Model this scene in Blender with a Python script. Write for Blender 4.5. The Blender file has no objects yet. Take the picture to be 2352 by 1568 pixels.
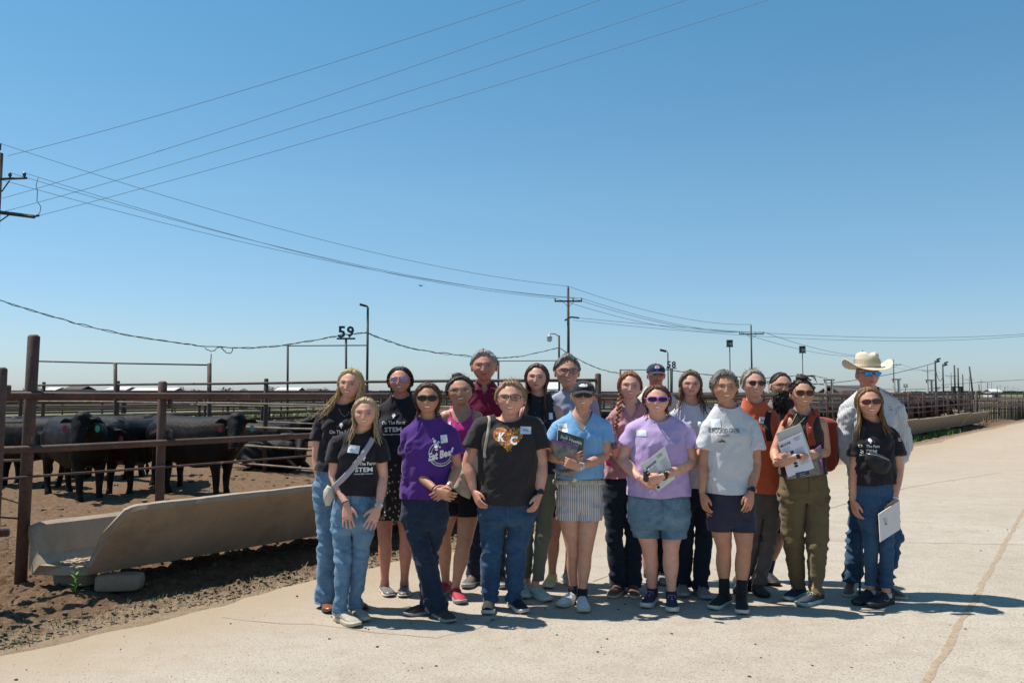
import bpy, math, random
import numpy as np
from mathutils import Vector, Matrix
from mathutils.bvhtree import BVHTree

# ------------------------------------------------------------------ camera, light
sc = bpy.context.scene
col = sc.collection
H0, F, CX, CY, HZ = 1.55, 1960.0, 1176.0, 784.0, 116.0   # eye height; focal length and centre in units of a 2352 px wide frame
PITCH = math.atan(HZ / F)
cam_d = bpy.data.cameras.new('camera')
cam_d.sensor_width = 36; cam_d.lens = F / 2352 * 36
cam_d.clip_start = 0.1; cam_d.clip_end = 9000
cam = bpy.data.objects.new('camera', cam_d); col.objects.link(cam)
cam.location = (0, 0, H0); cam.rotation_euler = (math.pi/2 + PITCH, 0, 0)
sc.camera = cam

SUN_EL = math.radians(63.5)
SUN_AZ = Vector((-0.955, 0.296, 0)).normalized()           # horizontal direction towards the sun
w = bpy.data.worlds.new('World'); sc.world = w; w.use_nodes = True
wt = w.node_tree; wt.nodes.clear()
sky = wt.nodes.new('ShaderNodeTexSky'); sky.sky_type = 'NISHITA'; sky.sun_disc = False
sky.sun_elevation = SUN_EL; sky.sun_rotation = math.atan2(SUN_AZ.x, SUN_AZ.y)
sky.altitude = 700; sky.air_density = 1.0; sky.dust_density = 0.6; sky.ozone_density = 2.2
bg = wt.nodes.new('ShaderNodeBackground'); bg.inputs[1].default_value = 0.086
out = wt.nodes.new('ShaderNodeOutputWorld')
# the cyan-leaning sky of the photograph: one smooth colour balance from horizon to zenith
tcw = wt.nodes.new('ShaderNodeTexCoord'); sx = wt.nodes.new('ShaderNodeSeparateXYZ'); wt.links.new(tcw.outputs['Generated'], sx.inputs[0])
rw = wt.nodes.new('ShaderNodeValToRGB'); wt.links.new(sx.outputs[2], rw.inputs[0]); el = rw.color_ramp.elements
el[0].position = 0.0; el[0].color = (.72, .84, 1.10, 1); el[1].position = .50; el[1].color = (.66, 1.22, 1.24, 1)
for p_, c_ in ((.06, (.81, .93, 1.06)), (.22, (.87, 1.16, 1.15)), (.42, (.68, 1.22, 1.23))):
    k_ = el.new(p_); k_.color = c_+(1,)
mw = wt.nodes.new('ShaderNodeMix'); mw.data_type = 'RGBA'; mw.blend_type = 'MULTIPLY'; mw.inputs[0].default_value = 1.0
wt.links.new(sky.outputs[0], mw.inputs[6]); wt.links.new(rw.outputs[0], mw.inputs[7])
wt.links.new(mw.outputs[2], bg.inputs[0]); wt.links.new(bg.outputs[0], out.inputs[0])
sl = bpy.data.lights.new('sun', 'SUN'); sl.energy = 5.0; sl.angle = math.radians(0.53); sl.color = (1.0, 0.94, 0.85)
so = bpy.data.objects.new('sun', sl); col.objects.link(so)
sdir = Vector((SUN_AZ.x*math.cos(SUN_EL), SUN_AZ.y*math.cos(SUN_EL), math.sin(SUN_EL)))
so.rotation_euler = sdir.to_track_quat('Z', 'Y').to_euler(); so.location = (-20, 10, 40)
sc.view_settings.view_transform = 'Standard'; sc.view_settings.look = 'None'
sc.view_settings.exposure = 0.40; sc.view_settings.gamma = 1.0; sc.view_settings.use_curve_mapping = False
sc.render.engine = 'CYCLES'
sc.cycles.max_bounces = 6; sc.cycles.transparent_max_bounces = 8

# ------------------------------------------------------------------ measuring helpers (photo pixel -> place in the world)
cp, sp = math.cos(PITCH), math.sin(PITCH)
def ray(px, py):
    a = (px-CX)/F; b = -(py-CY)/F
    return Vector((a, cp - b*sp, sp + b*cp))
def AT(px, py, Y):
    d = ray(px, py); return Vector((0, 0, H0)) + d*(Y/d.y)
def G(px, py, z=0.0):
    d = ray(px, py); return Vector((0, 0, H0)) + d*((z-H0)/d.z)
DU = Vector((0.602, 0.798, 0)).normalized(); DN = Vector((DU.y, -DU.x, 0))   # along the feed bunk, and from it towards the road
O0 = Vector((-3.58, 7.2, 0))
def UV(u, v, z=0.0): return O0 + DU*u + DN*v + Vector((0, 0, z))
def toUV(P):
    d = np.asarray(P, float)[..., :2] - np.array([O0.x, O0.y])
    return d @ np.array([DU.x, DU.y]), d @ np.array([DN.x, DN.y])
def sstep(a, b, x):
    t = np.clip((np.asarray(x, float)-a)/(b-a), 0, 1); return t*t*(3-2*t)
def pen_level(u, v):                     # the pen floor lies a little lower than the road
    return -0.26*sstep(-0.6, -7.0, v)

# ------------------------------------------------------------------ noise
def _h(ix, iy, iz, s):
    n = (ix*374761393 + iy*668265263 + iz*2147483647 + s*974634777) & 0xffffffff
    n = ((n ^ (n >> 13))*1274126177) & 0xffffffff
    return ((n ^ (n >> 16)) & 0xffffff)/float(0xffffff)
def vnoise(P, seed=0):
    P = np.asarray(P, float); I = np.floor(P).astype(np.int64); f = P-I; f = f*f*(3-2*f)
    x, y, z = I[..., 0], I[..., 1], I[..., 2]; r = 0
    for dx in (0, 1):
        wx = f[..., 0] if dx else 1-f[..., 0]
        for dy in (0, 1):
            wy = f[..., 1] if dy else 1-f[..., 1]
            for dz in (0, 1):
                wz = f[..., 2] if dz else 1-f[..., 2]
                r = r + wx*wy*wz*_h(x+dx, y+dy, z+dz, seed)
    return r*2-1
def fbm(P, o=3, seed=0):
    P = np.asarray(P, float); r = 0; a = 1; t = 0
    for i in range(o): r = r + a*vnoise(P*(2.03**i), seed+i*7); t += a; a *= .5
    return r/t

# ------------------------------------------------------------------ geometry: a geo is (verts ndarray, list of faces)
def join(*gs):
    V = []; Fc = []; n = 0
    for g in gs:
        if g is None: continue
        v, f = g; v = np.asarray(v, float)
        V.append(v); Fc += [tuple(i+n for i in q) for q in f]; n += len(v)
    return (np.vstack(V) if V else np.zeros((0, 3)), Fc)
def xf(g, M=None, t=None):
    v = np.asarray(g[0], float)
    if M is not None:
        M4 = np.array(M); v = v @ M4[:3, :3].T
        if M4.shape[0] == 4: v = v + M4[:3, 3]
    if t is not None: v = v + np.array(t)
    return (v, g[1])
def box(cx, cy, cz, sx, sy, sz):
    v = [(cx+a*sx/2, cy+b*sy/2, cz+c*sz/2) for a in (-1, 1) for b in (-1, 1) for c in (-1, 1)]
    return (np.array(v), [(0, 1, 3, 2), (4, 6, 7, 5), (0, 4, 5, 1), (2, 3, 7, 6), (0, 2, 6, 4), (1, 5, 7, 3)])
def tube(pts, rad, n=10, ref=(1, 0, 0), cap=True, dome=False, power=2.0):
    P = [np.array(p, float) for p in pts]; m = len(P)
    if not isinstance(rad, (list, tuple)): rad = [rad]*m
    R = [(r, r) if not isinstance(r, (list, tuple)) else r for r in rad]
    if dome:
        t0 = P[0]-P[1]; t0 /= np.linalg.norm(t0)+1e-9; t1 = P[-1]-P[-2]; t1 /= np.linalg.norm(t1)+1e-9
        r0 = min(R[0]); r1 = min(R[-1])
        P = [P[0]+t0*r0*.85, P[0]+t0*r0*.5] + P + [P[-1]+t1*r1*.5, P[-1]+t1*r1*.85]
        R = [(R[0][0]*.4, R[0][1]*.4), (R[0][0]*.84, R[0][1]*.84)] + R + [(R[-1][0]*.84, R[-1][1]*.84), (R[-1][0]*.4, R[-1][1]*.4)]
        m += 4
    a0 = np.array(ref, float); V = []; prev = None
    ang = np.linspace(0, 2*math.pi, n, endpoint=False)
    c, s = np.cos(ang), np.sin(ang)
    if power != 2.0:
        c = np.sign(c)*np.abs(c)**(2/power); s = np.sign(s)*np.abs(s)**(2/power)
    for i in range(m):
        t = P[min(i+1, m-1)]-P[max(i-1, 0)]; t = t/(np.linalg.norm(t)+1e-12)
        base = a0 if prev is None else prev
        a = base - t*np.dot(base, t)
        if np.linalg.norm(a) < 1e-4:
            base = np.array([0, 1, 0.]) if abs(t[1]) < .9 else np.array([1., 0, 0]); a = base-t*np.dot(base, t)
        a /= np.linalg.norm(a); b = np.cross(t, a); prev = a
        V.append(P[i] + np.outer(c, a)*R[i][0] + np.outer(s, b)*R[i][1])
    V = np.vstack(V); Fc = []
    for i in range(m-1):
        for j in range(n):
            k = (j+1) % n; Fc.append((i*n+j, i*n+k, (i+1)*n+k, (i+1)*n+j))
    if cap:
        Fc.append(tuple(range(n-1, -1, -1))); Fc.append(tuple((m-1)*n+j for j in range(n)))
    return (V, Fc)
def ellipsoid(c, r, nu=14, nv=9, M=None):
    V = []; Fc = []
    for i in range(nv+1):
        e = -math.pi/2 + math.pi*i/nv
        for j in range(nu):
            a = 2*math.pi*j/nu; V.append((r[0]*math.cos(e)*math.cos(a), r[1]*math.cos(e)*math.sin(a), r[2]*math.sin(e)))
    for i in range(nv):
        for j in range(nu):
            k = (j+1) % nu; Fc.append((i*nu+j, i*nu+k, (i+1)*nu+k, (i+1)*nu+j))
    V = np.array(V)
    if M is not None: V = V @ np.array(M)[:3, :3].T
    return (V+np.array(c), Fc)
def rings(rs, n=28, cap=True):
    """horizontal rings (cx, cy, z, rx, ry[, power])"""
    V = []; ang = np.linspace(0, 2*math.pi, n, endpoint=False)
    for r in rs:
        p = r[5] if len(r) > 5 else 2.2
        c, s = np.cos(ang), np.sin(ang)
        c = np.sign(c)*np.abs(c)**(2/p); s = np.sign(s)*np.abs(s)**(2/p)
        V.append(np.stack([r[0]+c*r[3], r[1]+s*r[4], np.full(n, r[2])], 1))
    m = len(rs); Fc = []
    for i in range(m-1):
        for j in range(n):
            k = (j+1) % n; Fc.append((i*n+j, i*n+k, (i+1)*n+k, (i+1)*n+j))
    if cap: Fc.append(tuple(range(n-1, -1, -1))); Fc.append(tuple((m-1)*n+j for j in range(n)))
    return (np.vstack(V), Fc)
def extrude(poly, d0, d1):
    """polygon in x,z extruded along y from d0 to d1"""
    n = len(poly); V = [(p[0], d0, p[1]) for p in poly]+[(p[0], d1, p[1]) for p in poly]
    Fc = [tuple(range(n-1, -1, -1)), tuple(range(n, 2*n))]+[(i, (i+1) % n, n+(i+1) % n, n+i) for i in range(n)]
    return (np.array(V, float), Fc)

tmp_sc = bpy.data.scenes.new('work')
def remesh(g, vox, smooth=3, fac=.5):
    me = bpy.data.meshes.new('tmp'); me.from_pydata([tuple(v) for v in g[0]], [], g[1])
    ob = bpy.data.objects.new('tmp', me); tmp_sc.collection.objects.link(ob)
    m = ob.modifiers.new('r', 'REMESH'); m.mode = 'VOXEL'; m.voxel_size = vox
    if smooth:
        s = ob.modifiers.new('s', 'SMOOTH'); s.factor = fac; s.iterations = smooth
    with bpy.context.temp_override(scene=tmp_sc, view_layer=tmp_sc.view_layers[0]): dg = bpy.context.evaluated_depsgraph_get()
    ev = ob.evaluated_get(dg); m2 = ev.to_mesh()
    V = np.empty(len(m2.vertices)*3); m2.vertices.foreach_get('co', V)
    L = np.empty(len(m2.loops), dtype=np.int32); m2.loops.foreach_get('vertex_index', L)
    st = [p.loop_start for p in m2.polygons]; tot = [p.loop_total for p in m2.polygons]
    Fc = [tuple(L[a:a+b].tolist()) for a, b in zip(st, tot)]
    ev.to_mesh_clear(); bpy.data.objects.remove(ob); bpy.data.meshes.remove(me)
    return (V.reshape(-1, 3), Fc)
def normals(g):
    V, Fc = g; N = np.zeros_like(V)
    Q = np.array([f if len(f) == 4 else (f[0], f[1], f[2], f[-1]) for f in Fc])
    if len(Q) == 0: return N
    fn = np.cross(V[Q[:, 2]]-V[Q[:, 0]], V[Q[:, 3]]-V[Q[:, 1]])
    for k in range(4): np.add.at(N, Q[:, k], fn)
    return N/(np.linalg.norm(N, axis=1, keepdims=True)+1e-12)
def cut(g, keep):
    """drop every face with a vertex where keep is False"""
    V, Fc = g; k = np.asarray(keep); Fn = [f for f in Fc if all(k[i] for i in f)]
    used = np.unique(np.array([i for f in Fn for i in f], dtype=int)) if Fn else np.array([], int)
    mp = -np.ones(len(V), int); mp[used] = np.arange(len(used))
    return (V[used], [tuple(mp[i] for i in f) for f in Fn])

def mk(name, g, mat, parent=None, smooth=True, off=None, attr=None, mats=None, midx=None, **tags):
    V = np.asarray(g[0], float)
    if off is not None: V = V-np.array(off)
    me = bpy.data.meshes.new(name)
    me.from_pydata(V.tolist(), [], [tuple(int(i) for i in f) for f in g[1]])
    if mats:
        for m in mats: me.materials.append(m)
        if midx is not None: me.polygons.foreach_set('material_index', np.asarray(midx, dtype=np.int32))
    elif mat is not None: me.materials.append(mat)
    if smooth: me.polygons.foreach_set('use_smooth', [True]*len(me.polygons))
    if attr is not None:
        a = me.color_attributes.new('tint', 'FLOAT_COLOR', 'POINT')
        c = np.ones((len(V), 4)); c[:, :3] = attr; a.data.foreach_set('color', c.ravel())
    me.update()
    o = bpy.data.objects.new(name, me); col.objects.link(o)
    if parent is not None: o.parent = parent
    for k, v in tags.items(): o[k] = v
    return o
def empty(name, loc, label, cat, group=None, rz=0):
    o = bpy.data.objects.new(name, None); col.objects.link(o); o.location = loc; o.rotation_euler = (0, 0, rz)
    o.empty_display_size = .1; o['label'] = label; o['category'] = cat
    if group: o['group'] = group
    return o
def tag(o, label, cat, group=None):
    o['label'] = label; o['category'] = cat
    if group: o['group'] = group
    return o
def copy_tree(o, parent=None):
    c = o.copy(); col.objects.link(c); c.parent = parent
    for ch in list(o.children): copy_tree(ch, c)
    return c

# ------------------------------------------------------------------ materials
MATS = {}
class NT:
    def __init__(s, name):
        s.m = bpy.data.materials.new(name); s.m.use_nodes = True; s.t = s.m.node_tree; s.n = s.t.nodes; s.b = s.n['Principled BSDF']
        s.tc = None
    def new(s, typ, **k):
        n = s.n.new(typ)
        for a, b in k.items(): setattr(n, a, b)
        return n
    def link(s, a, b): s.t.links.new(a, b)
    def coord(s, sc3=(1, 1, 1), rot=(0, 0, 0), which='Object'):
        if s.tc is None: s.tc = s.new('ShaderNodeTexCoord')
        m = s.new('ShaderNodeMapping'); m.inputs['Scale'].default_value = sc3; m.inputs['Rotation'].default_value = rot
        s.link(s.tc.outputs[which], m.inputs['Vector']); return m.outputs[0]
    def noise(s, scale, detail=4, rough=.6, vec=None, dist=0):
        n = s.new('ShaderNodeTexNoise'); n.inputs['Scale'].default_value = scale; n.inputs['Detail'].default_value = detail
        n.inputs['Roughness'].default_value = rough; n.inputs['Distortion'].default_value = dist
        s.link(vec if vec is not None else s.coord(), n.inputs['Vector']); return n.outputs['Fac']
    def ramp(s, fac, stops, interp='LINEAR'):
        r = s.new('ShaderNodeValToRGB'); r.color_ramp.interpolation = interp; e = r.color_ramp.elements
        while len(e) > 1: e.remove(e[-1])
        e[0].position = stops[0][0]; e[0].color = rgba(stops[0][1])
        for p, c in stops[1:]:
            k = e.new(p); k.color = rgba(c)
        s.link(fac, r.inputs[0]); return r.outputs[0]
    def mix(s, fac, a, b, mode='MIX'):
        m = s.new('ShaderNodeMix', data_type='RGBA', blend_type=mode)
        for i, v in ((0, fac), (6, a), (7, b)):
            if isinstance(v, (int, float)): m.inputs[i].default_value = v
            elif isinstance(v, (tuple, list)): m.inputs[i].default_value = rgba(v)
            else: s.link(v, m.inputs[i])
        return m.outputs[2]
    def math(s, op, a, b=0.0, c=0.0, clamp=False):
        m = s.new('ShaderNodeMath', operation=op); m.use_clamp = clamp
        for i, v in enumerate((a, b, c)):
            if isinstance(v, (int, float)): m.inputs[i].default_value = v
            else: s.link(v, m.inputs[i])
        return m.outputs[0]
    def base(s, c):
        if isinstance(c, (tuple, list)): s.b.inputs['Base Color'].default_value = rgba(c)
        else: s.link(c, s.b.inputs['Base Color'])
    def rough(s, r):
        if isinstance(r, (int, float)): s.b.inputs['Roughness'].default_value = r
        else: s.link(r, s.b.inputs['Roughness'])
    def set(s, **k):
        for a, b in k.items(): s.b.inputs[a.replace('_', ' ')].default_value = b
    def bump(s, h, strength=.3, dist=.01):
        b = s.new('ShaderNodeBump'); b.inputs['Strength'].default_value = strength; b.inputs['Distance'].default_value = dist
        s.link(h, b.inputs['Height']); s.link(b.outputs[0], s.b.inputs['Normal'])
def rgba(c):
    if isinstance(c, (int, float)): return (c, c, c, 1)
    return tuple(c)+(1,) if len(c) == 3 else tuple(c)
def hexc(h):
    v = [int(h[i:i+2], 16)/255 for i in (0, 2, 4)]
    return tuple(x/12.92 if x < .04045 else ((x+.055)/1.055)**2.4 for x in v)
def sc_(c, k): return tuple(min(1, x*k) for x in c)

def simple(name, c, rough=.7, metal=0, var=.15, scale=40, bump=0, bdist=.003):
    key = ('s', name)
    if key in MATS: return MATS[key]
    t = NT(name); f = t.noise(scale, 4)
    t.base(t.ramp(f, [(.3, sc_(c, 1-var)), (.7, sc_(c, 1+var))])); t.rough(rough); t.set(Metallic=metal)
    if bump: t.bump(f, bump, bdist)
    MATS[key] = t.m; return t.m

def m_rust(name, dark, mid, light):
    t = NT(name); v = t.coord((1, 1, 1))
    a = t.noise(3.0, 6, .7, v); b = t.noise(38, 5, .7, v)
    c = t.ramp(a, [(.30, dark), (.5, mid), (.72, light)])
    c = t.mix(t.ramp(b, [(.45, 0.0), (.75, 1.0)]), c, sc_(mid, .45))
    sp_ = t.noise(9, 3, .5, t.coord((1, 1, .25)))
    c = t.mix(t.ramp(sp_, [(.68, 0.0), (.73, .55)]), c, (.42, .36, .32))
    t.base(c); t.rough(.72); t.bump(b, .5, .004); return t.m
RUST = m_rust('rusty_pipe', (.045, .024, .019), (.085, .043, .032), (.15, .075, .055))
RUSTD = m_rust('dark_rusty_pipe', (.034, .021, .018), (.065, .038, .030), (.12, .072, .055))
RAILT = m_rust('tan_rusty_rail', (.10, .07, .05), (.19, .145, .105), (.33, .27, .21))

def m_concrete(name, c1, c2, stain=(.16, .12, .085), sc=1.0):
    t = NT(name); v = t.coord((1, 1, 1))
    big = t.noise(1.1*sc, 6, .65, v, .4); fine = t.noise(70, 5, .7, v); streak = t.noise(5, 5, .7, t.coord((1, 1, .22)))
    c = t.mix(t.ramp(big, [(.35, 0.0), (.7, 1.0)]), c1, c2)
    c = t.mix(t.ramp(streak, [(.5, 0.0), (.85, .75)]), c, stain)
    c = t.mix(t.ramp(fine, [(.3, .4), (.55, 0.0)]), c, sc_(c1, .5))
    vo = t.new('ShaderNodeTexVoronoi'); vo.inputs['Scale'].default_value = 26; t.link(v, vo.inputs['Vector'])
    pit = t.ramp(vo.outputs['Distance'], [(.06, 1.0), (.12, 0.0)])
    rnd = t.noise(17, 1, .5, v); pit = t.math('MULTIPLY', pit, t.ramp(rnd, [(.5, 0.0), (.6, 1.0)]))
    c = t.mix(t.math('MULTIPLY', pit, .75), c, (.05, .03, .02))
    t.base(c); t.rough(.9); t.bump(t.math('SUBTRACT', fine, pit), .55, .006); return t.m
BUNK = m_concrete('bunk_concrete', (.36, .285, .21), (.26, .195, .14), (.15, .10, .062))
BLOCK = m_concrete('block_concrete', (.32, .24, .18), (.24, .17, .12), (.15,.1,.065), sc=2)

def m_cloth(name, c, var=.12, weave=520, rough=.9, bump=.25, heather=0, sheen=.15, wr=1.0):
    key = ('c', name)
    if key in MATS: return MATS[key]
    t = NT(name); v = t.coord()
    a = t.noise(9, 4, .6, v); f = t.noise(weave, 2, .5, v)
    cc = t.ramp(a, [(.3, sc_(c, 1-var)), (.7, sc_(c, 1+var))])
    if heather: cc = t.mix(t.ramp(t.noise(260, 3, .8, v), [(.35, 0.0), (.7, heather)]), cc, sc_(c, 1.9))
    t.base(cc); t.rough(rough); t.set(Sheen_Weight=sheen, Specular_IOR_Level=.25)
    w1 = t.noise(7, 2, .5, t.coord((1.6, 1.6, .8), (.3, .5, .2)), .9)
    h = t.math('ADD', t.math('MULTIPLY', w1, .9*wr), t.math('MULTIPLY', f, .035))
    t.bump(h, bump+.1, .018)
    MATS[key] = t.m; return t.m
def m_denim(name, c, fade, amt=.6):
    key = ('d', name)
    if key in MATS: return MATS[key]
    t = NT(name); v = t.coord()
    a = t.noise(5.5, 4, .6, v, .3); b = t.noise(28, 4, .7, t.coord((1, 1, 2.2)))
    tw = t.noise(420, 2, .5, t.coord((1, 1, .4)))
    geo = t.new('ShaderNodeNewGeometry'); 
    c1 = t.mix(t.math('MULTIPLY', t.ramp(a, [(.38, 0.0), (.72, 1.0)]), amt), c, fade)
    c2 = t.mix(t.ramp(b, [(.45, 0.0), (.8, .45)]), c1, fade)
    c3 = t.mix(t.ramp(tw, [(.3, .35), (.6, 0.0)]), c2, sc_(c, .55))
    t.base(c3); t.rough(.88); t.set(Sheen_Weight=.1, Specular_IOR_Level=.25)
    w1 = t.noise(19, 3, .6, t.coord((1, 1, 1.8)), .8)
    t.bump(t.math('ADD', w1, t.math('MULTIPLY', tw, .05)), .28, .012)
    MATS[key] = t.m; return t.m
def m_skin(name, c):
    key = ('k', name)
    if key in MATS: return MATS[key]
    t = NT(name); v = t.coord()
    a = t.noise(26, 4, .6, v); f = t.noise(300, 3, .6, v)
    cc = t.ramp(a, [(.3, (c[0]*.9, c[1]*.82, c[2]*.8)), (.7, sc_(c, 1.06))])
    at = t.new('ShaderNodeAttribute'); at.attribute_name = 'tint'
    cc = t.mix(1.0, cc, at.outputs['Color'], 'MULTIPLY')
    t.base(cc); t.rough(t.ramp(f, [(.3, .42), (.7, .58)])); t.bump(f, .12, .002)
    t.set(Subsurface_Weight=.10, Subsurface_Scale=.012, Specular_IOR_Level=.4)
    t.b.inputs['Subsurface Radius'].default_value = (1, .35, .2)
    MATS[key] = t.m; return t.m
def m_hair(name, c, c2, rough=.58):
    key = ('h', name)
    if key in MATS: return MATS[key]
    t = NT(name); v = t.coord((1, 1, .12))
    a = t.noise(120, 4, .6, v); b = t.noise(22, 3, .6, v)
    cc = t.mix(t.ramp(a, [(.35, 0.0), (.65, 1.0)]), c, c2)
    cc = t.mix(t.ramp(b, [(.4, .5), (.65, 0.0)]), cc, sc_(c, .55))
    t.base(cc); t.rough(rough); t.set(Specular_IOR_Level=.3); t.bump(a, .5, .004)
    MATS[key] = t.m; return t.m
BLACKP = simple('black_plastic', (.018, .018, .02), .4, var=.1)
WHITEP = simple('white_paper', (.78, .78, .78), .7, var=.03)
PRINTW = simple('white_print', (.72, .72, .70), .8, var=.08, scale=300)
SILVER = simple('silver_metal', (.6, .6, .6), .3, metal=.9, var=.05)
GOLD = simple('gold_metal', (.7, .45, .18), .3, metal=.9, var=.05)
INK = simple('dark_ink', (.03, .035, .05), .7)

# text laid out as a mesh in x,z (centre at origin)
def text_geo(s, h, width=None, shear=0.0, bold=0.0, spacing=1.0):
    cu = bpy.data.curves.new('t', 'FONT'); cu.body = s; cu.size = 1; cu.align_x = 'LEFT'; cu.shear = shear; cu.offset = bold
    cu.space_character = spacing; cu.resolution_u = 2
    ob = bpy.data.objects.new('t', cu); tmp_sc.collection.objects.link(ob)
    with bpy.context.temp_override(scene=tmp_sc, view_layer=tmp_sc.view_layers[0]): dg = bpy.context.evaluated_depsgraph_get()
    ev = ob.evaluated_get(dg); me = ev.to_mesh()
    V = np.array([tuple(v.co) for v in me.vertices]) if len(me.vertices) else np.zeros((1, 3))
    Fc = [tuple(p.vertices) for p in me.polygons]; ev.to_mesh_clear(); bpy.data.objects.remove(ob)
    mn, mx = V.min(0), V.max(0); c = (mn+mx)/2; V = V-c
    k = h/(mx[1]-mn[1]); kx = k if width is None else width/(mx[0]-mn[0])
    return (np.stack([V[:, 0]*kx, np.zeros(len(V)), V[:, 1]*k], 1), Fc)
def grid_patch(poly_fn, w_, h_, nx, nz):
    V = []; Fc = []
    for i in range(nz+1):
        for j in range(nx+1): V.append((-w_/2+w_*j/nx, 0, -h_/2+h_*i/nz))
    for i in range(nz):
        for j in range(nx):
            a = i*(nx+1)+j; Fc.append((a, a+1, a+nx+2, a+nx+1))
    return (np.array(V), Fc)
rnd = random.Random(7)
# ================================================================== ground
def lines(a, b, fine, f0, f1, coarse):
    L = [a]; x = a
    while x < b:
        d = fine if f0 <= x <= f1 else min(coarse, fine + .09*max(f0-x, x-f1)); x += d; L.append(x)
    return np.array(L)
def ground_sheet(us, vs, zf, mat, name):
    U, Vv = np.meshgrid(us, vs)
    P = np.stack([O0.x+DU.x*U+DN.x*Vv, O0.y+DU.y*U+DN.y*Vv, zf(U, Vv)], -1).reshape(-1, 3)
    nx, nz = len(us), len(vs); Fc = []
    for i in range(nz-1):
        for j in range(nx-1):
            a = i*nx+j; Fc.append((a, a+nx, a+nx+1, a+1))
    return mk(name, (P, Fc), mat, kind='structure')
def m_soil():
    t = NT('pen_soil'); v = t.coord()
    a = t.noise(.7, 5, .6, v); b = t.noise(11, 6, .75, v, .4); c = t.noise(60, 4, .7, v)
    cc = t.ramp(b, [(.25, (.072, .042, .025)), (.5, (.165, .100, .058)), (.75, (.29, .185, .11))])
    cc = t.mix(t.ramp(a, [(.4, 0.0), (.7, .55)]), cc, (.16, .108, .066))
    cc = t.mix(t.ramp(c, [(.62, 0.0), (.72, .6)]), cc, (.30, .22, .14))
    # paler dust towards the concrete
    x = t.new('ShaderNodeSeparateXYZ'); t.link(t.coord(), x.inputs[0])
    vv = t.math('ADD', t.math('MULTIPLY', t.math('SUBTRACT', x.outputs[0], O0.x), DN.x), t.math('MULTIPLY', t.math('SUBTRACT', x.outputs[1], O0.y), DN.y))
    dusty = t.math('ADD', vv, t.math('MULTIPLY', t.math('SUBTRACT', b, .5), .9))
    mr = t.new('ShaderNodeMapRange'); mr.inputs[1].default_value = 1.22; mr.inputs[2].default_value = 1.46; t.link(dusty, mr.inputs[0])
    cc = t.mix(t.math('MULTIPLY', mr.outputs[0], .85), cc, (.34, .245, .165))
    # thin straw and weeds in the bank beside the road
    st = t.noise(45, 3, .6, t.coord((1, .35, 1), (0, 0, .6)))
    mr2 = t.new('ShaderNodeMapRange'); mr2.inputs[1].default_value = .9; mr2.inputs[2].default_value = 1.25; t.link(vv, mr2.inputs[0])
    cc = t.mix(t.math('MULTIPLY', t.math('MULTIPLY', t.ramp(st, [(.55, 0.0), (.66, 1.0)]), mr2.outputs[0]), .5), cc, (.19, .18, .085))
    t.base(cc); t.rough(.95); t.set(Specular_IOR_Level=.15)
    t.bump(t.math('ADD', b, t.math('MULTIPLY', c, .4)), .9, .05); return t.m
SOIL = m_soil()
def soil_z(U, V_):
    P = np.stack([U, V_, 0*U], -1)
    z = pen_level(U, V_)
    near = sstep(3.0, 1.2, V_)
    inner = sstep(1.3, .2, V_)
    cl = np.abs(fbm(P*3.1, 4, 3)); fine = fbm(P*14, 3, 9); fin2 = fbm(P*32, 2, 19)
    z = z + inner*(.020*(1-cl*2.2) + .030*fine + .026*fin2) + (1-inner)*(.010*fine+.015*fin2)*sstep(1.62, 1.4, V_)
    ridge = np.exp(-((V_-1.30-.05*fbm(P*1.3, 2, 5))/.10)**2)
    z = z + ridge*(.035+.03*fine+.02*fin2) - .05*np.exp(-((V_-.85)/.28)**2)
    mound = np.exp(-((V_+.25)/.35)**2)*.05*(U > -4)
    z = z + mound*(.6+.6*fine)
    z = z - .012 + 0*near
    z = np.where(V_ > 1.62, z-.07*(sstep(1.62, 1.95, V_)), z)
    far = sstep(-16, -19.8, V_); z = z*(1-far) + (-.30)*far
    return z
us = lines(-26, 52, .026, -3.4, 3.2, .30); vs = -lines(-1.99, 20, .026, -1.99, 2.2, .30)[::-1]
ground_sheet(us, vs, soil_z, SOIL, 'pen_floor')

def m_field():
    t = NT('field'); v = t.coord()
    a = t.noise(.02, 5, .6, t.coord((1, 3, 1))); b = t.noise(.35, 5, .7, v); c = t.noise(3, 4, .7, v)
    cc = t.ramp(b, [(.3, (.055, .062, .024)), (.55, (.095, .10, .042)), (.75, (.15, .12, .068))])
    cc = t.mix(t.ramp(a, [(.45, 0.0), (.6, .8)]), cc, (.16, .14, .08))
    cc = t.mix(t.ramp(c, [(.35, .5), (.6, 0.0)]), cc, (.05, .07, .02))
    t.base(cc); t.rough(.95); t.bump(c, .6, .2); return t.m
FIELD = m_field()
R = 4500
n = 48; Vg = [(0, 0, -.34)]; Fg = []
for k, rr in enumerate((60, 300, 1200, R)):
    for j in range(n): Vg.append((rr*math.cos(2*math.pi*j/n), rr*math.sin(2*math.pi*j/n), -.34))
for j in range(n): Fg.append((0, 1+j, 1+(j+1) % n))
for k in range(3):
    for j in range(n): a = 1+k*n+j; b = 1+k*n+(j+1) % n; Fg.append((a, a+n, b+n, b))
mk('ground', (np.array(Vg, float), Fg), FIELD, kind='structure')

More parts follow.
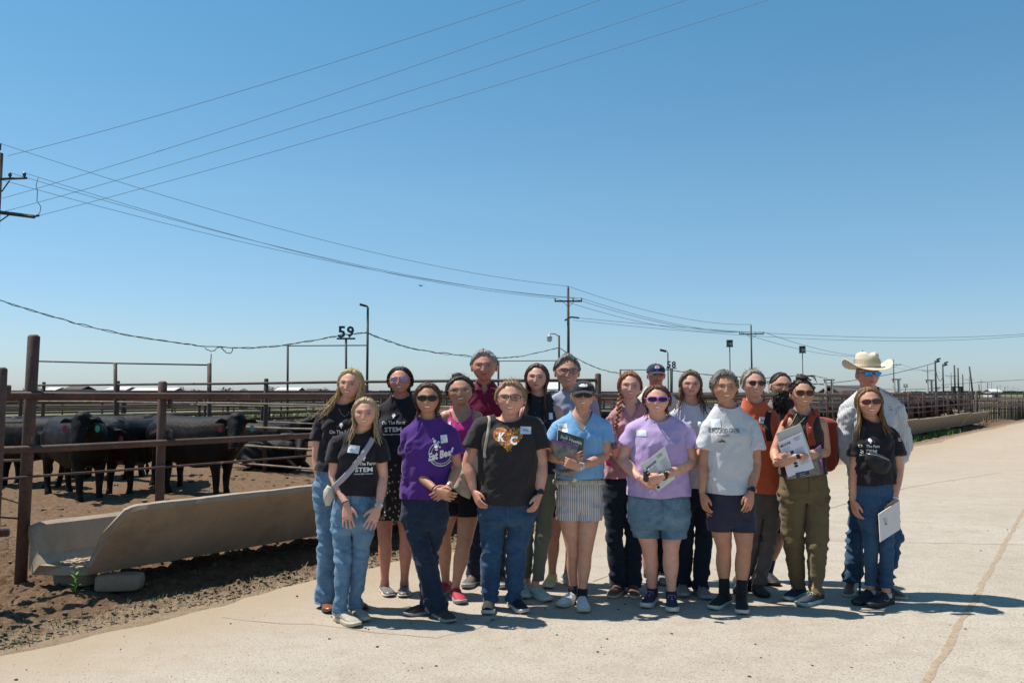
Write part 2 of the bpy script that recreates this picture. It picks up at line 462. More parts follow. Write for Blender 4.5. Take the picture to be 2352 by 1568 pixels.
def m_road():
    t = NT('road_concrete'); v = t.coord()
    big = t.noise(.5, 5, .6, v, .3); mid = t.noise(4, 5, .65, v); f = t.noise(85, 4, .75, v); st = t.noise(2.2, 5, .7, t.coord((.35, 1.6, 1), (0, 0, -.15)))
    cc = t.ramp(big, [(.3, (.38, .33, .268)), (.7, (.445, .395, .33))])
    cc = t.mix(t.ramp(f, [(.36, .85), (.50, 0.0)]), cc, (.20, .155, .115))
    cc = t.mix(t.ramp(f, [(.60, 0.0), (.75, .5)]), cc, (.55, .48, .39))
    cc = t.mix(t.ramp(mid, [(.48, 0.0), (.72, .5)]), cc, (.28, .22, .16))
    vo = t.new('ShaderNodeTexVoronoi'); vo.inputs['Scale'].default_value = 30; t.link(v, vo.inputs['Vector'])
    k = t.math('MULTIPLY', t.ramp(vo.outputs['Distance'], [(.10, 1.0), (.2, 0.0)]), t.ramp(vo.outputs['Color'], [(.55, 0.0), (.62, 1.0)]))
    cc = t.mix(t.math('MULTIPLY', k, .7), cc, (.17, .125, .095))
    x = t.new('ShaderNodeSeparateXYZ'); t.link(t.coord(), x.inputs[0])
    vv = t.math('ADD', t.math('MULTIPLY', t.math('SUBTRACT', x.outputs[0], O0.x), DN.x), t.math('MULTIPLY', t.math('SUBTRACT', x.outputs[1], O0.y), DN.y))
    uu = t.math('ADD', t.math('MULTIPLY', t.math('SUBTRACT', x.outputs[0], O0.x), DU.x), t.math('MULTIPLY', t.math('SUBTRACT', x.outputs[1], O0.y), DU.y))
    mr = t.new('ShaderNodeMapRange'); mr.inputs[1].default_value = 3.0; mr.inputs[2].default_value = 1.8
    t.link(t.math('ADD', vv, t.math('MULTIPLY', t.math('SUBTRACT', st, .5), 1.6)), mr.inputs[0])
    cc = t.mix(t.math('MULTIPLY', mr.outputs[0], .85), cc, (.33, .25, .17))
    mr3 = t.new('ShaderNodeMapRange'); mr3.inputs[1].default_value = 7; mr3.inputs[2].default_value = 20; t.link(uu, mr3.inputs[0])
    cc = t.mix(t.math('MULTIPLY', t.ramp(st, [(.5, 0.0), (.72, 1.0)]), .30), cc, (.30, .24, .175))
    dust = t.math('MULTIPLY', t.ramp(st, [(.38, 0.0), (.68, 1.0)]), t.math('MULTIPLY', mr3.outputs[0], .75))
    cc = t.mix(dust, cc, (.36, .275, .195))
    cc = t.mix(t.math('MULTIPLY', mr3.outputs[0], .35), cc, (.38, .30, .215))
    t.base(cc); t.rough(.93); t.set(Specular_IOR_Level=.25)
    t.bump(t.math('SUBTRACT', t.math('ADD', t.math('MULTIPLY', f, .6), mid), k), .5, .012); return t.m
ROAD = m_road()
ul = lines(-24, 75, .12, -3, 8, 1.5); Vr = []
for u in ul:
    e = 1.66+.16*float(fbm(np.array([[u*1.1, 0, 0]]), 3, 4)[0])+.05*float(vnoise(np.array([[u*5, 3, 0]]), 2)[0])
    for v_ in (e, 5, 12, 45): Vr.append(tuple(UV(u, v_, .004 if v_ > e else .0)))
Fr = [(i*4+j, i*4+j+1, i*4+j+5, i*4+j+4) for i in range(len(ul)-1) for j in range(3)]
mk('road', (np.array(Vr), Fr), ROAD, smooth=False, kind='structure')
# dirt-filled joints and cracks of the concrete
JD = simple('joint_dirt', (.31, .235, .165), .95, var=.25, scale=30)
CR = simple('crack_dirt', (.29, .225, .16), .95, var=.3, scale=30)
def strip(name, pts, wd, mat, z=.0055, seed=0, wob=.02):
    P = []; 
    for a, b in zip(pts[:-1], pts[1:]):
        L = (b-a).length; k = max(2, int(L/.07))
        for i in range(k): P.append(a+(b-a)*(i/k))
    P.append(pts[-1]); V = []
    for i, p in enumerate(P):
        d = (P[min(i+1, len(P)-1)]-P[max(i-1, 0)]).normalized(); nn = Vector((-d.y, d.x, 0))
        s = float(vnoise(np.array([[i*.31, seed, 0]]))[0]); s2 = float(vnoise(np.array([[i*.47, seed, 9]]))[0])
        w2 = wd*(.5+.14*s2)
        c = p+nn*wob*s; V += [tuple(c+nn*w2+Vector((0, 0, z))), tuple(c-nn*w2+Vector((0, 0, z)))]
    mk(name, (np.array(V), [(2*i, 2*i+1, 2*i+3, 2*i+2) for i in range(len(P)-1)]), mat, smooth=False, kind='structure')
strip('pavement_joint', [G(2105, 1610), G(2352, 1172), G(2480, 1050)], .042, JD, seed=1, wob=.010)
strip('pavement_joint', [G(1560, 1232), G(2076, 1246), G(2500, 1254)], .016, CR, seed=2, wob=.012)
strip('pavement_joint', [G(2140, 1391), G(2420, 1396)], .014, CR, seed=3)
strip('pavement_crack', [G(505, 1418), G(590, 1424), G(720, 1437), G(860, 1450), G(1004, 1468), G(1100, 1440), G(1190, 1405), G(1290, 1370)], .006, CR, seed=4, wob=.03)
strip('pavement_crack', [G(1500, 1425), G(1680, 1398), G(1800, 1380)], .006, CR, seed=5, wob=.03)
strip('pavement_joint', [G(1900, 1168), G(1990, 1144), G(2080, 1120), G(2300, 1085)], .02, CR, seed=7)
strip('pavement_crack', [G(1360, 1335), G(1420, 1318), G(1470, 1300)], .010, CR, seed=8)

# pebbles and crumbs lying on the road, clods on the soil
def clod_geo(rs, r):
    V = []; 
    for s in (-1, 1):
        for k in range(5):
            a = 2*math.pi*k/5+s*.3+rs.random()*.4; V.append((math.cos(a)*r*(.6+.5*rs.random()), math.sin(a)*r*(.6+.5*rs.random()), r*(.25+s*.3)*(.7+.4*rs.random())))
    V.append((0, 0, r*.85*rs.random()+r*.2)); Fc = []
    for k in range(5): j = (k+1) % 5; Fc.append((k, j, 5+j, 5+k)); Fc.append((5+k, 5+j, 10))
    return (np.array(V), Fc)
def scatter(name, N, place, mat, rs_, seed):
    rs = random.Random(seed); protos = [clod_geo(rs, 1) for _ in range(12)]; gs = []
    for _ in range(N):
        p = place(rs)
        if p is None: continue
        v, f = protos[rs.randrange(12)]; r = rs_(rs); a = rs.random()*6.28; c, s = math.cos(a), math.sin(a)
        M = np.array([[c, -s, 0], [s, c, 0], [0, 0, .8]])*r; gs.append((v @ M.T+np.array(p), f))
    return mk(name, join(*gs), mat, smooth=False, kind='stuff')
def pl_road(rs):
    Y = 4.2+11*rs.random()**1.6; X = (rs.random()*1.3-.62)*Y*1.25; u, v = toUV([X, Y, 0])
    return (X, Y, .004) if v > 1.8 else None
scatter('road_pebbles', 900, pl_road, simple('crumb', (.10, .07, .05), .9, var=.5, scale=2), lambda r: .003+.010*r.random()**4, 3)
def pl_soil(lo, hi, u0, u1):
    def f(rs):
        u = u0+(u1-u0)*rs.random(); v = lo+(hi-lo)*rs.random(); P = UV(u, v); z = float(soil_z(np.array([[u]]), np.array([[v]]))[0, 0]); return (P.x, P.y, z)
    return f
rs5 = lambda r: .006+.03*r.random()**3
CLOD = simple('clod', (.15, .092, .055), .95, var=.35, scale=3)
scatter('soil_clods', 6500, pl_soil(-3.5, 1.25, -3.2, 2.6), CLOD, lambda r: .005+.018*r.random()**3, 4)
scatter('soil_clods', 1500, pl_soil(-11, -1.5, -8, 9), CLOD, lambda r: .015+.05*r.random()**3, 6)
scatter('bank_clods', 3000, pl_soil(1.12, 1.55, -2.6, 5), simple('bank_clod', (.17, .12, .078), .95, var=.3, scale=3), lambda r: .006+.016*r.random()**2, 5)

# ================================================================== grasses and weeds
GREEN = simple('weed_leaf', (.10, .20, .035), .55, var=.35, scale=3)
GREENB = simple('bright_leaf', (.16, .34, .04), .45, var=.15, scale=12)
DRYG = simple('dry_grass', (.30, .25, .12), .8, var=.3, scale=5)
def blade(rs, base, h, wd, lean, az):
    d = np.array([math.cos(az), math.sin(az), 0]); s = np.array([-d[1], d[0], 0])*wd; b = np.array(base)
    m_ = b+d*lean*.35*h+np.array([0, 0, h*.6]); t_ = b+d*lean*h+np.array([0, 0, h])
    return (np.array([b-s, b+s, m_+s*.8, m_-s*.8, t_]), [(0, 1, 2, 3), (3, 2, 4)])
def tufts(name, N, place, mat, h0, h1, nb, seed, wd=.006):
    rs = random.Random(seed); gs = []
    for _ in range(N):
        p = place(rs)
        if p is None: continue
        for _ in range(nb):
            gs.append(blade(rs, (p[0]+rs.gauss(0, .04), p[1]+rs.gauss(0, .04), p[2]), h0+(h1-h0)*rs.random(), wd*(.6+rs.random()), rs.random()*.9, rs.random()*6.28))
    return mk(name, join(*gs), mat, smooth=False, kind='stuff')
def bunk_weed(rs):
    u = 16+28*rs.random(); v = .75+.35*rs.gauss(0, .5)+.15
    if vnoise(np.array([[u*.55, 0, 0]]), 8)[0] < .05: return None
    P = UV(u, v); return (P.x, P.y, -.03)
tufts('weeds', 420, bunk_weed, GREEN, .05, .24, 8, 11, .009)
tufts('dry_grass', 260, pl_soil(1.0, 1.5, -2.4, 3.4), DRYG, .015, .05, 3, 12, .002)
tufts('bank_weeds', 130, pl_soil(1.2, 1.6, -1.9, 1.2), GREEN, .01, .035, 4, 13, .0025)
def far_weed(rs):
    u = 2+60*rs.random(); v = -20.3-26*rs.random(); P = UV(u, v); return (P.x, P.y, -.34)
tufts('weed_field', 2600, far_weed, simple('field_weed', (.12, .17, .045), .6, var=.4, scale=1), .12, .5, 6, 14, .035)
# the bright weed at the end of the bunk
wd_ = empty('weed_plant', G(172, 1362), 'small bright green weed growing by the broken end of the bunk', 'plant')
rs = random.Random(2); W0 = G(172, 1362)
mk('stem', tube([(0, 0, -.02), (.01, 0, .06), (.004, -.01, .15)], [.004, .0035, .002], 6), GREENB, wd_)
for k in range(13):
    a = k*2.4; z0 = .01+.011*k; L = .085-.003*k; d = np.array([math.cos(a), math.sin(a)*.8, 0]); s = np.array([-d[1], d[0], 0])*.0085
    el = .35+.07*k; up = np.array([0, 0, 1.0])
    q = [np.array([0, 0, z0])+d*L*t*math.cos(el*(1-.5*t))+up*L*t*math.sin(el*(1.1-.5*t)) for t in (0, .3, .65, 1)]
    V = [q[0]-s*.3, q[0]+s*.3, q[1]+s, q[1]-s, q[2]+s*.8, q[2]-s*.8, q[3]]
    mk('leaf', (np.array(V), [(0, 1, 2, 3), (3, 2, 4, 5), (5, 4, 6)]), GREENB, wd_, smooth=False)

# ================================================================== feed bunk
PROF = [(.50, .13), (.72, .42), (.93, .648), (.915, .682), (.835, .684), (.64, .45), (.455, .205), (.30, .185), (.17, .20), (.09, .27), (.03, .49), (-.02, .515), (-.075, .50), (-.04, .31), (-.03, .16), (.05, .11), (.25, .10)]
def bunk_section(u0, u1, seed, broken=False, dz=0.0):
    k = int((u1-u0)/.045); V = []; n = len(PROF)
    for i in range(k+1):
        f = i/k
        for j, (pv, pz) in enumerate(PROF):
            uu = u0+(u1-u0)*f
            if broken:              # the road-side wall is snapped off on a slant, the back wall reaches further
                if j <= 5: s0 = -.17+.15*(pz-.13)/.57
                elif pv > .3: s0 = -.12
                elif pv > .2: s0 = -.17
                else: s0 = -.33-.12*max(0, pz-.3)*0
                s0 += .035*float(fbm(np.array([[pv*11, pz*11, seed]]), 3, 2)[0])+.035*float(vnoise(np.array([[pv*40, pz*40, seed]]))[0])
                uu = u0+s0+(u1-u0-s0)*f
            rg = 1 if j not in (2, 3, 4, 11, 12) else 2.2
            q = np.array([[uu*6, pv*7, pz*7]]); d = float(fbm(q, 3, 5)[0])*.004*rg
            if broken and f < .025 and j in (2, 3, 4, 10, 11, 12): d -= .03*(1-f/.025)
            P = UV(uu, pv+d, pz+dz+d+.0)
            V.append(tuple(P))
    Fc = []
    for i in range(k):
        for j in range(n):
            q = (j+1) % n; Fc.append((i*n+j, i*n+q, (i+1)*n+q, (i+1)*n+j))
    Fc.append(tuple(range(n-1, -1, -1))); Fc.append(tuple(k*n+j for j in range(n)))
    return (np.array(V), Fc)
ordn = ['', 'second ', 'third ', 'fourth ', 'fifth ', 'sixth ', 'seventh ', 'eighth ', 'ninth ', 'tenth ', 'eleventh ', 'twelfth ', 'thirteenth ', 'fourteenth ', 'fifteenth ', 'sixteenth ', 'seventeenth ']
NB = 17
for i in range(NB):
    a = -.08+i*2.47; b = a+2.44
    dz = 0 if i == 0 else rnd.uniform(-.035, .02)
    g = bunk_section(a, b, i, i == 0, dz); o_ = UV(a, .4)
    g = (np.stack([g[0][:, 0], g[0][:, 1], g[0][:, 2]], 1), g[1])
    ob = mk('feed_bunk', g, BUNK, off=tuple(o_), smooth=False); ob.location = o_
    lab = 'near concrete feed bunk trough with broken slanted end beside the tall rusty post' if i == 0 else f'concrete feed bunk section, at the far end of the line'
    if 0 < NB-1-i: lab = f'concrete feed bunk section, {ordn[NB-1-i]}from the far right end'
    tag(ob, lab, 'feed trough', 'concrete feed bunk sections in a line')
# feed and rubble in the broken end
def lump(c, s, seed, mat, name, label, cat, rot=0, rough_=.12):
    g = ellipsoid((0, 0, 0), (1, 1, 1), 22, 14); V = g[0]
    V = np.sign(V)*np.abs(V)**.32*np.array(s)*.93; nn = fbm(V*9, 3, seed)[:, None]; V = V*(1+rough_*nn)+.004*fbm(V*60, 2, seed)[:, None]
    cs, sn = math.cos(rot), math.sin(rot); V = V @ np.array([[cs, -sn, 0], [sn, cs, 0], [0, 0, 1]]).T
    o = mk(name, (V, g[1]), mat); o.location = c; tag(o, label, cat); return o
p = G(262, 1358); lump((p.x, p.y+.10, .055), (.185, .085, .072), 3, BLOCK, 'concrete_block', 'broken concrete block under the right side of the bunk end', 'concrete block', .12)
p = G(158, 1350); lump((p.x, p.y+.10, .06), (.165, .08, .062), 5, BLOCK, 'concrete_block', 'broken concrete block under the left side of the bunk end, behind the weed', 'concrete block', -.15)

def rub(rs):
    u = -.30+.30*rs.random(); v = .10+.42*rs.random(); P_ = UV(u, v); return (P_.x, P_.y, .195)
scatter('concrete_rubble', 160, rub, simple('rubble', (.36, .26, .17), .95, var=.3, scale=9), lambda r: .008+.022*r.random()**2, 21)

# ================================================================== pipe fences
def post_geo(base, h, r, lean=(0, 0), n=14, dome=True):
    b = np.array(base, float); t = b+np.array([lean[0], lean[1], h])
    return tube([b, b*.5+t*.5, t], [r, r*1.0, r*.97], n, dome=False) if not dome else join(tube([b, t, t+np.array([0, 0, r*.35])], [r, r, r*.6], n))
def fence(label, origin, posts, rails, cat='fence', group=None, name='pipe_fence'):
    """posts: (base, h, r, mat, lean); rails: (pts, r, mat)"""
    e = empty(name, origin, label, cat, group); o = Vector(origin)
    for (b, h, r, m, ln) in posts: mk('post', post_geo(b, h, r, ln), m, e, off=o)
    for (pts, r, m) in rails: mk('rail', tube(pts, r, 10), m, e, off=o)
    return e
# bunk line fence
FV = -.15
def fz(a, b, u): t = min(max(u/30, 0), 1); return a+(b-a)*t
_pb = G(46, 1345); posts = [(_pb-Vector((0, 0, .1)), 2.10, .046, RUST, (.045, 0))]; pus = [.77, 3.3, 5.8]+[8.5+2.45*k for k in range(15)]
for u in pus: posts.append((UV(u, FV, -.1), fz(1.74, 1.62, u), .040 if u < 2 else .036, RUST, (rnd.uniform(-.012, .012), 0)))
def rail_line(z0, z1, u0, u1, dv=0, wob=.012, step=1.6):
    P = []; u = u0
    while u < u1: P.append(UV(u, FV+dv, fz(z0, z1, u)+rnd.uniform(-wob, wob))); u += step
    P.append(UV(u1, FV+dv, fz(z0, z1, u1))); return P
ujoin = 43.6
rails = [([UV(-.86, FV+.09, 1.525)]+rail_line(1.52, 1.40, .6, ujoin, .09, .004, 2.5), .032, RUST),
         ([UV(-1.25, FV+.09, 1.105)]+rail_line(1.09, .97, -.3, ujoin, .09, .008, 2.5), .031, RUST),
         ([UV(-1.6, FV+.09, .865), UV(-.3, FV+.09, .872)]+rail_line(.875, .78, .8, ujoin, .09, .006), .0105, RUST),
         (rail_line(1.26, 1.22, 15, ujoin, .07), .02, RUST), (rail_line(.62, .55, 15, ujoin, .07), .012, RUST)]
fA = fence('rusty pipe fence along the concrete feed bunks, with the tall thick end post', UV(-.49, FV), posts, rails)
# welded gussets and a pipe sleeve on the near part
off = UV(-.49, FV)
for (u, z) in ((-.40, 1.56), (-.40, 1.17), (.83, 1.45), (.83, 1.15)):
    c = UV(u, FV+.04, z); mk('gusset', box(c.x, c.y, c.z, .03, .05, .10), RUSTD, fA, off=off)
c = UV(2.12, FV+.09, 1.087); d = DU*.06; mk('sleeve', tube([c-d, c+d], .036, 12), RUST, fA, off=off)
for k in range(24):
    u = 15+k*1.2; c = UV(u, FV+.07, .1); mk('stanchion', tube([c, c+Vector((0, 0, 1.32))], .014, 6), RUST, fA, off=off)
for (px, py, s_) in ((2143, 901, 1), (2251, 902, 1)): pass
# gate pipes and a post at the left edge of the frame
e = fence('rusty pipe gate and post cut by the left edge of the frame', AT(2, 1300, 6.2),
    [(AT(-20, 1345, 6.2), 1.55, .038, RUST, (.02, 0))],
    [([AT(-130, 886, 6.1), AT(24, 897, 6.35)], .042, RUST), ([AT(-130, 990, 6.1), AT(8, 1004, 6.3)], .044, RUST), ([AT(-130, 1228, 6.2), AT(20, 1222, 6.3)], .030, RUST),
     ([AT(-100, 1180, 6.6), AT(56, 1191, 6.95)], .008, RUST), ([AT(-100, 1110, 6.6), AT(50, 1157, 7.5)], .007, RAILT), ([AT(-100, 1060, 9), AT(60, 1056, 9.4)], .014, RAILT), ([AT(-100, 972, 9), AT(60, 969, 9.4)], .012, RAILT)], 'gate', name='pipe_gate')
# dividers running back from the bunk line
def divider(u0, label, posts_s, zt, rail_zs, s1=20.0, seed=0, pr=.05, rr=.03):
    rs = random.Random(seed); P = []; Rl = []
    for s in posts_s: P.append((UV(u0, FV-s, -.5), zt+.62, pr, RUSTD, (0, 0)))
    for k, (z, a, b, m) in enumerate(rail_zs):
        Rl.append(([UV(u0-.05, FV-(a+(b-a)*t/6), z+rs.uniform(-.012, .012)) for t in range(7)], rr if k == 0 else rr*.78, m))
    return fence(label, UV(u0, FV), P, Rl, group='pen divider fences')
divider(8.5, 'rusty pen divider fence right behind the cattle, with a tall post and brown top rail', (0, 4.4, 8.75, 15.2, 19.5), 1.72, [(1.75, 0, 20, RUSTD), (1.28, 0, 20, RAILT), (.76, 0, 9.6, RAILT), (.33, 0, 10.2, RAILT), (-.08, 0, 20, RAILT)], seed=1)
divider(19.0, 'pale railed pen divider fence, second behind the group of people', (0, 3, 6.2, 9.4, 12.6, 15.8, 19), 1.3, [(1.36, 0, 20, RUSTD), (.92, 0, 20, RAILT), (.72, 0, 20, RAILT), (.45, 0, 20, RAILT), (.12, 0, 20, RAILT), (-.16, 0, 20, RAILT)], seed=2, rr=.027)
divider(13.8, 'pale railed pen divider fence, first behind the group of people', (0, 3.2, 6.4, 9.6, 12.8, 16, 19.2), 1.3, [(1.44, 0, 20, RUSTD), (1.10, 0, 20, RAILT), (.58, 0, 20, RAILT), (.22, 0, 20, RAILT), (-.12, 0, 20, RAILT)], seed=8, rr=.027)
divider(25.0, 'rust brown pen divider fence between the pale ones and the far rows', tuple(range(0, 21, 3)), 1.45, [(1.42, 0, 20, RUSTD), (1.02, 0, 20, RUST), (.62, 0, 20, RAILT), (.25, 0, 20, RUST)], seed=9)
divider(31.0, 'brown pen divider fence, third row back from the people', tuple(range(0, 21, 3)), 1.45, [(1.46, 0, 20, RUSTD), (1.1, 0, 20, RUST), (.7, 0, 20, RUST), (.3, 0, 20, RUST)], seed=3)
divider(43.5, 'brown pen divider fence at the far end of the feed bunks', tuple(range(0, 21, 3)), 1.45, [(1.46, 0, 20, RUSTD), (1.1, 0, 20, RUST), (.7, 0, 20, RUST), (.3, 0, 20, RUST)], seed=4)
P = [(UV(-10+3.0*k, -20, -.5), 1.9, .05, RUSTD, (0, 0)) for k in range(19)]
fence('long brown back fence of the cattle pens in front of the green weeds', UV(-10, -20), P, [([UV(-10, -20, z), UV(17, -20, z+.02), UV(44, -20, z)], r_, m) for z, r_, m in ((1.55, .04, RUSTD), (1.30, .035, RUST), (1.05, .03, RUST), (.8, .03, RAILT), (.55, .03, RUST), (.3, .03, RUST), (.05, .03, RUST))])
for k, vv_ in enumerate((-27, -36, -48, -64)):
    u1_ = 60+k*10; P = [(UV(-30+5*j, vv_, -.5), 1.95, .06, RUSTD, (0, 0)) for j in range(int((u1_+30)/5)+1)]
    fence(f'distant brown pen fence running across the field, {["nearest", "second", "third", "farthest"][k]} of four', UV(-30, vv_), P, [([UV(-30, vv_, z), UV(15, vv_, z+.01), UV(u1_, vv_, z)], .045, RUST if j % 2 else RUSTD) for j, z in enumerate((1.45, 1.15, .85, .55, .25))], group='distant pen fences')
# far pens on the right beyond the bunks, rows of rails
for k, (u0, s) in enumerate(((50, 3), (60, 4), (75, 4), (95, 5))):
    P = [(UV(u0, -3-s*j, -.5), 2.0, .06, RUSTD, (0, 0)) for j in range(9)]
    fence(f'far brown pen fence, {["nearest", "second", "third", "farthest"][k]} of the four rows beyond the bunks', UV(u0, -3), P, [([UV(u0, -1, z), UV(u0, -3-s*8, z)], .04, RUSTD) for z in (1.4, 1.0, .6, .2)], group='far pen fences')
# picket gate
e = empty('picket_fence', UV(44.5, -.15), 'dark rusty fence of close upright pickets at the far end of the bunks', 'fence')
off = UV(44.5, -.15)
for k in range(38):
    u = 44.6+k*.55; c = UV(u, -.15+.2*math.sin(k*.05), -.25); mk('picket', tube([c, c+Vector((rnd.uniform(-.03, .03), 0, 1.45+rnd.uniform(-.02, .02)))], .035, 6), RUSTD, e, off=off)
for z in (1.1, .72, .35): mk('rail', tube([UV(44.5, -.12, z), UV(65.5, -.05, z)], .022, 6), RUSTD, e, off=off)
for u in (43.9, 45.4): c = UV(u, -.15, -.25); mk('post', tube([c, c+Vector((0, 0, 1.85))], .07, 8), RUSTD, e, off=off)
# overhead pipe frames
def thin(label, pts_list, loc, name='overhead_frame', cat='pipe frame', mat=RUSTD, group='overhead pipe frames'):
    e = empty(name, loc, label, cat, group)
    for nm, pts, r in pts_list: mk(nm, tube(pts, r, 8), mat, e, off=loc)
    return e
Y = 21
thin('thin overhead pipe on two posts behind the tall rusty end post', [('rail', [AT(72, 829, Y), AT(265, 834, Y), AT(480, 838, Y)], .018), ('post', [AT(265, 1090, Y), AT(265, 833, Y)], .045), ('post', [AT(480, 1090, Y), AT(481, 834, Y)], .055), ('stub', [AT(484, 838, Y), AT(485, 812, Y)], .012)], AT(265, 1090, Y))
Y = 34
thin('tall thin pipe frame under the number 59', [('rail', [AT(658, 794, Y), AT(843, 793, Y)], .022), ('post', [AT(660, 1000, Y), AT(661, 792, Y)], .045)], AT(660, 1000, Y))
Y = 60
thin('thin pipe frame above the man in the burgundy shirt', [('rail', [AT(1143, 829, Y), AT(1285, 828, Y)], .03), ('post', [AT(1144, 960, Y), AT(1145, 828, Y)], .07)], AT(1145, 960, Y))
Y = 64
thin('thin pipe frame left of the number 58', [('rail', [AT(1424, 849, Y), AT(1541, 849, Y)], .03), ('post', [AT(1425, 960, Y), AT(1425, 848, Y)], .07)], AT(1425, 960, Y))

# ================================================================== pen number signs, lamps
STEELN = simple('navy_steel', (.018, .04, .06), .6, var=.2)
POLEM = simple('dark_green_pole', (.030, .036, .030), .7, var=.4, scale=8)
WOODP = simple('pole_wood', (.075, .06, .052), .9, var=.4, scale=6, bump=.5)
def sign(txt, px, py, hpx, Y, pole_py, wpx, pr, lab):
    c = AT(px, py, Y); k = Y/F; base = AT(px, pole_py, Y); base.z = -.3
    e = empty('pen_number_sign', base, lab, 'number sign', 'pen number signs')
    for i, ch in enumerate(txt):
        g = text_geo(ch, hpx*k, wpx*k*.42, bold=.03); V = g[0]; n0 = len(V)
        V2 = np.vstack([V+[0, -.02, 0], V+[0, .02, 0]]); Fc = [f for f in g[1]]+[tuple(j+n0 for j in f[::-1]) for f in g[1]]
        from collections import Counter
        ed = Counter(); dirs = {}
        for f in g[1]:
            for a, b in zip(f, f[1:]+f[:1]): ed[frozenset((a, b))] += 1; dirs[frozenset((a, b))] = (a, b)
        Fc += [(dirs[q][1], dirs[q][0], dirs[q][0]+n0, dirs[q][1]+n0) for q in ed if ed[q] == 1]
        mk('digit', (V2+np.array(c+Vector(((i-.5)*wpx*k*.5, 0, 0))), Fc), STEELN, e, smooth=False, off=base)
    mk('plate', box(c.x, c.y, c.z-hpx*k*.5-.035, wpx*k*1.06, .05, .07), STEELN, e, smooth=False, off=base)
    mk('pole', tube([base, c-Vector((0, 0, hpx*k*.5))], pr, 8), POLEM, e, off=base)
sign('59', 795, 762, 27, 34, 1000, 40, .045, 'largest dark steel number sign, reading 59, beside the left lamp post')
sign('58', 1542, 837, 15.5, 64, 960, 23, .11, 'steel number sign 58 on a thick post beside the navy cap')
sign('57', 1836, 863, 9.5, 110, 925, 14, .07, 'small number sign 57 just above the bun of the backpack woman')
sign('55', 2080, 885, 6.5, 150, 925, 11, .06, 'small number sign 55 right of the cowboy')
sign('54', 2154, 890, 5.5, 175, 925, 9, .06, 'tiny number sign 54 at the foot of the tallest lamp pole')
sign('53', 2217, 901, 4.5, 210, 925, 9, .06, 'tiny number sign 53 left of the picket fence')
def lamp_post(px, top, Y, head, label, r=.055, group='lamp posts', bottom=None):
    t = AT(px, top, Y); b = AT(px, 960, Y); b.z = -.3; b.x = t.x
    e = empty('lamp_post', b, label, 'lamp post', group); k = Y/F
    mk('pole', tube([b, t], [r, r*.85], 8), POLEM, e, off=b)
    if head == 'cobra':
        h = t+Vector((-12*k, 0, 0)); mk('arm', tube([t, t+Vector((-2*k, 0, 3*k)), t+Vector((-6*k, 0, 4*k))], r*.6, 6), POLEM, e, off=b)
        mk('lamp_head', xf(box(0, 0, 0, 14*k, .28, 4.5*k), Matrix.Translation(t+Vector((-11*k, 0, 5*k))) @ Matrix.Rotation(.25, 4, 'Y')), POLEM, e, smooth=False, off=b)
    elif head == 'flood':
        mk('lamp_head', join(box(t.x, t.y, t.z+9*k, 13*k, .3, 15*k)), BLACKP, e, smooth=False, off=b)
        mk('lens', box(t.x+1*k, t.y-.17, t.z+7*k, 9*k, .02, 7*k), simple('flood_glass', (.25, .25, .26), .2), e, smooth=False, off=b)
        mk('bracket', box(t.x, t.y, t.z+1*k, 15*k, .25, 1.5*k), BLACKP, e, smooth=False, off=b)
    elif head == 'dish':
        s = t+Vector((0, 0, -3*k)); a = s+Vector((-22*k, 0, -1*k))
        mk('arm', tube([s, s+Vector((-8*k, 0, 6*k)), s+Vector((-18*k, 0, 7*k)), a+Vector((0, 0, 6*k))], .03, 6), POLEM, e, off=b)
        mk('lamp_head', rings([(a.x, a.y, a.z+8*k, .06, .06), (a.x, a.y, a.z+2*k, .10, .10), (a.x, a.y, a.z-1*k, .24, .24)], 12), simple('galv', (.35, .36, .36), .5), e, off=b)
        mk('globe', ellipsoid((a.x, a.y, a.z-5*k), (.20, .20, .19), 12, 8), simple('lamp_glass', (.7, .7, .68), .2), e, off=b)
    elif head == 'double':
        for s in (1, -1):
            mk('lamp_head', xf(box(0, 0, 0, 8*k, .3, 3*k), Matrix.Translation(t+Vector((8*k if s > 0 else 6*k, 0, (1+3*s)*k))) @ Matrix.Rotation(-.3, 4, 'Y')), BLACKP, e, smooth=False, off=b)
        mk('arm', tube([t, t+Vector((9*k, 0, 1*k))], .05, 6), POLEM, e, off=b)
    return e
lamp_post(845, 706, 34, 'cobra', 'lamp post with flat lamp head next to the number 59')
lamp_post(1284, 770, 60, 'dish', 'short lamp post with round hanging lamp left of the middle power pole', .08)
lamp_post(1534, 810, 66, 'cobra', 'small lamp post right behind the number 58', .05)
lamp_post(1676, 797, 80, 'flood', 'floodlight pole left of the power pole, the taller of two')
lamp_post(1843, 811, 95, 'flood', 'floodlight pole above the bearded man, the shorter of two')
C3 = lambda x, y: ((3550+x/3.919)/1.7415, (1450+y/3.92)/1.7415)
for k, (x, y, Yk, hd, lb) in enumerate(((747, -30, 118, 'double', 'tallest dark lamp pole right of the cowboy'), (865, 25, 135, 'double', 'thin lamp pole just right of the tallest dark one'))):
    a = C3(x, y); lamp_post(a[0], a[1], Yk, hd, lb, .14 if k == 0 else .13)
def plain_pole(x, y, Y, label, r, lean=0):
    px, py = C3(x, y); t = AT(px, py, Y); b = AT(px, 960, Y); b.z = -.3; b.x = t.x+lean
    o = mk('utility_post', tube([(0, 0, 0), t-b], [r, r*.8], 8), POLEM); o.location = b; tag(o, label, 'pole', 'plain dark poles on the right horizon')
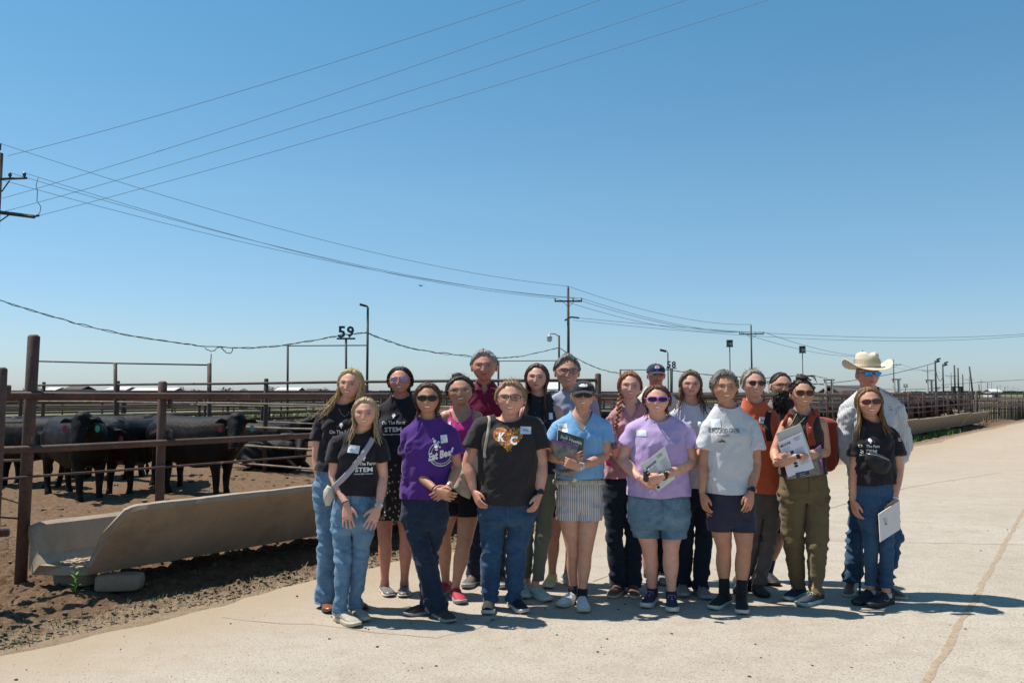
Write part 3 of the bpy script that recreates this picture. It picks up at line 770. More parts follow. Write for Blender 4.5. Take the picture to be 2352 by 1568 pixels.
for a in ((1047, 40, 128, 'dark plain pole rising left inside the steel squeeze frame', .14), (1103, 80, 130, 'dark plain pole with a ball top right inside the squeeze frame', .13), (1177, 182, 150, 'thin plain pole right of the squeeze frame', .11),
          (1283, 60, 120, 'tall leaning dark pole between squeeze frame and picket fence', .13, .5), (1433, 335, 190, 'short grey pole left of the picket fence end', .12), (1568, 310, 200, 'short thin pole above the left end of the picket fence', .10),
          (1718, 368, 230, 'small far pole above the middle of the picket fence', .1), (1838, 372, 260, 'small far pole right of the picket fence middle', .1), (1937, 425, 300, 'tiny far pole above the right part of the picket fence', .12), (2028, 455, 340, 'tiny far pole near the right end of the picket fence', .12), (2132, 450, 200, 'dark far post at the right edge of the frame', .14)):
    plain_pole(*a)

# ================================================================== power line
INS = simple('insulator', (.05, .045, .04), .3)
WIRE = simple('wire', (.18, .26, .33), .8)
WIREL = simple('wire_light', (.17, .27, .35), .8)
def power_pole(px, top, Y, arm_y, half_px, label, r=.14, braces=True, extra=None, yaw=0.0):
    t = AT(px, top, Y); b = Vector((t.x, Y, -.3)); k = Y/F; az = AT(px, arm_y, Y).z; h = half_px*k
    e = empty('power_pole', b, label, 'power pole', 'power poles of the line')
    mk('pole', tube([b, t], [r, r*.72], 10), WOODP, e, off=b)
    mk('insulator', tube([t, t+Vector((0, 0, .18))], [.05, .07], 6), INS, e, off=b)
    d = Vector((math.cos(yaw), math.sin(yaw), 0)); c = Vector((t.x, Y-r, az))
    M = Matrix.Translation(c) @ Matrix.Rotation(yaw, 4, 'Z')
    mk('crossarm', xf(box(0, 0, 0, 2*h, .1, .13), M), WOODP, e, smooth=False, off=b)
    for s in (-.97, .35, .97) if half_px > 12 else (-.97, .97): q = c+d*h*s; mk('insulator', tube([q, q+Vector((0, 0, .12)), q+Vector((0, 0, .26))], [.03, .06, .045], 6), INS, e, off=b)
    if braces:
        for s in (-1, 1): mk('brace', tube([c+d*h*.45*s, Vector((t.x, Y-r, az-h*.42))], .02, 5), WOODP, e, off=b)
    return t, c, h
q1 = power_pole(1305, 662, 72.5, 692, 31.5, 'weathered power pole with crossarm, tallest one in the middle of the horizon')
Y = 72.5; b = Vector((q1[0].x, Y, 0))
e = [o for o in col.objects if o.name.startswith('power_pole')][-1]
mk('bracket', tube([AT(1297, 736, Y), AT(1305, 731, Y), AT(1312, 728, Y), AT(1330, 730, Y)], .07, 6), INS, e, off=e.location)
q2 = power_pole(1725, 748, 113, 767, 28, 'power pole with crossarm between the two floodlight poles')
q = []
for (x, y, ay, hf, lb) in ((92, -45, 35, 115, 'power pole right of the cowboy hat'), (627, 55, 125, 97, 'power pole left of the tallest dark lamp pole'), (995, 160, 213, 82, 'power pole left of the squeeze frame'), (1281, 215, 267, 70, 'power pole behind the leaning dark pole'),
           (1465, 258, 300, 64, 'small far power pole left of the picket fence'), (1627, 305, 342, 56, 'small far power pole, first above the picket fence'), (1763, 335, 367, 44, 'small far power pole, second above the picket fence'), (1884, 355, 388, 42, 'small far power pole, third above the picket fence'),
           (1975, 370, 400, 40, 'tiny far power pole, fourth above the picket fence'), (2049, 390, 415, 36, 'tiny far power pole, fifth above the picket fence')):
    a = C3(x, y); b_ = C3(0, ay); Yk = 8.9*F/(900-a[1]); q.append(power_pole(a[0], a[1], Yk, b_[1], hf/3.919/1.7415, lb, .17, hf > 60))
a = ((3200+653/2.614)/1.7415, (1350+138/2.614)/1.7415); qh = power_pole(a[0], a[1], 8.9*F/(900-a[1]), (1350+207/2.614)/1.7415, 20, 'power pole standing behind the cowboy hat', .15)
# near pole at the left edge, with its two crossarms
Y = 38; t = AT(3, 352, Y); b = Vector((t.x-.35, Y, -.3))
e = empty('power_pole', b, 'near weathered power pole with two crossarms cut by the left edge', 'power pole', 'power poles of the line')
mk('pole', tube([b, t+Vector((-.12, 0, 0))], [.22, .19], 12), WOODP, e, off=b)
mk('insulator', tube([AT(0, 345, Y), AT(0, 330, Y)], [.05, .07], 6), INS, e, off=b)
mk('crossarm', tube([AT(-60, 414, Y-.2), AT(62, 409, Y-.2)], .055, 4, power=5), WOODP, e, smooth=False, off=b)
mk('crossarm', tube([AT(-80, 478, Y-.2), AT(80, 498, Y-.2)], .085, 4, power=5), WOODP, e, smooth=False, off=b)
for (x, y) in ((23, 399), (56, 398)): mk('insulator', tube([AT(x, y+9, Y-.2), AT(x, y+4, Y-.2), AT(x, y-2, Y-.2)], [.03, .09, .06], 6), INS, e, off=b)
mk('insulator', tube([AT(72, 497, Y-.2), AT(90, 495, Y-.2)], [.07, .05], 6), INS, e, off=b)
mk('brace', tube([AT(22, 415, Y-.25), AT(4, 440, Y)], .03, 5), WOODP, e, off=b); mk('brace', tube([AT(20, 494, Y-.25), AT(-6, 512, Y)], .03, 5), WOODP, e, off=b)
mk('jumper', tube([AT(88, 408, Y), AT(83, 425, Y), AT(86, 440, Y), AT(85, 462, Y), AT(94, 475, Y), AT(92, 487, Y), AT(87, 496, Y)], .018, 5), WIREL, e, off=b)
def wire(label, A, B, sag, r, mat=WIREL, n=18, name='power_wire', group='overhead wires', wob=0):
    P = []; A = Vector(A); B = Vector(B)
    for i in range(n+1):
        f = i/n; p = A.lerp(B, f); p.z -= sag*4*f*(1-f)
        if wob: p.z += wob*float(vnoise(np.array([[i*.9, A.x, 0]]))[0])
        P.append(p-A)
    r0 = r if not isinstance(r, tuple) else r[0]; r1 = r if not isinstance(r, tuple) else r[1]
    o = mk(name, tube(P, [r0+(r1-r0)*i/n for i in range(n+1)], 5), mat); o.location = A; tag(o, label, 'wire', group); return o
T1 = q1[0]+Vector((0, 0, .18)); Rw = (.013, .020)
wire('top wire from the left power pole down to the middle power pole', AT(2, 330, 38), T1, 1.0, Rw)
for k, (x, y, s, lb) in enumerate(((56, 397, -.97, 'upper'), (23, 397, .35, 'middle'), (-30, 404, .97, 'lowest'))):
    wire(f'{lb} of three crossarm wires from the left pole to the middle pole', AT(x, y, 38), q1[1]+Vector((q1[2]*s, 0, .26)), .95, Rw)
for k, (x0, y0, x1, y1, s) in enumerate(((18, 358, 1400, -66, .25), (-10, 460, 1560, -66, .25), (5, 487, 1790, -72, .25), (90, 495, 2020, -82, .25))):
    wire(f'wire rising to the top right across the sky, {["highest", "second highest", "third highest", "lowest"][k]} of four', AT(x0, y0, 37.8), AT(x1, y1, 22), s, (.012, .008))
T2 = q2[0]+Vector((0, 0, .18))
wire('top wire between the middle and the next power pole', T1, T2, .9, (.02, .028))
for k, s in enumerate((-.97, .35, .97)):
    wire(f'crossarm wire between the middle and the next pole, {["left", "central", "right"][k]} one', q1[1]+Vector((q1[2]*s, 0, .26)), q2[1]+Vector((q2[2]*s, 0, .26)), .9, (.02, .028))
wire('nearly level wire from the middle pole to the right edge, upper of two', AT(1330, 730, 72.5), AT(2420, 761, 130), 1.3, (.02, .034), n=26)
wire('nearly level wire from the middle pole to the right edge, lower of two', AT(1316, 735, 72.5), AT(2420, 764, 130), 1.5, (.018, .03), n=26)
chain = [(T2, q2), ] ; prev = q2
for k, nx in enumerate((qh, q[0], q[1], q[2], q[3])):
    for s in (-.97, .97):
        wire(f'{"left" if s < 0 else "right"} far crossarm wire {["from the second pole to the cowboy hat", "just right of the cowboy hat", "left of the tallest lamp pole", "over the squeeze frame", "right of the squeeze frame"][k]}', prev[1]+Vector((prev[2]*s, 0, .26)), nx[1]+Vector((nx[2]*s, 0, .26)), .8, .035, n=10)
    prev = nx
# bundled service cable drooping between the low poles
def cable(label, pts, Y, r, strands=2):
    e = empty('service_cable', AT(*pts[0], Y[0]), label, 'cable', 'service cables'); m = len(pts)
    P = [np.array(AT(x, y, Y[0]+(Y[1]-Y[0])*i/(m-1))) for i, (x, y) in enumerate(pts)]
    D = []                            # Catmull-Rom refine
    for i in range(m-1):
        p0, p1, p2, p3 = P[max(i-1, 0)], P[i], P[i+1], P[min(i+2, m-1)]
        for t in np.linspace(0, 1, 14, endpoint=False):
            D.append(.5*((2*p1)+(-p0+p2)*t+(2*p0-5*p1+4*p2-p3)*t*t+(-p0+3*p1-3*p2+p3)*t**3))
    D.append(P[-1]); D = np.array(D)
    for s in range(strands):
        ph = s*math.pi; amp = r*1.5
        Q = D.copy(); k_ = np.arange(len(D)); Q[:, 2] += .55*amp*np.sin(k_*.9+ph)+r*1.3*vnoise(np.stack([k_*.35, k_*0+s*7, k_*0], 1)); Q[:, 1] += amp*np.cos(k_*.8+ph)
        mk('strand', tube(list(Q), r*(.9 if s == 0 else .55), 5), simple('cable_black', (.03, .045, .04), .6), e, off=e.location)
cable('thick twisted cable sagging from the left edge to the lamp post by the 59', [(-60, 668), (0, 690), (120, 727), (240, 758), (390, 785), (480, 795), (590, 798), (700, 785), (775, 771), (845, 764)], (30, 34), .020)
cable('twisted cable sagging between the lamp post by the 59 and the round lamp', [(846, 764), (900, 786), (960, 803), (1060, 816), (1150, 822), (1210, 815), (1284, 798)], (34, 60), .024)
cable('cable from the round lamp post down to the frame left of the 58', [(1285, 798), (1330, 826), (1380, 848), (1426, 858)], (60, 64), .024)
cable('cable running right from the number 58 past the floodlight pole', [(1545, 850), (1640, 862), (1676, 864), (1760, 868), (1843, 862), (1900, 868)], (64, 95), .028)
cable('loose looped wires hanging under the cable over the cattle', [(470, 798), (488, 806), (505, 797), (515, 806), (530, 811), (535, 798)], (32, 32), .018, 1)
wire('thin cable reaching the tallest dark lamp pole from the left', AT(1850, 884, 100), AT(2147, 833, 118), .5, .04, POLEM)
wire('level cable behind the cowboy at hat height', AT(1840, 877, 96), AT(2180, 888, 125), .6, .035, POLEM)
wire('sagging cable between the tallest dark lamp pole and its neighbour', AT(2147, 840, 118), AT(2164, 868, 135), 1.1, .04, POLEM, n=10)
wire('long thin wire leaving the frame on the right above the field', AT(2160, 884, 130), AT(2420, 868, 125), -.05, .03, POLEM)

# ================================================================== far buildings, machines, trees
PALE = simple('pale_roof', (.55, .53, .50), .6, var=.08, scale=.3); TANW = simple('tan_wall', (.22, .17, .13), .9); GREYW = simple('grey_wall', (.16, .17, .18), .8); DARKW = simple('dark_wall', (.07, .06, .055), .8)
BROWNR = simple('brown_roof', (.075, .058, .05), .85, var=.2, scale=.6)
def shed(px0, px1, top, Y, wall, roof, label, dep=12, bays=4):
    a = AT(px0, top, Y); b = AT(px1, top, Y); z0 = -.34; h = a.z-z0; wd = b.x-a.x; c = (a.x+b.x)/2
    e = empty('shed', (c, Y+dep/2, z0), label, 'shed', None); off = (c, Y+dep/2, z0)
    mk('wall', box(c, Y+dep/2, z0+h*.36, wd, dep, h*.72), wall, e, smooth=False, off=off)
    ov = wd*.02+.3; x0, x1 = a.x-ov, b.x+ov; zt = z0+h; ze = z0+h*.66
    V = [(x0, Y-.4, ze), (x1, Y-.4, ze), (x1, Y+dep/2, zt), (x0, Y+dep/2, zt), (x1, Y+dep+.4, ze), (x0, Y+dep+.4, ze)]
    V += [(x, y, z-.18) for x, y, z in V]
    mk('roof', (np.array(V), [(0, 1, 2, 3), (3, 2, 4, 5), (6, 9, 8, 7), (9, 11, 10, 8), (0, 6, 7, 1), (5, 4, 10, 11), (0, 3, 9, 6), (3, 5, 11, 9), (1, 7, 8, 2), (2, 8, 10, 4)]), roof, e, smooth=False, off=off)
    for k in range(bays):
        x = a.x+wd*(k+.5)/bays; mk('door' if k == bays//2 else 'window', box(x, Y-.06, z0+h*(.25 if k == bays//2 else .42), wd/bays*.4, .12, h*(.48 if k == bays//2 else .2)), DARKW, e, smooth=False, off=off)
S4 = lambda x: x/1.809/1.7415
for a in ((S4(310), S4(385), 889, 330, GREYW, PALE, 'low grey shed with pale roof at the far left behind the fence'), (S4(452), S4(575), 886, 320, GREYW, BROWNR, 'far dark grey shed just right of the tall end post'),
          (S4(760), S4(900), 888, 330, TANW, PALE, 'far tan barn with pale roof behind the short pipe posts'), (S4(950), S4(1243), 890, 300, TANW, PALE, 'longest far barn with a bright pale roof above the black cattle'),
          (S4(1995), S4(2150), 889, 330, GREYW, PALE, 'far white shed with grey wall left of the blonde women'), (S4(2205), S4(2290), 892, 330, DARKW, BROWNR, 'small dark far shed next to the white one'),
          ((1200+35/1.96)/1.7415, (1200+115/1.96)/1.7415, 892.5, 330, DARKW, BROWNR, 'small dark far shed left of the taller blonde woman')):
    shed(*a)
shed(1934, 2032, 884, 118, simple('shed_brown', (.10, .082, .07), .85), BROWNR, 'brown low shed with dark roof behind the cowboy', 8, 3)
shed(2278, 2300, 893, 320, PALE, PALE, 'tiny far pale shed above the picket fence', 6, 1)
WHT = (1978, 892)
# truck or trailer glimpsed between the heads
shed(1262, 1277, 872, 110, simple('white_box', (.7, .7, .7), .5), simple('white_box', (.7, .7, .7), .5), 'white box of a far truck between the brown haired woman and the man in glasses', 3, 1)
# hay and soil piles
def pile(px0, px1, top, Y, mat, label):
    a = AT(px0, top, Y); b = AT(px1, top, Y); g = ellipsoid((0, 0, 0), ((b.x-a.x)/2, 4, a.z+.34), 26, 10); V = g[0]*(1+.22*fbm(g[0]*.45, 3, int(px0))[:, None]); V[:, 2] *= .55+.45*vnoise(np.stack([V[:, 0]*.8, V[:, 1]*0, V[:, 0]*0], 1), int(px0)); V[:, 2] = np.maximum(V[:, 2], -.1)
    o = mk('soil_pile', (V, g[1]), mat); o.location = ((a.x+b.x)/2, Y, -.34); tag(o, label, 'pile')
STRAW = simple('straw_pile', (.42, .35, .25), .95, var=.2, scale=.6)
pile(S4(1360), S4(1500), 893, 280, STRAW, 'tan straw pile far behind the black cattle')
pile(840, 1010, 892, 150, STRAW, 'long pale feed pile behind the dark haired women')
pile(700, 735, 898, 200, STRAW, 'low pale pile just left of the tall blonde woman')
# excavator-like loader cab
Y = 90; a = AT(583, 893, Y); k = Y/F; off = (a.x+.3, Y, -.34)
e = empty('loader', off, 'teal and yellow loader cab parked beyond the pens', 'loader'); gm = simple('teal_paint', (.07, .16, .17), .5); ym = simple('yellow_paint', (.45, .30, .05), .5)
mk('cab', box(a.x+.5, Y, .85, 1.3, 1.2, 1.3), gm, e, smooth=False, off=off); mk('roof', box(a.x+.5, Y, 1.56, 1.5, 1.4, .12), ym, e, smooth=False, off=off)
mk('hood', box(a.x-.75, Y, .7, 1.2, 1.1, .75), gm, e, smooth=False, off=off); mk('arm', tube([(a.x+1.1, Y-.4, 1.0), (a.x+1.8, Y-.4, 1.2), (a.x+2.3, Y-.4, .3)], .09, 6), ym, e, off=off)
for s in (-.9, .8): mk('wheel', tube([(a.x+s, Y-.75, .2), (a.x+s, Y-.35, .2)], .52, 16, ref=(1, 0, 0)), BLACKP, e, off=off)
mk('window', box(a.x+.5, Y-.62, 1.05, .9, .03, .6), simple('cab_glass', (.03, .04, .05), .1), e, smooth=False, off=off)
# steel squeeze frame
Y = 92; a = AT(2189, 887, Y); b = AT(2206, 887, Y); off = ((a.x+b.x)/2, Y, -.3); DS = simple('dark_steel', (.03, .028, .028), .6)
e = empty('squeeze_frame', off, 'dark steel squeeze frame of two uprights on the right horizon', 'steel frame')
for p in (a, b): mk('upright', box(p.x, Y, (p.z-.3)/2, .22, .5, p.z+.3), DS, e, smooth=False, off=off)
for z in (a.z-.08, .9, .35): mk('crossbar', box((a.x+b.x)/2, Y, z, b.x-a.x, .2, .12), DS, e, smooth=False, off=off)
mk('side_plate', box(a.x-.1, Y-.1, .4, .25, .6, .8), RAILT, e, smooth=False, off=off); mk('side_plate', box(b.x+.1, Y-.1, .4, .25, .6, .8), RAILT, e, smooth=False, off=off)
# pale concrete arches
PC = simple('pale_concrete', (.27, .26, .24), .9, var=.15, scale=2)
for k, (x0, x1, yt, lb) in enumerate(((1896, 1911, 872, 'left of the brown shed'), (2053, 2064, 871, 'right of the cowboy'), (2130, 2140, 873, 'left of the tallest dark lamp pole'), (1765, 1774, 876, 'between orange shirt and bearded man'))):
    Y = 92+6*k; a = AT(x0, yt, Y); b = AT(x1, yt, Y); off = ((a.x+b.x)/2, Y, -.3)
    e = empty('concrete_arch', off, f'pale square arch of two columns and a beam, {lb}', 'arch', 'pale concrete arches')
    for p in (a, b): mk('column', rings([(p.x, Y, -.3, .26, .26), (p.x, Y, .55, .26, .26), (p.x, Y, .75, .14, .14), (p.x, Y, a.z, .14, .14)], 10), PC, e, off=off)
    mk('beam', box((a.x+b.x)/2, Y, a.z, b.x-a.x+.5, .25, .14), PC, e, smooth=False, off=off)
# trees
LEAF = simple('tree_leaf', (.045, .075, .025), .8, var=.5, scale=.6); BARK = simple('bark', (.07, .055, .045), .9)
def tree(px, top, wpx, Y, label, seed, base=None):
    rs = random.Random(seed); t = AT(px, top, Y); k = Y/F; H = t.z+.34; Rr = wpx*k/2; b = Vector((t.x, Y, -.34))
    e = empty('tree', b, label, 'tree', 'far trees on the horizon')
    mk('trunk', join(tube([(0, 0, 0), (0, 0, H*.4), (Rr*.1, 0, H*.7)], [H*.035, H*.025, H*.01], 7), *[tube([(0, 0, H*.3), (rs.uniform(-1, 1)*Rr*.6, rs.uniform(-1, 1)*Rr*.5, H*.65)], [H*.015, H*.006], 5) for _ in range(4)]), BARK, e)
    gs = []
    cl = [(rs.uniform(-.75, .75)*Rr, rs.uniform(-.6, .6)*Rr, H*rs.uniform(.35, .85), Rr*rs.uniform(.28, .5)) for _ in range(11)]
    for (cx, cy, cz, cr) in cl:
        for _ in range(70):
            d = np.array([rs.gauss(0, 1), rs.gauss(0, 1), rs.gauss(0, 1)]); d /= np.linalg.norm(d)
            p = np.array([cx, cy, cz])+d*cr*(.5+.6*rs.random())*np.array([1, 1, .8]); s = cr*.20
            a1 = np.array([rs.gauss(0, 1), rs.gauss(0, 1), rs.gauss(0, 1)])*s*.6; a2 = np.array([rs.gauss(0, 1), rs.gauss(0, 1), rs.gauss(0, 1)])*s*.6
            p[2] = max(p[2], H*.08); gs.append((np.array([p, p+a1, p+a1+a2, p+a2]), [(0, 1, 2, 3)]))
    mk('crown', join(*gs), LEAF, e, smooth=False)
for k, (px, top, wp, Y_, lb) in enumerate(((6, 888, 26, 340, 'far dark tree at the very left edge'), (71, 885, 44, 340, 'far round dark tree left of the tall rusty post'), (406, 893, 44, 360, 'low far trees right of the long pale barn'), (455, 894, 34, 360, 'low far tree above the black cattle'),
          (520, 895, 50, 370, 'low hedge-like far trees left of the brown post'), (560, 891, 22, 360, 'small far tree just behind the brown post'), (628, 887, 40, 340, 'tallest far tree left of the white shed'), (745, 890, 26, 330, 'far tree half hidden behind the blonde hair'),
          (1012, 888, 10, 250, 'lone far tree right of the purple shirted woman'), (1448, 894, 36, 380, 'low far trees behind the red haired woman'), (2110, 894, 14, 330, 'small far bush right of the number 55'), (2060, 896, 20, 350, 'far bush behind the cowboy shoulder'), (690, 893, 22, 340, 'small far tree right of the dark shed'), (350, 894, 30, 350, 'low far tree behind the long barn'))):
    tree(px, top, wp, Y_, lb, 50+k)
# low distant treeline that reads as one band
rs = random.Random(5); gs = []
for i in range(1500):
    x = -1400+2900*rs.random(); Yt = 1500+200*rs.random(); h = 1+4.5*max(0, vnoise(np.array([[x*.006, 0, 0]]), 3)[0]); 
    gs.append((np.array([(x, Yt, -.3), (x+22*rs.random()+8, Yt, -.3), (x+18, Yt, h*(.5+rs.random()*.5)), (x+4, Yt, h*(.5+rs.random()*.5))]), [(0, 1, 2, 3)]))
mk('distant_treeline', join(*gs), simple('far_leaf', (.075, .10, .06), .9, var=.2, scale=.05), smooth=False, kind='stuff')

# ================================================================== cattle
def m_cow():
    t = NT('black_hide'); v = t.coord()
    a = t.noise(3.5, 5, .6, v, .6); f = t.noise(60, 4, .7, t.coord((1, 1, .35)))
    c = t.ramp(a, [(.42, (.007, .006, .006)), (.6, (.016, .011, .010)), (.75, (.050, .030, .022))])
    c = t.mix(t.ramp(f, [(.6, 0.0), (.75, .5)]), c, (.032, .025, .021))
    t.base(c); t.rough(.5); t.set(Specular_IOR_Level=.13)
    t.bump(t.math('ADD', t.math('MULTIPLY', a, 1.5), f), .55, .02); return t.m
COW = m_cow(); MUZ = simple('muzzle', (.035, .028, .026), .35); TAGG = simple('green_tag', (.02, .30, .20), .4); TAGR = simple('red_tag', (.25, .02, .03), .5); TAGB = simple('blue_tag', (.12, .35, .42), .4); TAGW = simple('white_tag', (.45, .48, .46), .4)
def cow_geo(kind, hd):
    """x forward. hd: (head yaw from forward, head height, pitch)"""
    P = []
    if kind == 'stand':
        P.append(tube([(-.82, 0, 1.00), (-.70, 0, 1.02), (-.35, 0, .95), (.05, 0, .90), (.40, 0, .93), (.66, 0, .98), (.80, 0, 1.02)], [(.20, .26), (.29, .33), (.33, .40), (.36, .43), (.33, .42), (.27, .38), (.17, .25)], 20, ref=(0, 1, 0), dome=True, power=2.3))
        P.append(tube([(-.8, 0, 1.22), (-.3, 0, 1.23), (.3, 0, 1.22), (.7, 0, 1.26)], [.10, .11, .11, .12], 8, dome=True))
        for s in (-1, 1):
            hx = rnd.uniform(-.07, .07)
            P.append(tube([(-.62, .15*s, 1.05), (-.60+hx, .19*s, .78), (-.72+hx, .18*s, .56), (-.76+hx, .18*s, .44), (-.70+hx, .18*s, .16), (-.66+hx, .18*s, .05), (-.66+hx, .18*s, 0)], [.19, .15, .085, .062, .052, .062, .075], 12, dome=False))
            fx = rnd.uniform(-.06, .06)
            P.append(tube([(.50, .15*s, .98), (.52, .17*s, .70), (.54+fx*.5, .17*s, .44), (.54+fx, .17*s, .30), (.54+fx, .17*s, .14), (.56+fx, .17*s, .05), (.56+fx, .17*s, 0)], [.17, .125, .075, .065, .052, .060, .072], 12))
        P.append(tube([(-.98, 0, 1.15), (-1.04, 0, .9), (-1.03, 0, .55), (-1.02, 0, .42), (-1.02, 0, .30)], [.04, .028, .022, .045, .02], 8)); nb = (.68, 0, 1.06)
    else:
        P.append(tube([(-.85, 0, .34), (-.6, 0, .40), (-.1, 0, .43), (.35, 0, .44), (.7, 0, .42)], [(.24, .22), (.38, .34), (.43, .40), (.38, .40), (.22, .28)], 20, ref=(0, 1, 0), dome=True, power=2.3))
        for s in (-1, 1):
            P.append(tube([(-.55, .3*s, .3), (-.15, .42*s, .16), (-.5, .46*s, .07)], [.15, .10, .06], 10, dome=True)); P.append(tube([(.55, .2*s, .3), (.82, .24*s, .12), (.55, .27*s, .07)], [.12, .075, .05], 10, dome=True))
        nb = (.66, 0, .55)
    yaw, hz, pit = hd
    f = np.array([math.cos(yaw), math.sin(yaw), 0]); nbv = np.array(nb); c = nbv+f*.42*(.55 if abs(yaw) > .9 else 1)+np.array([.20 if abs(yaw) > .9 else .0, 0, 0]); c[2] = hz
    P.append(tube([nbv-np.array([.12, 0, .05]), (nbv+c)/2+np.array([.05, 0, 0]), c-f*.03], [(.22, .30), (.17, .23), (.13, .16)], 14, ref=(0, 1, 0), dome=True))
    d = f*math.cos(pit)+np.array([0, 0, -math.sin(pit)]); side = np.array([-f[1], f[0], 0])
    up = np.cross(d, side); up = up if up[2] > 0 else -up
    P.append(tube([c-d*.02, c+d*.12, c+d*.27, c+d*.40, c+d*.48], [(.155, .155), (.15, .15), (.108, .12), (.095, .10), (.088, .075)], 14, ref=tuple(side), dome=True))
    P.append(ellipsoid(c+up*.10-d*.02, (.10, .08, .07), 10, 8))
    ears = []
    for s in (-1, 1):
        b0 = c+side*s*.13+up*.03; P.append(tube([b0, b0+side*s*.11+np.array([0, 0, -.005]), b0+side*s*.22+np.array([0, 0, -.045])], [(.04, .035), (.034, .080), (.014, .025)], 10, ref=tuple(d), dome=True)); ears.append(b0+side*s*.12+np.array([0, 0, -.09])+d*.05)
    g = join(*P); g = remesh(g, .026, 5); return g, c, d, side, up, ears
_cc = {}
def cow(px, py_feet, Y, yaw, kind, hd, tags, label, group='black cattle in the pens', scale=1.0, parts=True, key=None):
    if Y is None: p = G(px, py_feet, -.2)
    else: p = AT(px, py_feet, Y)
    u, v = toUV(p); p.z = float(pen_level(u, v))-.03
    if key and key in _cc:
        c = copy_tree(_cc[key]); c.location = p; c.rotation_euler.z = yaw; c.scale = (scale,)*3; tag(c, label, 'cow', group); return c
    e = empty('cow', p, label, 'cow', group, yaw); e.scale = (scale,)*3
    g, c, d, side, up, ears = cow_geo(kind, hd)
    mk('body', g, COW, e)
    mz = c+d*.50
    M = np.stack([side, up, d], 1)
    mk('muzzle', ellipsoid(mz, (.075, .062, .035), 12, 8, M), MUZ, e)
    for s in (-1, 1): mk('eye', ellipsoid(c+d*.16+side*s*.125+up*.06, (.016, .016, .016), 8, 6), BLACKP, e)
    for k, m in enumerate(tags):
        if m is None: continue
        q = ears[k]; mk('ear_tag', xf(ellipsoid((0, 0, 0), (.040, .006, .056), 10, 6), Matrix.Translation(tuple(q)) @ Matrix.Rotation(math.atan2(d[1], d[0])+math.pi/2, 4, 'Z')), m, e, smooth=False)
    if key: _cc[key] = e
    return e
cow(172, 1116, 15.0, -.72, 'stand', (-.80, 1.30, 1.05), (TAGR, TAGG), 'large black steer with head turned to camera, right of the tall post', scale=1.05)
cow(448, 1118, 15.2, -.35, 'stand', (-1.1, 1.27, 1.0), (TAGR, TAGG), 'black steer with green ear tag, right of the second post', scale=1.05)
cow(318, 1104, 16.0, -1.75, 'stand', (.25, 1.15, 1.1), (TAGW, TAGR), 'black steer facing the camera with white ear tag, half hidden between two steers')
cow(55, 1105, 16.5, 2.9, 'stand', (-.2, 1.15, .9), (None, None), 'black steer standing at the far left edge, rear to the right')
cow(108, 1100, 17.6, -2.1, 'stand', (.3, 1.18, .9), (TAGB, None), 'black steer with blue ear tag behind the tall rusty post')
cow(262, 1085, 18.6, .3, 'stand', (0, 1.2, .8), (None, None), 'black steer whose back shows above the group near the tall post')
cow(392, 1100, 17.0, -1.2, 'stand', (-.2, 1.2, 1.0), (None, TAGG), 'black steer partly hidden by the second post, facing the camera')
cow(222, 1090, 18.0, 2.6, 'stand', (.2, 1.1, .9), (None, None), 'black steer standing behind the one with turned head')
cow(628, 1074, None, -.35, 'lie', (-1.2, .80, .7), (None, None), 'black cow lying on the dirt beside the brown divider post', scale=.95)
cow(600, 985, 27, 3.0, 'lie', (-.3, .85, .6), (None, None), 'black cow lying far back on the left behind the pale rails', key='lie', scale=1.1)
cow(640, 985, 28.5, .2, 'lie', (-.3, .85, .6), (None, None), 'black cow lying far back on the right behind the pale rails', key='lie', scale=1.1)
# cattle feeding along the bunks
cow(1120, 960, 22, -2.3, 'stand', (0, 1.15, .8), (TAGG, None), 'black steer showing between the burgundy shirt and the long haired woman', key='s1')
cow(1390, 970, 24, -2.0, 'stand', (0, .85, 1.1), (None, TAGW), 'black steer seen between the striped shorts woman and the pink shirt', key='s2')
spots = [(13.5, -1.3), (17.5, -1.4), (20, -1.2), (22.6, -1.5), (25.0, -1.1), (27.2, -1.35), (28.9, -1.2), (30.9, -1.5), (32.6, -1.2), (34.3, -1.3), (36.2, -1.4), (38.5, -1.2), (40.4, -1.4)]
for k, (u, v) in enumerate(spots):
    P = UV(u, v-.15); c = copy_tree(_cc['s2'] if k % 3 else _cc['s1']); c.location = (P.x, P.y, -.1); c.rotation_euler.z = math.atan2(DN.y, DN.x)+rnd.uniform(-.45, .45); c.scale = (.95+.1*rnd.random(),)*3
    tag(c, f'black steer feeding at the bunk line, {ordn[len(spots)-1-k]}{"from the" if len(spots)-1-k else "nearest the"} far picket fence end', 'cow', 'black cattle feeding at the bunks')
for k, (u, v) in enumerate(((24, -5), (29, -6), (33, -4.5), (36, -8), (39, -5), (42, -9))):
    P = UV(u, v); c = copy_tree(_cc['s1']); c.location = (P.x, P.y, -.24); c.rotation_euler.z = rnd.uniform(0, 6.28)
    tag(c, f'black steer standing loose in the far pen, {["nearest", "second nearest", "third nearest", "fourth nearest", "fifth nearest", "farthest"][k]} of six', 'cow', 'black cattle standing in the far pens')
# ================================================================== people
CROP = {'A': (1200, 1400, .7338, .7334), 'B': (1800, 1380, .7143, .7143), 'C': (2400, 1400, .7014, .7014), 'E': (3000, 1380, .7143, .7143)}
def PXC(c, p):
    a = CROP[c]; return ((a[0]+p[0]*a[2])/1.7415, (a[1]+p[1]*a[3])/1.7415)
def nrm(v): v = np.array(v, float); return v/(np.linalg.norm(v)+1e-12)

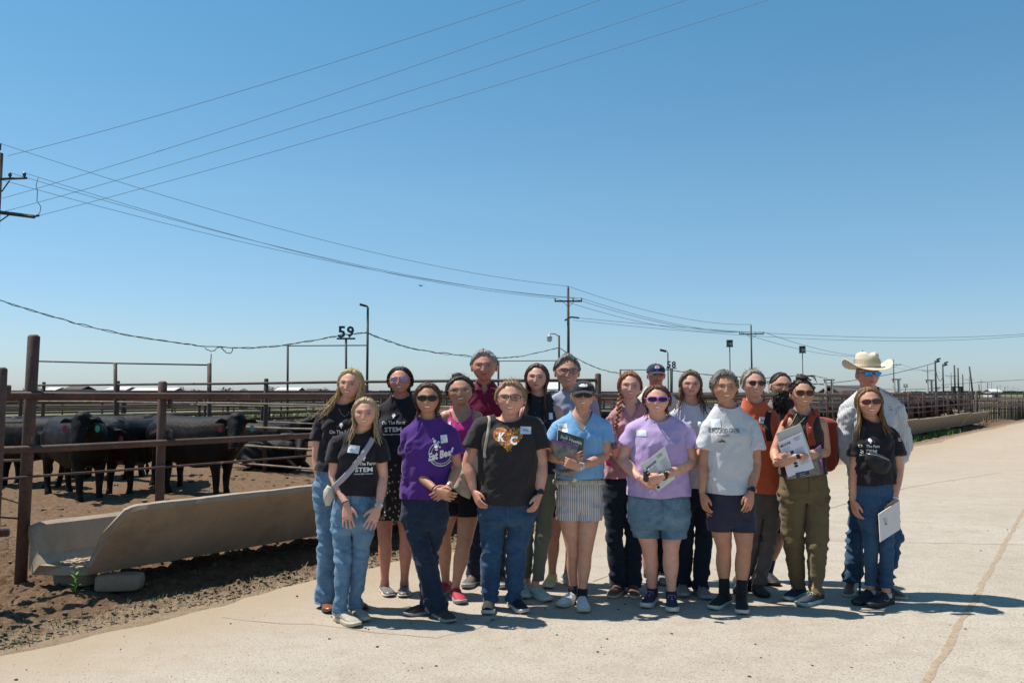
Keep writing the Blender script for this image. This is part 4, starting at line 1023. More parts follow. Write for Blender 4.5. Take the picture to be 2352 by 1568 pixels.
# ---- head: chin at z=-.115, crown at +.115, face towards -y
def _head():
    nu, nv = 84, 62; V = []; T = []
    for i in range(nv+1):
        e = -math.pi/2+math.pi*i/nv
        for j in range(nu):
            t = -1+2*j/nu; az = math.pi*math.copysign(abs(t)**1.45, t)
            V.append((math.sin(az)*math.cos(e), -math.cos(az)*math.cos(e), math.sin(e)))
    D = np.array(V); x, y, z = D.T.copy()
    X = .0735*x; Yv = np.where(y < 0, .086*y, .098*y); Z = .115*z
    t = np.clip((-z-.02)/.98, 0, 1)
    X = X*(1-.27*t**2.0); Yv = np.where(Yv > 0, Yv*(1-.50*t), Yv*(1-.03*t))
    X = X*(1+.05*np.exp(-((Z-.05)/.05)**2)); Yv = Yv-.006*np.clip(-z, 0, 1)
    front = np.clip(-y*1.6-.1, 0, 1)
    def ga(cx, cz, sx, sz): return np.exp(-((X-cx)/sx)**2-((Z-cz)/sz)**2)
    d = np.zeros(len(X))
    d += .0055*ga(0, .032, .05, .012)                       # brow
    for s in (-1, 1):
        d -= .0085*ga(.031*s, .010, .016, .011)             # sockets
        d += .006*ga(.043*s, -.022, .018, .02)              # cheeks
        d -= .004*ga(.028*s, -.062, .006, .016)             # smile fold
        d += .004*ga(.0135*s, -.029, .006, .006)            # nostrils
    br = np.clip((.022-Z)/.052, 0, 1)*(Z > -.036)+np.exp(-((Z+.036)/.0045)**2)*(Z <= -.036)
    d += (.004+.014*br)*np.exp(-(X/(.0085+.005*br))**2)*np.where(Z > .022, np.exp(-((Z-.022)/.01)**2), 1)
    d += .006*ga(0, -.057, .024, .015); d -= .004*ga(0, -.073, .016, .005); d += .009*ga(0, -.095, .018, .014)
    Yv = Yv-d*front
    T = np.ones((len(X), 3))
    bl = .5*(ga(.042, -.022, .018, .018)+ga(-.042, -.022, .018, .018)+ga(0, -.026, .012, .014))*front
    T *= 1-bl[:, None]*np.array([.02, .25, .25])
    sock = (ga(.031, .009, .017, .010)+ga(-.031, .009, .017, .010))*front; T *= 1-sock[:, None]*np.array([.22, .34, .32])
    P = np.stack([X, Yv, Z], 1); Fc = []
    for i in range(nv):
        for j in range(nu):
            k = (j+1) % nu; Fc.append((i*nu+j, i*nu+k, (i+1)*nu+k, (i+1)*nu+j))
    return (P, Fc), T, D
HEAD, HTINT, HDIR = _head()
_ht = BVHTree.FromPolygons([tuple(v) for v in HEAD[0]], HEAD[1])
def fy(x, z):
    h = _ht.ray_cast(Vector((x, -.3, z)), Vector((0, 1, 0)))[0]
    return h.y if h else -.05
def patch(poly, off=.001, bulge=0.0):
    """flat outline on the face surface, in head space"""
    n = len(poly); c = np.mean(poly, 0); V = []; Fc = []
    for k, f in enumerate((1.0, .6)):
        for p in poly: q = c+(np.array(p)-c)*f; V.append((q[0], fy(q[0], q[1])-off-(bulge*.7 if k else 0), q[1]))
    V.append((c[0], fy(*c)-off-bulge, c[1]))
    for j in range(n): k = (j+1) % n; Fc.append((j, k, n+k, n+j)); Fc.append((n+j, n+k, 2*n))
    return (np.array(V), Fc)
def oval(cx, cz, a, b, n=14, curve=0.0, slant=0.0, taper=0.0):
    return [(cx+a*math.cos(t), cz+b*math.sin(t)*(1-taper*abs(math.cos(t)))+curve*(math.cos(t))**2+slant*math.cos(t)) for t in [2*math.pi*i/n for i in range(n)]]
EYEW = simple('eye_white', (.55, .52, .50), .3, var=.02); EYED = simple('eye_dark', (.03, .022, .018), .15); TEETH = simple('teeth', (.72, .69, .64), .3, var=.03)
def face_parts(body, M, off, skinc, brow, smile, eyes=True):
    def put(name, g, m): mk(name, xf(g, M), m, body, off=off)
    lip = simple('lip_%d' % int(skinc[0]*1000), (skinc[0]*.80, skinc[1]*.48, skinc[2]*.52), .4, var=.08)
    bm = simple('brow_%d_%d' % (int(brow[0]*1000), int(brow[1]*1000)), brow, .8)
    for s in (-1, 1):
        if eyes:
            put('eye', patch(oval(.031*s, .0085, .0128, .0031, 12, -.0012, 0, .2), .0012, .0018), EYEW)
            put('iris', patch(oval(.031*s, .0087, .0055, .0034, 10), .0036, .0004), EYED)
            put('eyelid', patch(oval(.031*s, .0122, .0155, .0024, 12, -.0028, -.0004*s), .0030, .0008), bm)
        put('eyebrow', patch(oval(.032*s, .0270, .0175, .0030, 12, -.003, -.001*s), .0022, .001), bm)
    if smile >= 1:
        w_ = .0265
        put('lips', patch(oval(0, -.0585, w_, .0115, 20, .006, 0, .35), .0010, .0022), lip)
        put('teeth', patch(oval(0, -.0570, w_*.80, .0056, 18, .0048, 0, .35), .0044, .0006), TEETH)
    else:
        c = .004 if smile > 0 else .0
        put('lips', patch(oval(0, -.058, .0235, .0065, 18, c, 0, .5), .0008, .0022), lip)
        put('mouth_line', patch(oval(0, -.0575, .0215, .0010, 16, c), .0040, .0002), simple('mouth_line', (.08, .03, .025), .6))

# ---- hair
def hair_cap(th=.014, front=.60, temple=.25, ear=-.05, nape=-.55, rough_=.25, part=0, puff=0.0, seed=0):
    P, Fc = HEAD; D = HDIR; az = np.abs(np.arctan2(D[:, 0], -D[:, 1])); el = D[:, 2]
    lim = np.interp(az, [0, .55, 1.0, 1.35, 1.75, 2.3, math.pi], [front, front-.03, temple, ear+.12, ear-.05, (ear+nape)/2, nape])
    m = sstep(-.03, .07, el-lim+.05*vnoise(D*9, seed))
    st = fbm(np.stack([np.arctan2(D[:, 0], -D[:, 1])*9, el*2.5, D[:, 1]], 1), 3, seed)
    a = th*(1+rough_*st*2)+puff*np.clip(el, 0, 1)*(.7+.6*fbm(D*4, 3, seed+3))
    if part: a = a-.008*np.exp(-((D[:, 0]-part*.2)/.05)**2)*(el > .5)
    r = 1+(a*m-.006*(1-m))/.095
    c = np.array([0, .012, 0]); return ((P-c)*r[:, None]+c, Fc)
def strands(n, L, az0=1.25, az1=math.pi, r=.0085, wave=0.0, flare=.02, front_drape=.5, el0=.55, seed=0, spread=0.0, tip=.25, both=True, gravity=1.0):
    """locks that follow the skull and fall down"""
    rs = random.Random(seed); gs = []
    for k in range(n):
        az = (az0+(az1-az0)*((k+.5)/n+rs.uniform(-.5, .5)/n)); s = 1 if (k % 2 == 0) else -1
        az *= s; el = (el0 if abs(az) > 2.2 else .75)+rs.uniform(-.3, .3); pts = []; L_ = 0; ww = wave*rs.uniform(.6, 1.2); ph = rs.random()*6.28
        dx, dy = math.sin(az), -math.cos(az); ll = L*rs.uniform(.82, 1.06)
        for q in range(5):
            e = el*(1-q/4)+(-.15)*(q/4); rr = 1.10
            pts.append((.0745*dx*math.cos(e)*rr, (.090 if dy < 0 else .098)*dy*math.cos(e)*rr+.004, .115*math.sin(e)*1.07))
        bx, by, bz = pts[-1]; out_ = flare*rs.uniform(.3, 1.3); sway = rs.uniform(-.01, .01)
        for q in range(1, 9):
            f = q/8
            wv = ww*math.sin(f*9+ph)
            pts.append((bx+dx*(out_*f-.018*math.sin(f*math.pi))+wv*.7+sway*f+spread*f*f, by+dy*out_*f-front_drape*.08*f*(abs(az) < 2.0)+wv*.5, bz-(ll+bz)*f*gravity))
        m = len(pts); R_ = [r*(.4+.6*min(1, q/3)) if q < 4 else r*(1-(1-tip)*max(0, (q-6)/(m-7))) for q in range(m)]
        R_ = [(a*1.5, a*.8) for a in R_]; gs.append(tube(pts, R_, 6, ref=(dy, -dx, 0), dome=False))
    return join(*gs)
def flow(n, th=.016, front=.58, back=True, seed=0, r=.0021, part=None, jitter=.12, end=-.45, lift=0.0, ear=.0):
    """fine locks lying on the skull: swept back from the hairline, or down from a parting"""
    rs = random.Random(seed); gs = []
    R3 = np.array([.0745, .090, .1165])
    for k in range(n):
        if part is None:
            az = rs.uniform(-1.55, 1.55); e0 = float(np.interp(abs(az), [0, .5, .85, 1.15, 1.4, 1.6], [front, front-.06, .62, .30+ear, .10+ear, ear]))+rs.uniform(.0, .4); 
            d0 = np.array([math.sin(az)*math.cos(e0), -math.cos(az)*math.cos(e0), math.sin(e0)])
            az1 = math.pi-az*.45*rs.uniform(.7, 1.3) if az > 0 else -(math.pi+az*.45*rs.uniform(.7, 1.3)); e1 = end+rs.uniform(-.1, .25)
            d1 = np.array([math.sin(az1)*math.cos(e1), -math.cos(az1)*math.cos(e1), math.sin(e1)]); mid = nrm(d0+d1+np.array([np.sign(az)*.9*min(1, abs(az)), 0, 1.1-.9*min(1, abs(az)/1.5)])) 
        else:
            y_ = rs.uniform(-.50, .75); d0 = nrm([part*.12, y_, 1.0]); s = 1 if k % 2 else -1; az1 = s*np.interp(y_, [-.50, .75], [1.36, 2.9])*rs.uniform(.93, 1.07); e1 = rs.uniform(-.45, -.1)
            d1 = np.array([math.sin(az1)*math.cos(e1), -math.cos(az1)*math.cos(e1), math.sin(e1)]); mid = nrm(d0*.9+d1*.8+np.array([s*.45, y_*.1, .40]))
        pts = []
        for t in np.linspace(0, 1, 8):
            d = nrm((1-t)**2*d0+2*t*(1-t)*mid*1.1+t*t*d1)+np.array([rs.gauss(0, 1), rs.gauss(0, 1), rs.gauss(0, 1)])*jitter*.05
            sh = th*(1.0+.25*rs.random())*(.35+.65*min(1, t*4))+lift*math.sin(t*math.pi); x_ = d*R3+nrm(d)*sh; x_[0] *= 1-.05*max(0, -d[2]); pts.append(x_+np.array([0, .006, 0]))
        gs.append(tube(pts, [(r*.8, r*.5)]+[(r*1.5, r*.9)]*6+[(r*.5, r*.3)], 5))
    return join(*gs)
def wisps(n, r0=1.12, L=.05, seed=0, top=True, rad=.0006):
    rs = random.Random(seed); gs = []
    for _ in range(n):
        az = rs.uniform(-math.pi, math.pi); el = rs.uniform(.2, 1.3) if top else rs.uniform(-.3, 1.2)
        if abs(az) < 1.35: el = rs.uniform(1.12, 1.4)
        d = np.array([math.sin(az)*math.cos(el), -math.cos(az)*math.cos(el)*.6, math.sin(el)]); p = d*np.array([.078, .1, .122])
        q = p+d*L*rs.uniform(.15, .6)+np.array([rs.uniform(-1, 1), rs.uniform(-1, 1), rs.uniform(-.4, .4)])*L*.5
        gs.append(tube([p, (p+q)/2+d*.004, q], [min(rad, .0008)*1.3, min(rad, .0008), min(rad, .0008)*.5], 4, cap=False))
    return join(*gs)
def curls(n, r, seed=0, zmin=.0, front=.5, size=.013):
    rs = random.Random(seed); gs = []
    for _ in range(n):
        az = rs.uniform(-math.pi, math.pi); lo = front if abs(az) < .9 else (.12 if abs(az) < 1.4 else -.4); el = rs.uniform(lo, 1.45)
        d = np.array([math.sin(az)*math.cos(el), -math.cos(az)*math.cos(el), math.sin(el)]); p = d*np.array([.0735, .092, .115])*r
        t = nrm(np.cross(d, [rs.gauss(0, 1), rs.gauss(0, 1), rs.gauss(0, 1)])); b = np.cross(d, t)
        gs.append(tube([p-t*size, p+d*size*.5+b*size*.3, p+t*size*.9+b*size*.2, p+t*size*1.2-d*size*.3], [size*.25, size*.42, size*.36, size*.12], 5))
    return join(*gs)

# ---- hands: wrist at origin, fingers down -z, palm faces +y, thumb on the -x side
_hg = {}
def hand_geo(pose):
    if pose in _hg: return _hg[pose]
    cv = {'relax': (.30, .40, .30), 'flat': (.10, .12, .10), 'grip': (.95, 1.05, .6), 'hold': (.55, .6, .4), 'fist': (1.35, 1.5, .9)}[pose]
    P = [tube([(0, 0, .03), (0, 0, -.01), (0, .002, -.04), (0, .004, -.082)], [(.025, .019), (.027, .018), (.037, .016), (.040, .014)], 12, dome=True, power=2.5)]
    sp_ = {'relax': .03, 'flat': .13, 'grip': 0, 'hold': .04, 'fist': 0}[pose]
    for i, (x, L, r) in enumerate(((-.0295, .072, .0083), (-.0100, .081, .0086), (.0100, .075, .0083), (.0285, .059, .0075))):
        a = 0; p = np.array([x*.95, .003, -.070]); pts = [p.copy()]; p = np.array([x, .003, -.086]); pts.append(p.copy())
        sx = sp_*(i-1.5)
        for sg, c in zip((.45, .31, .24), cv):
            a += c*(1+.12*i); p = p+L*sg*np.array([sx, math.sin(a), -math.cos(a)]); pts.append(p.copy())
        P.append(tube(pts, [r, r, r*.95, r*.9, r*.8], 8, dome=True))
    th = {'relax': ((-.026, .006, -.018), (-.044, .014, -.048), (-.048, .024, -.074), (-.045, .030, -.094)), 'flat': ((-.026, .006, -.018), (-.050, .008, -.045), (-.062, .010, -.068), (-.068, .012, -.088)),
          'grip': ((-.026, .006, -.018), (-.042, .022, -.046), (-.036, .040, -.066), (-.020, .048, -.076)), 'hold': ((-.026, .004, -.018), (-.048, .006, -.044), (-.054, .004, -.070), (-.050, .002, -.090)), 'fist': ((-.026, .010, -.018), (-.038, .030, -.050), (-.022, .042, -.070), (-.004, .044, -.074))}[pose]
    P.append(tube(th, [.014, .0115, .0098, .0085], 8, dome=True))
    g = remesh(join(*P), .0042, 2); _hg[pose] = g; return g
def place_hand(pose, wrist, tip_dir, palm, thumb, s=1.0):
    d = nrm(tip_dir); n = np.array(palm, float); n = nrm(n-d*np.dot(n, d)); t = np.cross(n, d); sgn = 1 if np.dot(t, np.array(thumb, float)) < 0 else -1
    V, Fc = hand_geo(pose); V = V.copy()
    M = np.stack([t*sgn, n, -d], 1); V = (V*s) @ M.T+np.array(wrist)
    if np.linalg.det(M) < 0: Fc = [f[::-1] for f in Fc]
    return (V, Fc)

# ---- shoes: ankle axis at x=y=0, toe to -y, ground z=0
def shoe_geo(kind):
    L = {'sneaker': 1.0, 'boot': 1.04, 'flat': .92, 'loafer': .98, 'chunky': 1.03}[kind]; top = {'sneaker': .092, 'boot': .15, 'flat': .055, 'loafer': .075, 'chunky': .10}[kind]
    secs = [(.072, .022, top*.55), (.062, .031, top*.88), (.03, .036, top), (-.01, .037, top*.98), (-.05, .038, min(top, .10)*.86), (-.09, .043, .066 if kind != 'flat' else .045), (-.13, .0465, .056 if kind != 'flat' else .040), (-.165, .043, .047 if kind != 'flat' else .036), (-.19, .031, .038), (-.203, .014, .030)]
    if kind == 'boot': secs = [(a, b*(.93 if a < -.12 else 1), c) for a, b, c in secs]
    V = []; n = 14; z0 = .016
    for (y, hw, h) in secs:
        for k in range(n):
            a = 2*math.pi*k/n; c, s_ = math.cos(a), math.sin(a); p = 2.6
            V.append((hw*math.copysign(abs(c)**(2/p), c)*(1-.25*max(0, s_)), y*L, z0+(h-z0)*(.5+.5*math.copysign(abs(s_)**(2/p), s_))))
    Fc = [(i*n+k, (i+1)*n+k, (i+1)*n+(k+1) % n, i*n+(k+1) % n) for i in range(len(secs)-1) for k in range(n)]
    Fc += [tuple(range(n)), tuple((len(secs)-1)*n+k for k in range(n-1, -1, -1))]
    upper = (np.array(V), Fc)
    th = {'sneaker': .030, 'boot': .020, 'flat': .014, 'loafer': .022, 'chunky': .036}[kind]
    o = [(0.0, .078), (.022, .072), (.035, .050), (.036, .0), (.037, -.05), (.045, -.09), (.050, -.13), (.046, -.170), (.033, -.198), (.012, -.214)]
    poly = [(a, b) for a, b in o]+[(-a, b) for a, b in reversed(o[1:])]; m = len(poly)
    S = []
    for zz, k in ((0, .95), (.006, 1.0), (th*.8, 1.03), (th, .98)):
        for a, b in poly: S.append((a*k, (b+.06)*k*L-.06*L, zz+(.012*max(0, (-b-.15)/.06)**2 if kind != 'boot' else 0)*(1 if zz < th*.5 else .6)))
    Fs = [(i*m+k, i*m+(k+1) % m, (i+1)*m+(k+1) % m, (i+1)*m+k) for i in range(3) for k in range(m)]+[tuple(range(m-1, -1, -1)), tuple(3*m+k for k in range(m))]
    laces = None
    if kind in ('sneaker', 'chunky'):
        ls = []
        for i in range(5):
            y = -.045-.019*i; z = top*.90-.0085*i-(.004 if kind == 'sneaker' else .006); w_ = .019
            ls.append(tube([(-w_, y, z-.004), (0, y-.004, z+.004), (w_, y, z-.004)], .0024, 5))
        ls.append(tube([(0, -.045, top*.9), (-.018, -.06, top*.9+.004), (-.028, -.07, top*.75)], .0022, 5)); ls.append(tube([(0, -.045, top*.9), (.018, -.06, top*.9+.004), (.028, -.07, top*.75)], .0022, 5))
        laces = join(*ls)
    return upper, (np.array(S), Fs), laces
SH = {k: shoe_geo(k) for k in ('sneaker', 'boot', 'flat', 'loafer', 'chunky')}

# ---- cloth folds
def folds(g, amp, seed, sc=(14, 14, 5), weight=None, diag=0.0):
    V, Fc = g; N = normals(g); P = V.copy()
    c, s = math.cos(diag), math.sin(diag); Q = np.stack([P[:, 0]*c-P[:, 2]*s, P[:, 1], P[:, 0]*s+P[:, 2]*c], 1)
    Q = Q+.035*np.stack([vnoise(P*9, seed), vnoise(P*9, seed+1), vnoise(P*9, seed+2)], 1)
    n = 1-2.4*np.abs(vnoise(Q*np.array(sc), seed)); n = .75*n+.35*(1-2*np.abs(vnoise(Q*np.array(sc)*2.1, seed+5)))-.35; n = np.maximum(n, -.6)
    a = amp*(1 if weight is None else weight)
    return (V+N*(a*1.7*n)[:, None], Fc)

GLASS = NT('clear_lens'); GLASS.m.use_nodes = True
_t = GLASS.t; _t.nodes.clear(); _o = _t.nodes.new('ShaderNodeOutputMaterial'); _mx = _t.nodes.new('ShaderNodeMixShader'); _tr = _t.nodes.new('ShaderNodeBsdfTransparent'); _gl = _t.nodes.new('ShaderNodeBsdfGlossy'); _gl.inputs['Roughness'].default_value = .05
_tr.inputs[0].default_value = (.86, .86, .86, 1); _mx.inputs[0].default_value = .05; _t.links.new(_tr.outputs[0], _mx.inputs[1]); _t.links.new(_gl.outputs[0], _mx.inputs[2]); _t.links.new(_mx.outputs[0], _o.inputs[0]); GLASS = GLASS.m
LENSD = simple('dark_lens', (.012, .010, .010), .08); LENSB = simple('brown_lens', (.045, .022, .015), .08)
def m_mirror(name, c1, c2):
    t = NT(name); n = t.noise(60, 3, .5); t.base(t.ramp(n, [(.4, c1), (.6, c2)])); t.rough(.12); t.set(Metallic=.8); return t.m
LENSBLUE = m_mirror('blue_mirror', (.01, .13, .55), (.03, .38, .80)); LENSPK = m_mirror('pink_mirror', (.35, .16, .25), (.22, .25, .45)); LENSRED = simple('red_brown_lens', (.10, .02, .025), .1)
def glasses(parent, M, off, fm, lm, a=.026, b=.019, thick=.0018, power=2.6, cx=.032, cz=.009, wrap=.35, name='sunglasses'):
    e = None; Fr = []; Ln = []
    for s in (-1, 1):
        def pos(u, v): x = cx*s+u; return (x, -.0965+wrap*.9*max(0, abs(x)-.02)**1.6*1.6, cz+v)
        n = 22; ring = []
        for i in range(n):
            t = 2*math.pi*i/n; c, s_ = math.cos(t), math.sin(t)
            ring.append((a*math.copysign(abs(c)**(2/power), c), b*math.copysign(abs(s_)**(2/power), s_)+.002*abs(c)))
        pts = [pos(*p) for p in ring]; Fr.append(tube(pts+[pts[0], pts[1]], thick, 5, cap=False))
        V = [pos(0, 0)]+pts; Ln.append((np.array([(x, y-.001, z) for x, y, z in V]), [(0, 1+i, 1+(i+1) % n) for i in range(n)]))
        pe = pos(a*s, b*.35); Fr.append(tube([pe, (.0765*s, -.06, cz+b*.35), (.0785*s, -.01, cz+b*.3), (.0775*s, .015, cz-.008)], [(thick*1.3, thick*1.3)]*4, 5))
    Fr.append(tube([(-cx+a*.92, -.0965, cz+b*.3), (0, -.106, cz+b*.45), (cx-a*.92, -.0965, cz+b*.3)], thick*1.1, 5))
    f = mk(name, xf(join(*Fr), M), fm, parent, off=off)
    for l in Ln: mk('lens', xf(l, M), lm, f, off=off, smooth=False)
    return f

def cast(bvh, px, off=.006, maxY=20):
    d = ray(*px).normalized(); h = bvh.ray_cast(Vector((0, 0, H0)), d, maxY)
    return (h[0]-d*off) if h[0] else None
def decal(bvh, g, C, roll=0.0, off=.003, maxd=.35):
    V, Fc = g; c, s = math.cos(roll), math.sin(roll); out_ = []; ok = []
    for v in V:
        x = C[0]+v[0]*c-v[2]*s; z = C[2]+v[0]*s+v[2]*c
        h = bvh.ray_cast(Vector((x, C[1]-1.2, z)), Vector((0, 1, 0)), 2.4)[0]
        if h is None or abs(h.y-C[1]) > maxd: ok.append(False); out_.append((x, C[1], z))
        else: ok.append(True); out_.append((x, h.y-off, z))
    g2 = (np.array(out_), Fc)
    return g2 if all(ok) else cut(g2, ok)
def subdiv_text(s, h, width=None, **k):
    g = text_geo(s, h, width, **k); return g

PEOPLE = {}
def person(key, sp):
    c = sp['crop']; X = lambda p: PXC(c, p)
    rs = random.Random(hash(key) % 1000 if False else sum(map(ord, key))*7)
    # feet and depth
    feet = {}
    for side in 'lr':
        fx, fyy, yaw = sp['feet'][side]; y = math.radians(yaw); g0 = G(*X((fx, fyy))); d = Vector((math.sin(y), -math.cos(y), 0))
        feet[side] = (g0-d*.175, y, d)
    Yp = sp.get('Y') or (feet['l'][0].y+feet['r'][0].y)/2
    k = Yp/F
    J = lambda p, dy=0.0: np.array(AT(*X(p[:2]), Yp+(p[2] if len(p) > 2 else dy)))
    mpx = CROP[c][2]/1.7415*k                       # metres per crop pixel at this depth
    root = empty('person', ((feet['l'][0]+feet['r'][0])/2), sp['label'], 'person', 'people in the group photo')
    off = root.location.copy()
    put = lambda name, g, m, parent=None, **kw: mk(name, g, m, parent or root, off=off, **kw)
    fem = sp.get('fem', 1); AR = sp.get('arm', 1.0)*(.92 if fem else 1.05); LG = sp.get('leg', 1.0); LGs = LG
    top, chin = J(sp['top'], -.02), J(sp['chin'], -.05)
    H = top[2]-chin[2]; hs = H/(.230+.016); hd = sp.get('head', (0, 0, 0))
    hc = np.array([(top[0]+chin[0])/2, Yp-.03+sp.get('hy', 0), chin[2]+.115*hs])
    HM = Matrix.Translation(Vector(hc)) @ Matrix.Rotation(math.radians(hd[0]), 4, 'Z') @ Matrix.Rotation(math.radians(hd[1]), 4, 'Y') @ Matrix.Rotation(math.radians(hd[2]), 4, 'X') @ Matrix.Diagonal((hs*1.19*sp.get('fat', 1.0), hs*1.03, hs, 1))
    sl, sr = J(sp['sl']), J(sp['sr']); N = (sl+sr)/2; N[0] = (N[0]*.7+hc[0]*.3); N[2] = chin[2]-.024*hs+sp.get('dN', 0); N[1] = Yp+.01
    hem = J((0, sp['hem']))[2]; hipz = J((0, sp['hip'][1]))[2]; hx = J((sp['hip'][0], sp['hip'][1]))[0]
    Pc = np.array([hx, Yp, hipz]); wch, wwa, whi = [w_*mpx/2 for w_ in sp['w']]; dr = sp.get('dr', .66)
    def axis(t): return Pc+(N-Pc)*t
    def torso(e, loose=0.0, z0=None):
        wa = wwa+(max(wch, whi)-wwa)*loose; R_ = []
        for t, rx, ry, dyo in ((-.14, whi*.93, whi*dr*.95, .0), (0, whi, whi*dr*1.02, .005), (.18, whi*.6+wa*.4, (whi*.6+wa*.4)*dr, 0), (.38, wa, wa*dr*sp.get('belly', 1.0), -.005-.05*(sp.get('belly', 1.0)-1)), (.55, wa*.45+wch*.55, (wa*.45+wch*.55)*dr*.98, -.005), (.72, wch, wch*dr, -.004), (.85, wch*.97, wch*dr*.84, .008), (.94, wch*.70, .078, .012), (1.0, .080, .068, .012), (1.05, .060, .058, .008)):
            a = axis(t); R_.append((a[0], a[1]+dyo, a[2], rx+e, ry+e, 2.35))
        P = [rings(R_, 32)]
        b = sp.get('bust', .8 if fem else 0)
        if b:
            a = axis(.70)
            for s in (-1, 1): P.append(ellipsoid((a[0]+s*wch*.44, a[1]-wch*dr*.66, a[2]), ((.072*b+e), (.058*b+e), (.070*b+e)), 16, 12))
            if loose > .2: P.append(ellipsoid((a[0], a[1]-wch*dr*.62, a[2]-.03), (wch*.6, .052*b+e, .09*b+e), 16, 12))
        for s_, si in ((sl, -1), (sr, 1)):
            P.append(tube([N+np.array([0, .012, -.060]), N*.6+s_*.4+np.array([0, .010, -.012]), s_+np.array([0, 0, 0])], [.056+e, .048*AR+e, .043*AR+e], 14, dome=True))
        return P
    # arms
    arms = {}
    for side in 'lr':
        if side in sp['arms']:
            el_, wr, tip = sp['arms'][side]; s_ = sl if side == 'l' else sr
            arms[side] = (s_, J(el_), J(wr), J(tip))
    # legs
    hips = {s: Pc+np.array([(-1 if s == 'l' else 1)*whi*.50, 0, -.04]) for s in 'lr'}
    kn = {s: J(sp['knees'][s], -.03) for s in 'lr'}
    an = {s: np.array([feet[s][0].x, feet[s][0].y, .085]) for s in 'lr'}
    for s in 'lr':
        if len(sp['knees'][s]) < 3: kn[s][1] = (hips[s][1]+an[s][1])/2-.03; kn[s] = np.array(AT(*X(sp['knees'][s]), kn[s][1]))
    # ---------------- body
    B = torso(-.006)
    zc = hc[2]-.10*hs
    B.append(tube([N+np.array([0, .01, -.09]), N+np.array([0, .01, -.05]), N+np.array([0, .008, 0]), hc+np.array([0, .022, -.075])*hs, hc+np.array([0, .018, -.02])*hs], [(.085, .07), (.068, .062), (.058*sp.get('neck', 1), .056), (.051*sp.get('neck', 1), .054), .045], 18, ref=(1, 0, 0)))
    tips = []
    for side, (s_, e_, w_, t_) in arms.items():
        m1 = (s_+e_)/2; m2 = e_*.62+w_*.38
        B.append(tube([s_, m1, e_*.9+s_*.1, e_, e_*.9+w_*.1, m2, w_], [.047*AR, .045*AR, .039*AR, .036*AR, .037*AR, .039*AR, .0245], 14, dome=True))
        B.append(ellipsoid(e_, (.037*AR,)*3, 10, 8))
    legs = []
    if sp['bottom']['kind'] == 'pants': LG = min(LG, 1.0)*.66
    for s in 'lr':
        h_, k_, a_ = hips[s], kn[s], an[s]; sh = lambda t, dy=0: k_+(a_-k_)*t+np.array([0, dy, 0]); e_ = .5+.5*LG
        legs.append(tube([h_+np.array([0, 0, .05]), h_, h_*.75+k_*.25, h_*.5+k_*.5, h_*.25+k_*.75, h_*.1+k_*.9, k_+np.array([0, -.004, 0]), sh(.12), sh(.25, .008), sh(.38, .012), sh(.52, .009), sh(.68, .003), sh(.82), sh(.94), a_-np.array([0, 0, .03])],
                      [.085*LG, .087*LG, .081*LG, .073*LG, .062*LG, .0565*LG, (.054*LG, .056*LG), .0485*LG, (.051*LG, .055*LG), (.0515*LG, .057*LG), (.046*LG, .051*LG), .038*e_, .0325*e_, .031, .036], 20, dome=False))
    body = remesh(join(*B), .0115, 4); body = join(body, *legs)
    tint = np.ones((len(body[0]), 3))*(1+.06*fbm(body[0]*7, 2, 3))[:, None]
    for s in 'lr':
        dk = np.exp(-(np.linalg.norm(body[0]-(kn[s]+np.array([0, -.05, 0])), axis=1)/.05)**2); tint *= 1-dk[:, None]*np.array([0, .12, .14])
    if sp.get('tan'): pass
    gs = [body, xf(HEAD, HM)]; hp = HTINT.copy()
    if sp.get('stubble') is not None:
        Z, D_ = HEAD[0][:, 2], HDIR; st = sstep(-.040, -.058, Z)*sstep(.2, -.1, D_[:, 1]); mu = np.exp(-((Z+.044)/.006)**2)*(np.abs(HEAD[0][:, 0]) < .026)*(D_[:, 1] < 0)
        a = np.clip(st+mu*1.2, 0, 1)[:, None]*sp['stubble'][1]; hp = hp*(1-a)+a*np.array(sp['stubble'][0])
    tints = [tint, hp]
    for s in (-1, 1):
        eg = ellipsoid((.0765*s, .010, -.006), (.009, .018, .031), 10, 8); gs.append(xf(eg, HM)); tints.append(np.ones((len(eg[0]), 3))*np.array([1, .85, .82]))
    for side, (s_, e_, w_, t_) in arms.items():
        hspec = sp.get('hand_'+side, ('relax', None, None)); d = t_-w_
        n_ = hspec[1] or ((1, .25, 0) if side == 'l' else (-1, .25, 0)); th = hspec[2] or (0, -1, 0)
        hg = place_hand(hspec[0], w_+nrm(d)*.012, d, n_, th, (.93 if fem else 1.04)*sp.get('hands', 1.0)); gs.append(hg); tints.append(np.ones((len(hg[0]), 3))*np.array([1, .93, .92]))
    skin = m_skin('skin_'+key, sp['skin'])
    bo = put('body', join(*gs), skin, attr=np.vstack(tints))
    face_parts(bo, HM, off, sp['skin'], sp.get('brow', (.10, .06, .04)), sp.get('smile', 1), sp.get('eyes', True))
    # ---------------- bottoms
    bt = sp['bottom']; bz = J((0, bt['hem']))[2] if 'hem' in bt else bt.get('hz')
    rise = bt.get('rise') or (hem+.035-hipz)/(N[2]-hipz); wz = hipz+(N[2]-hipz)*rise
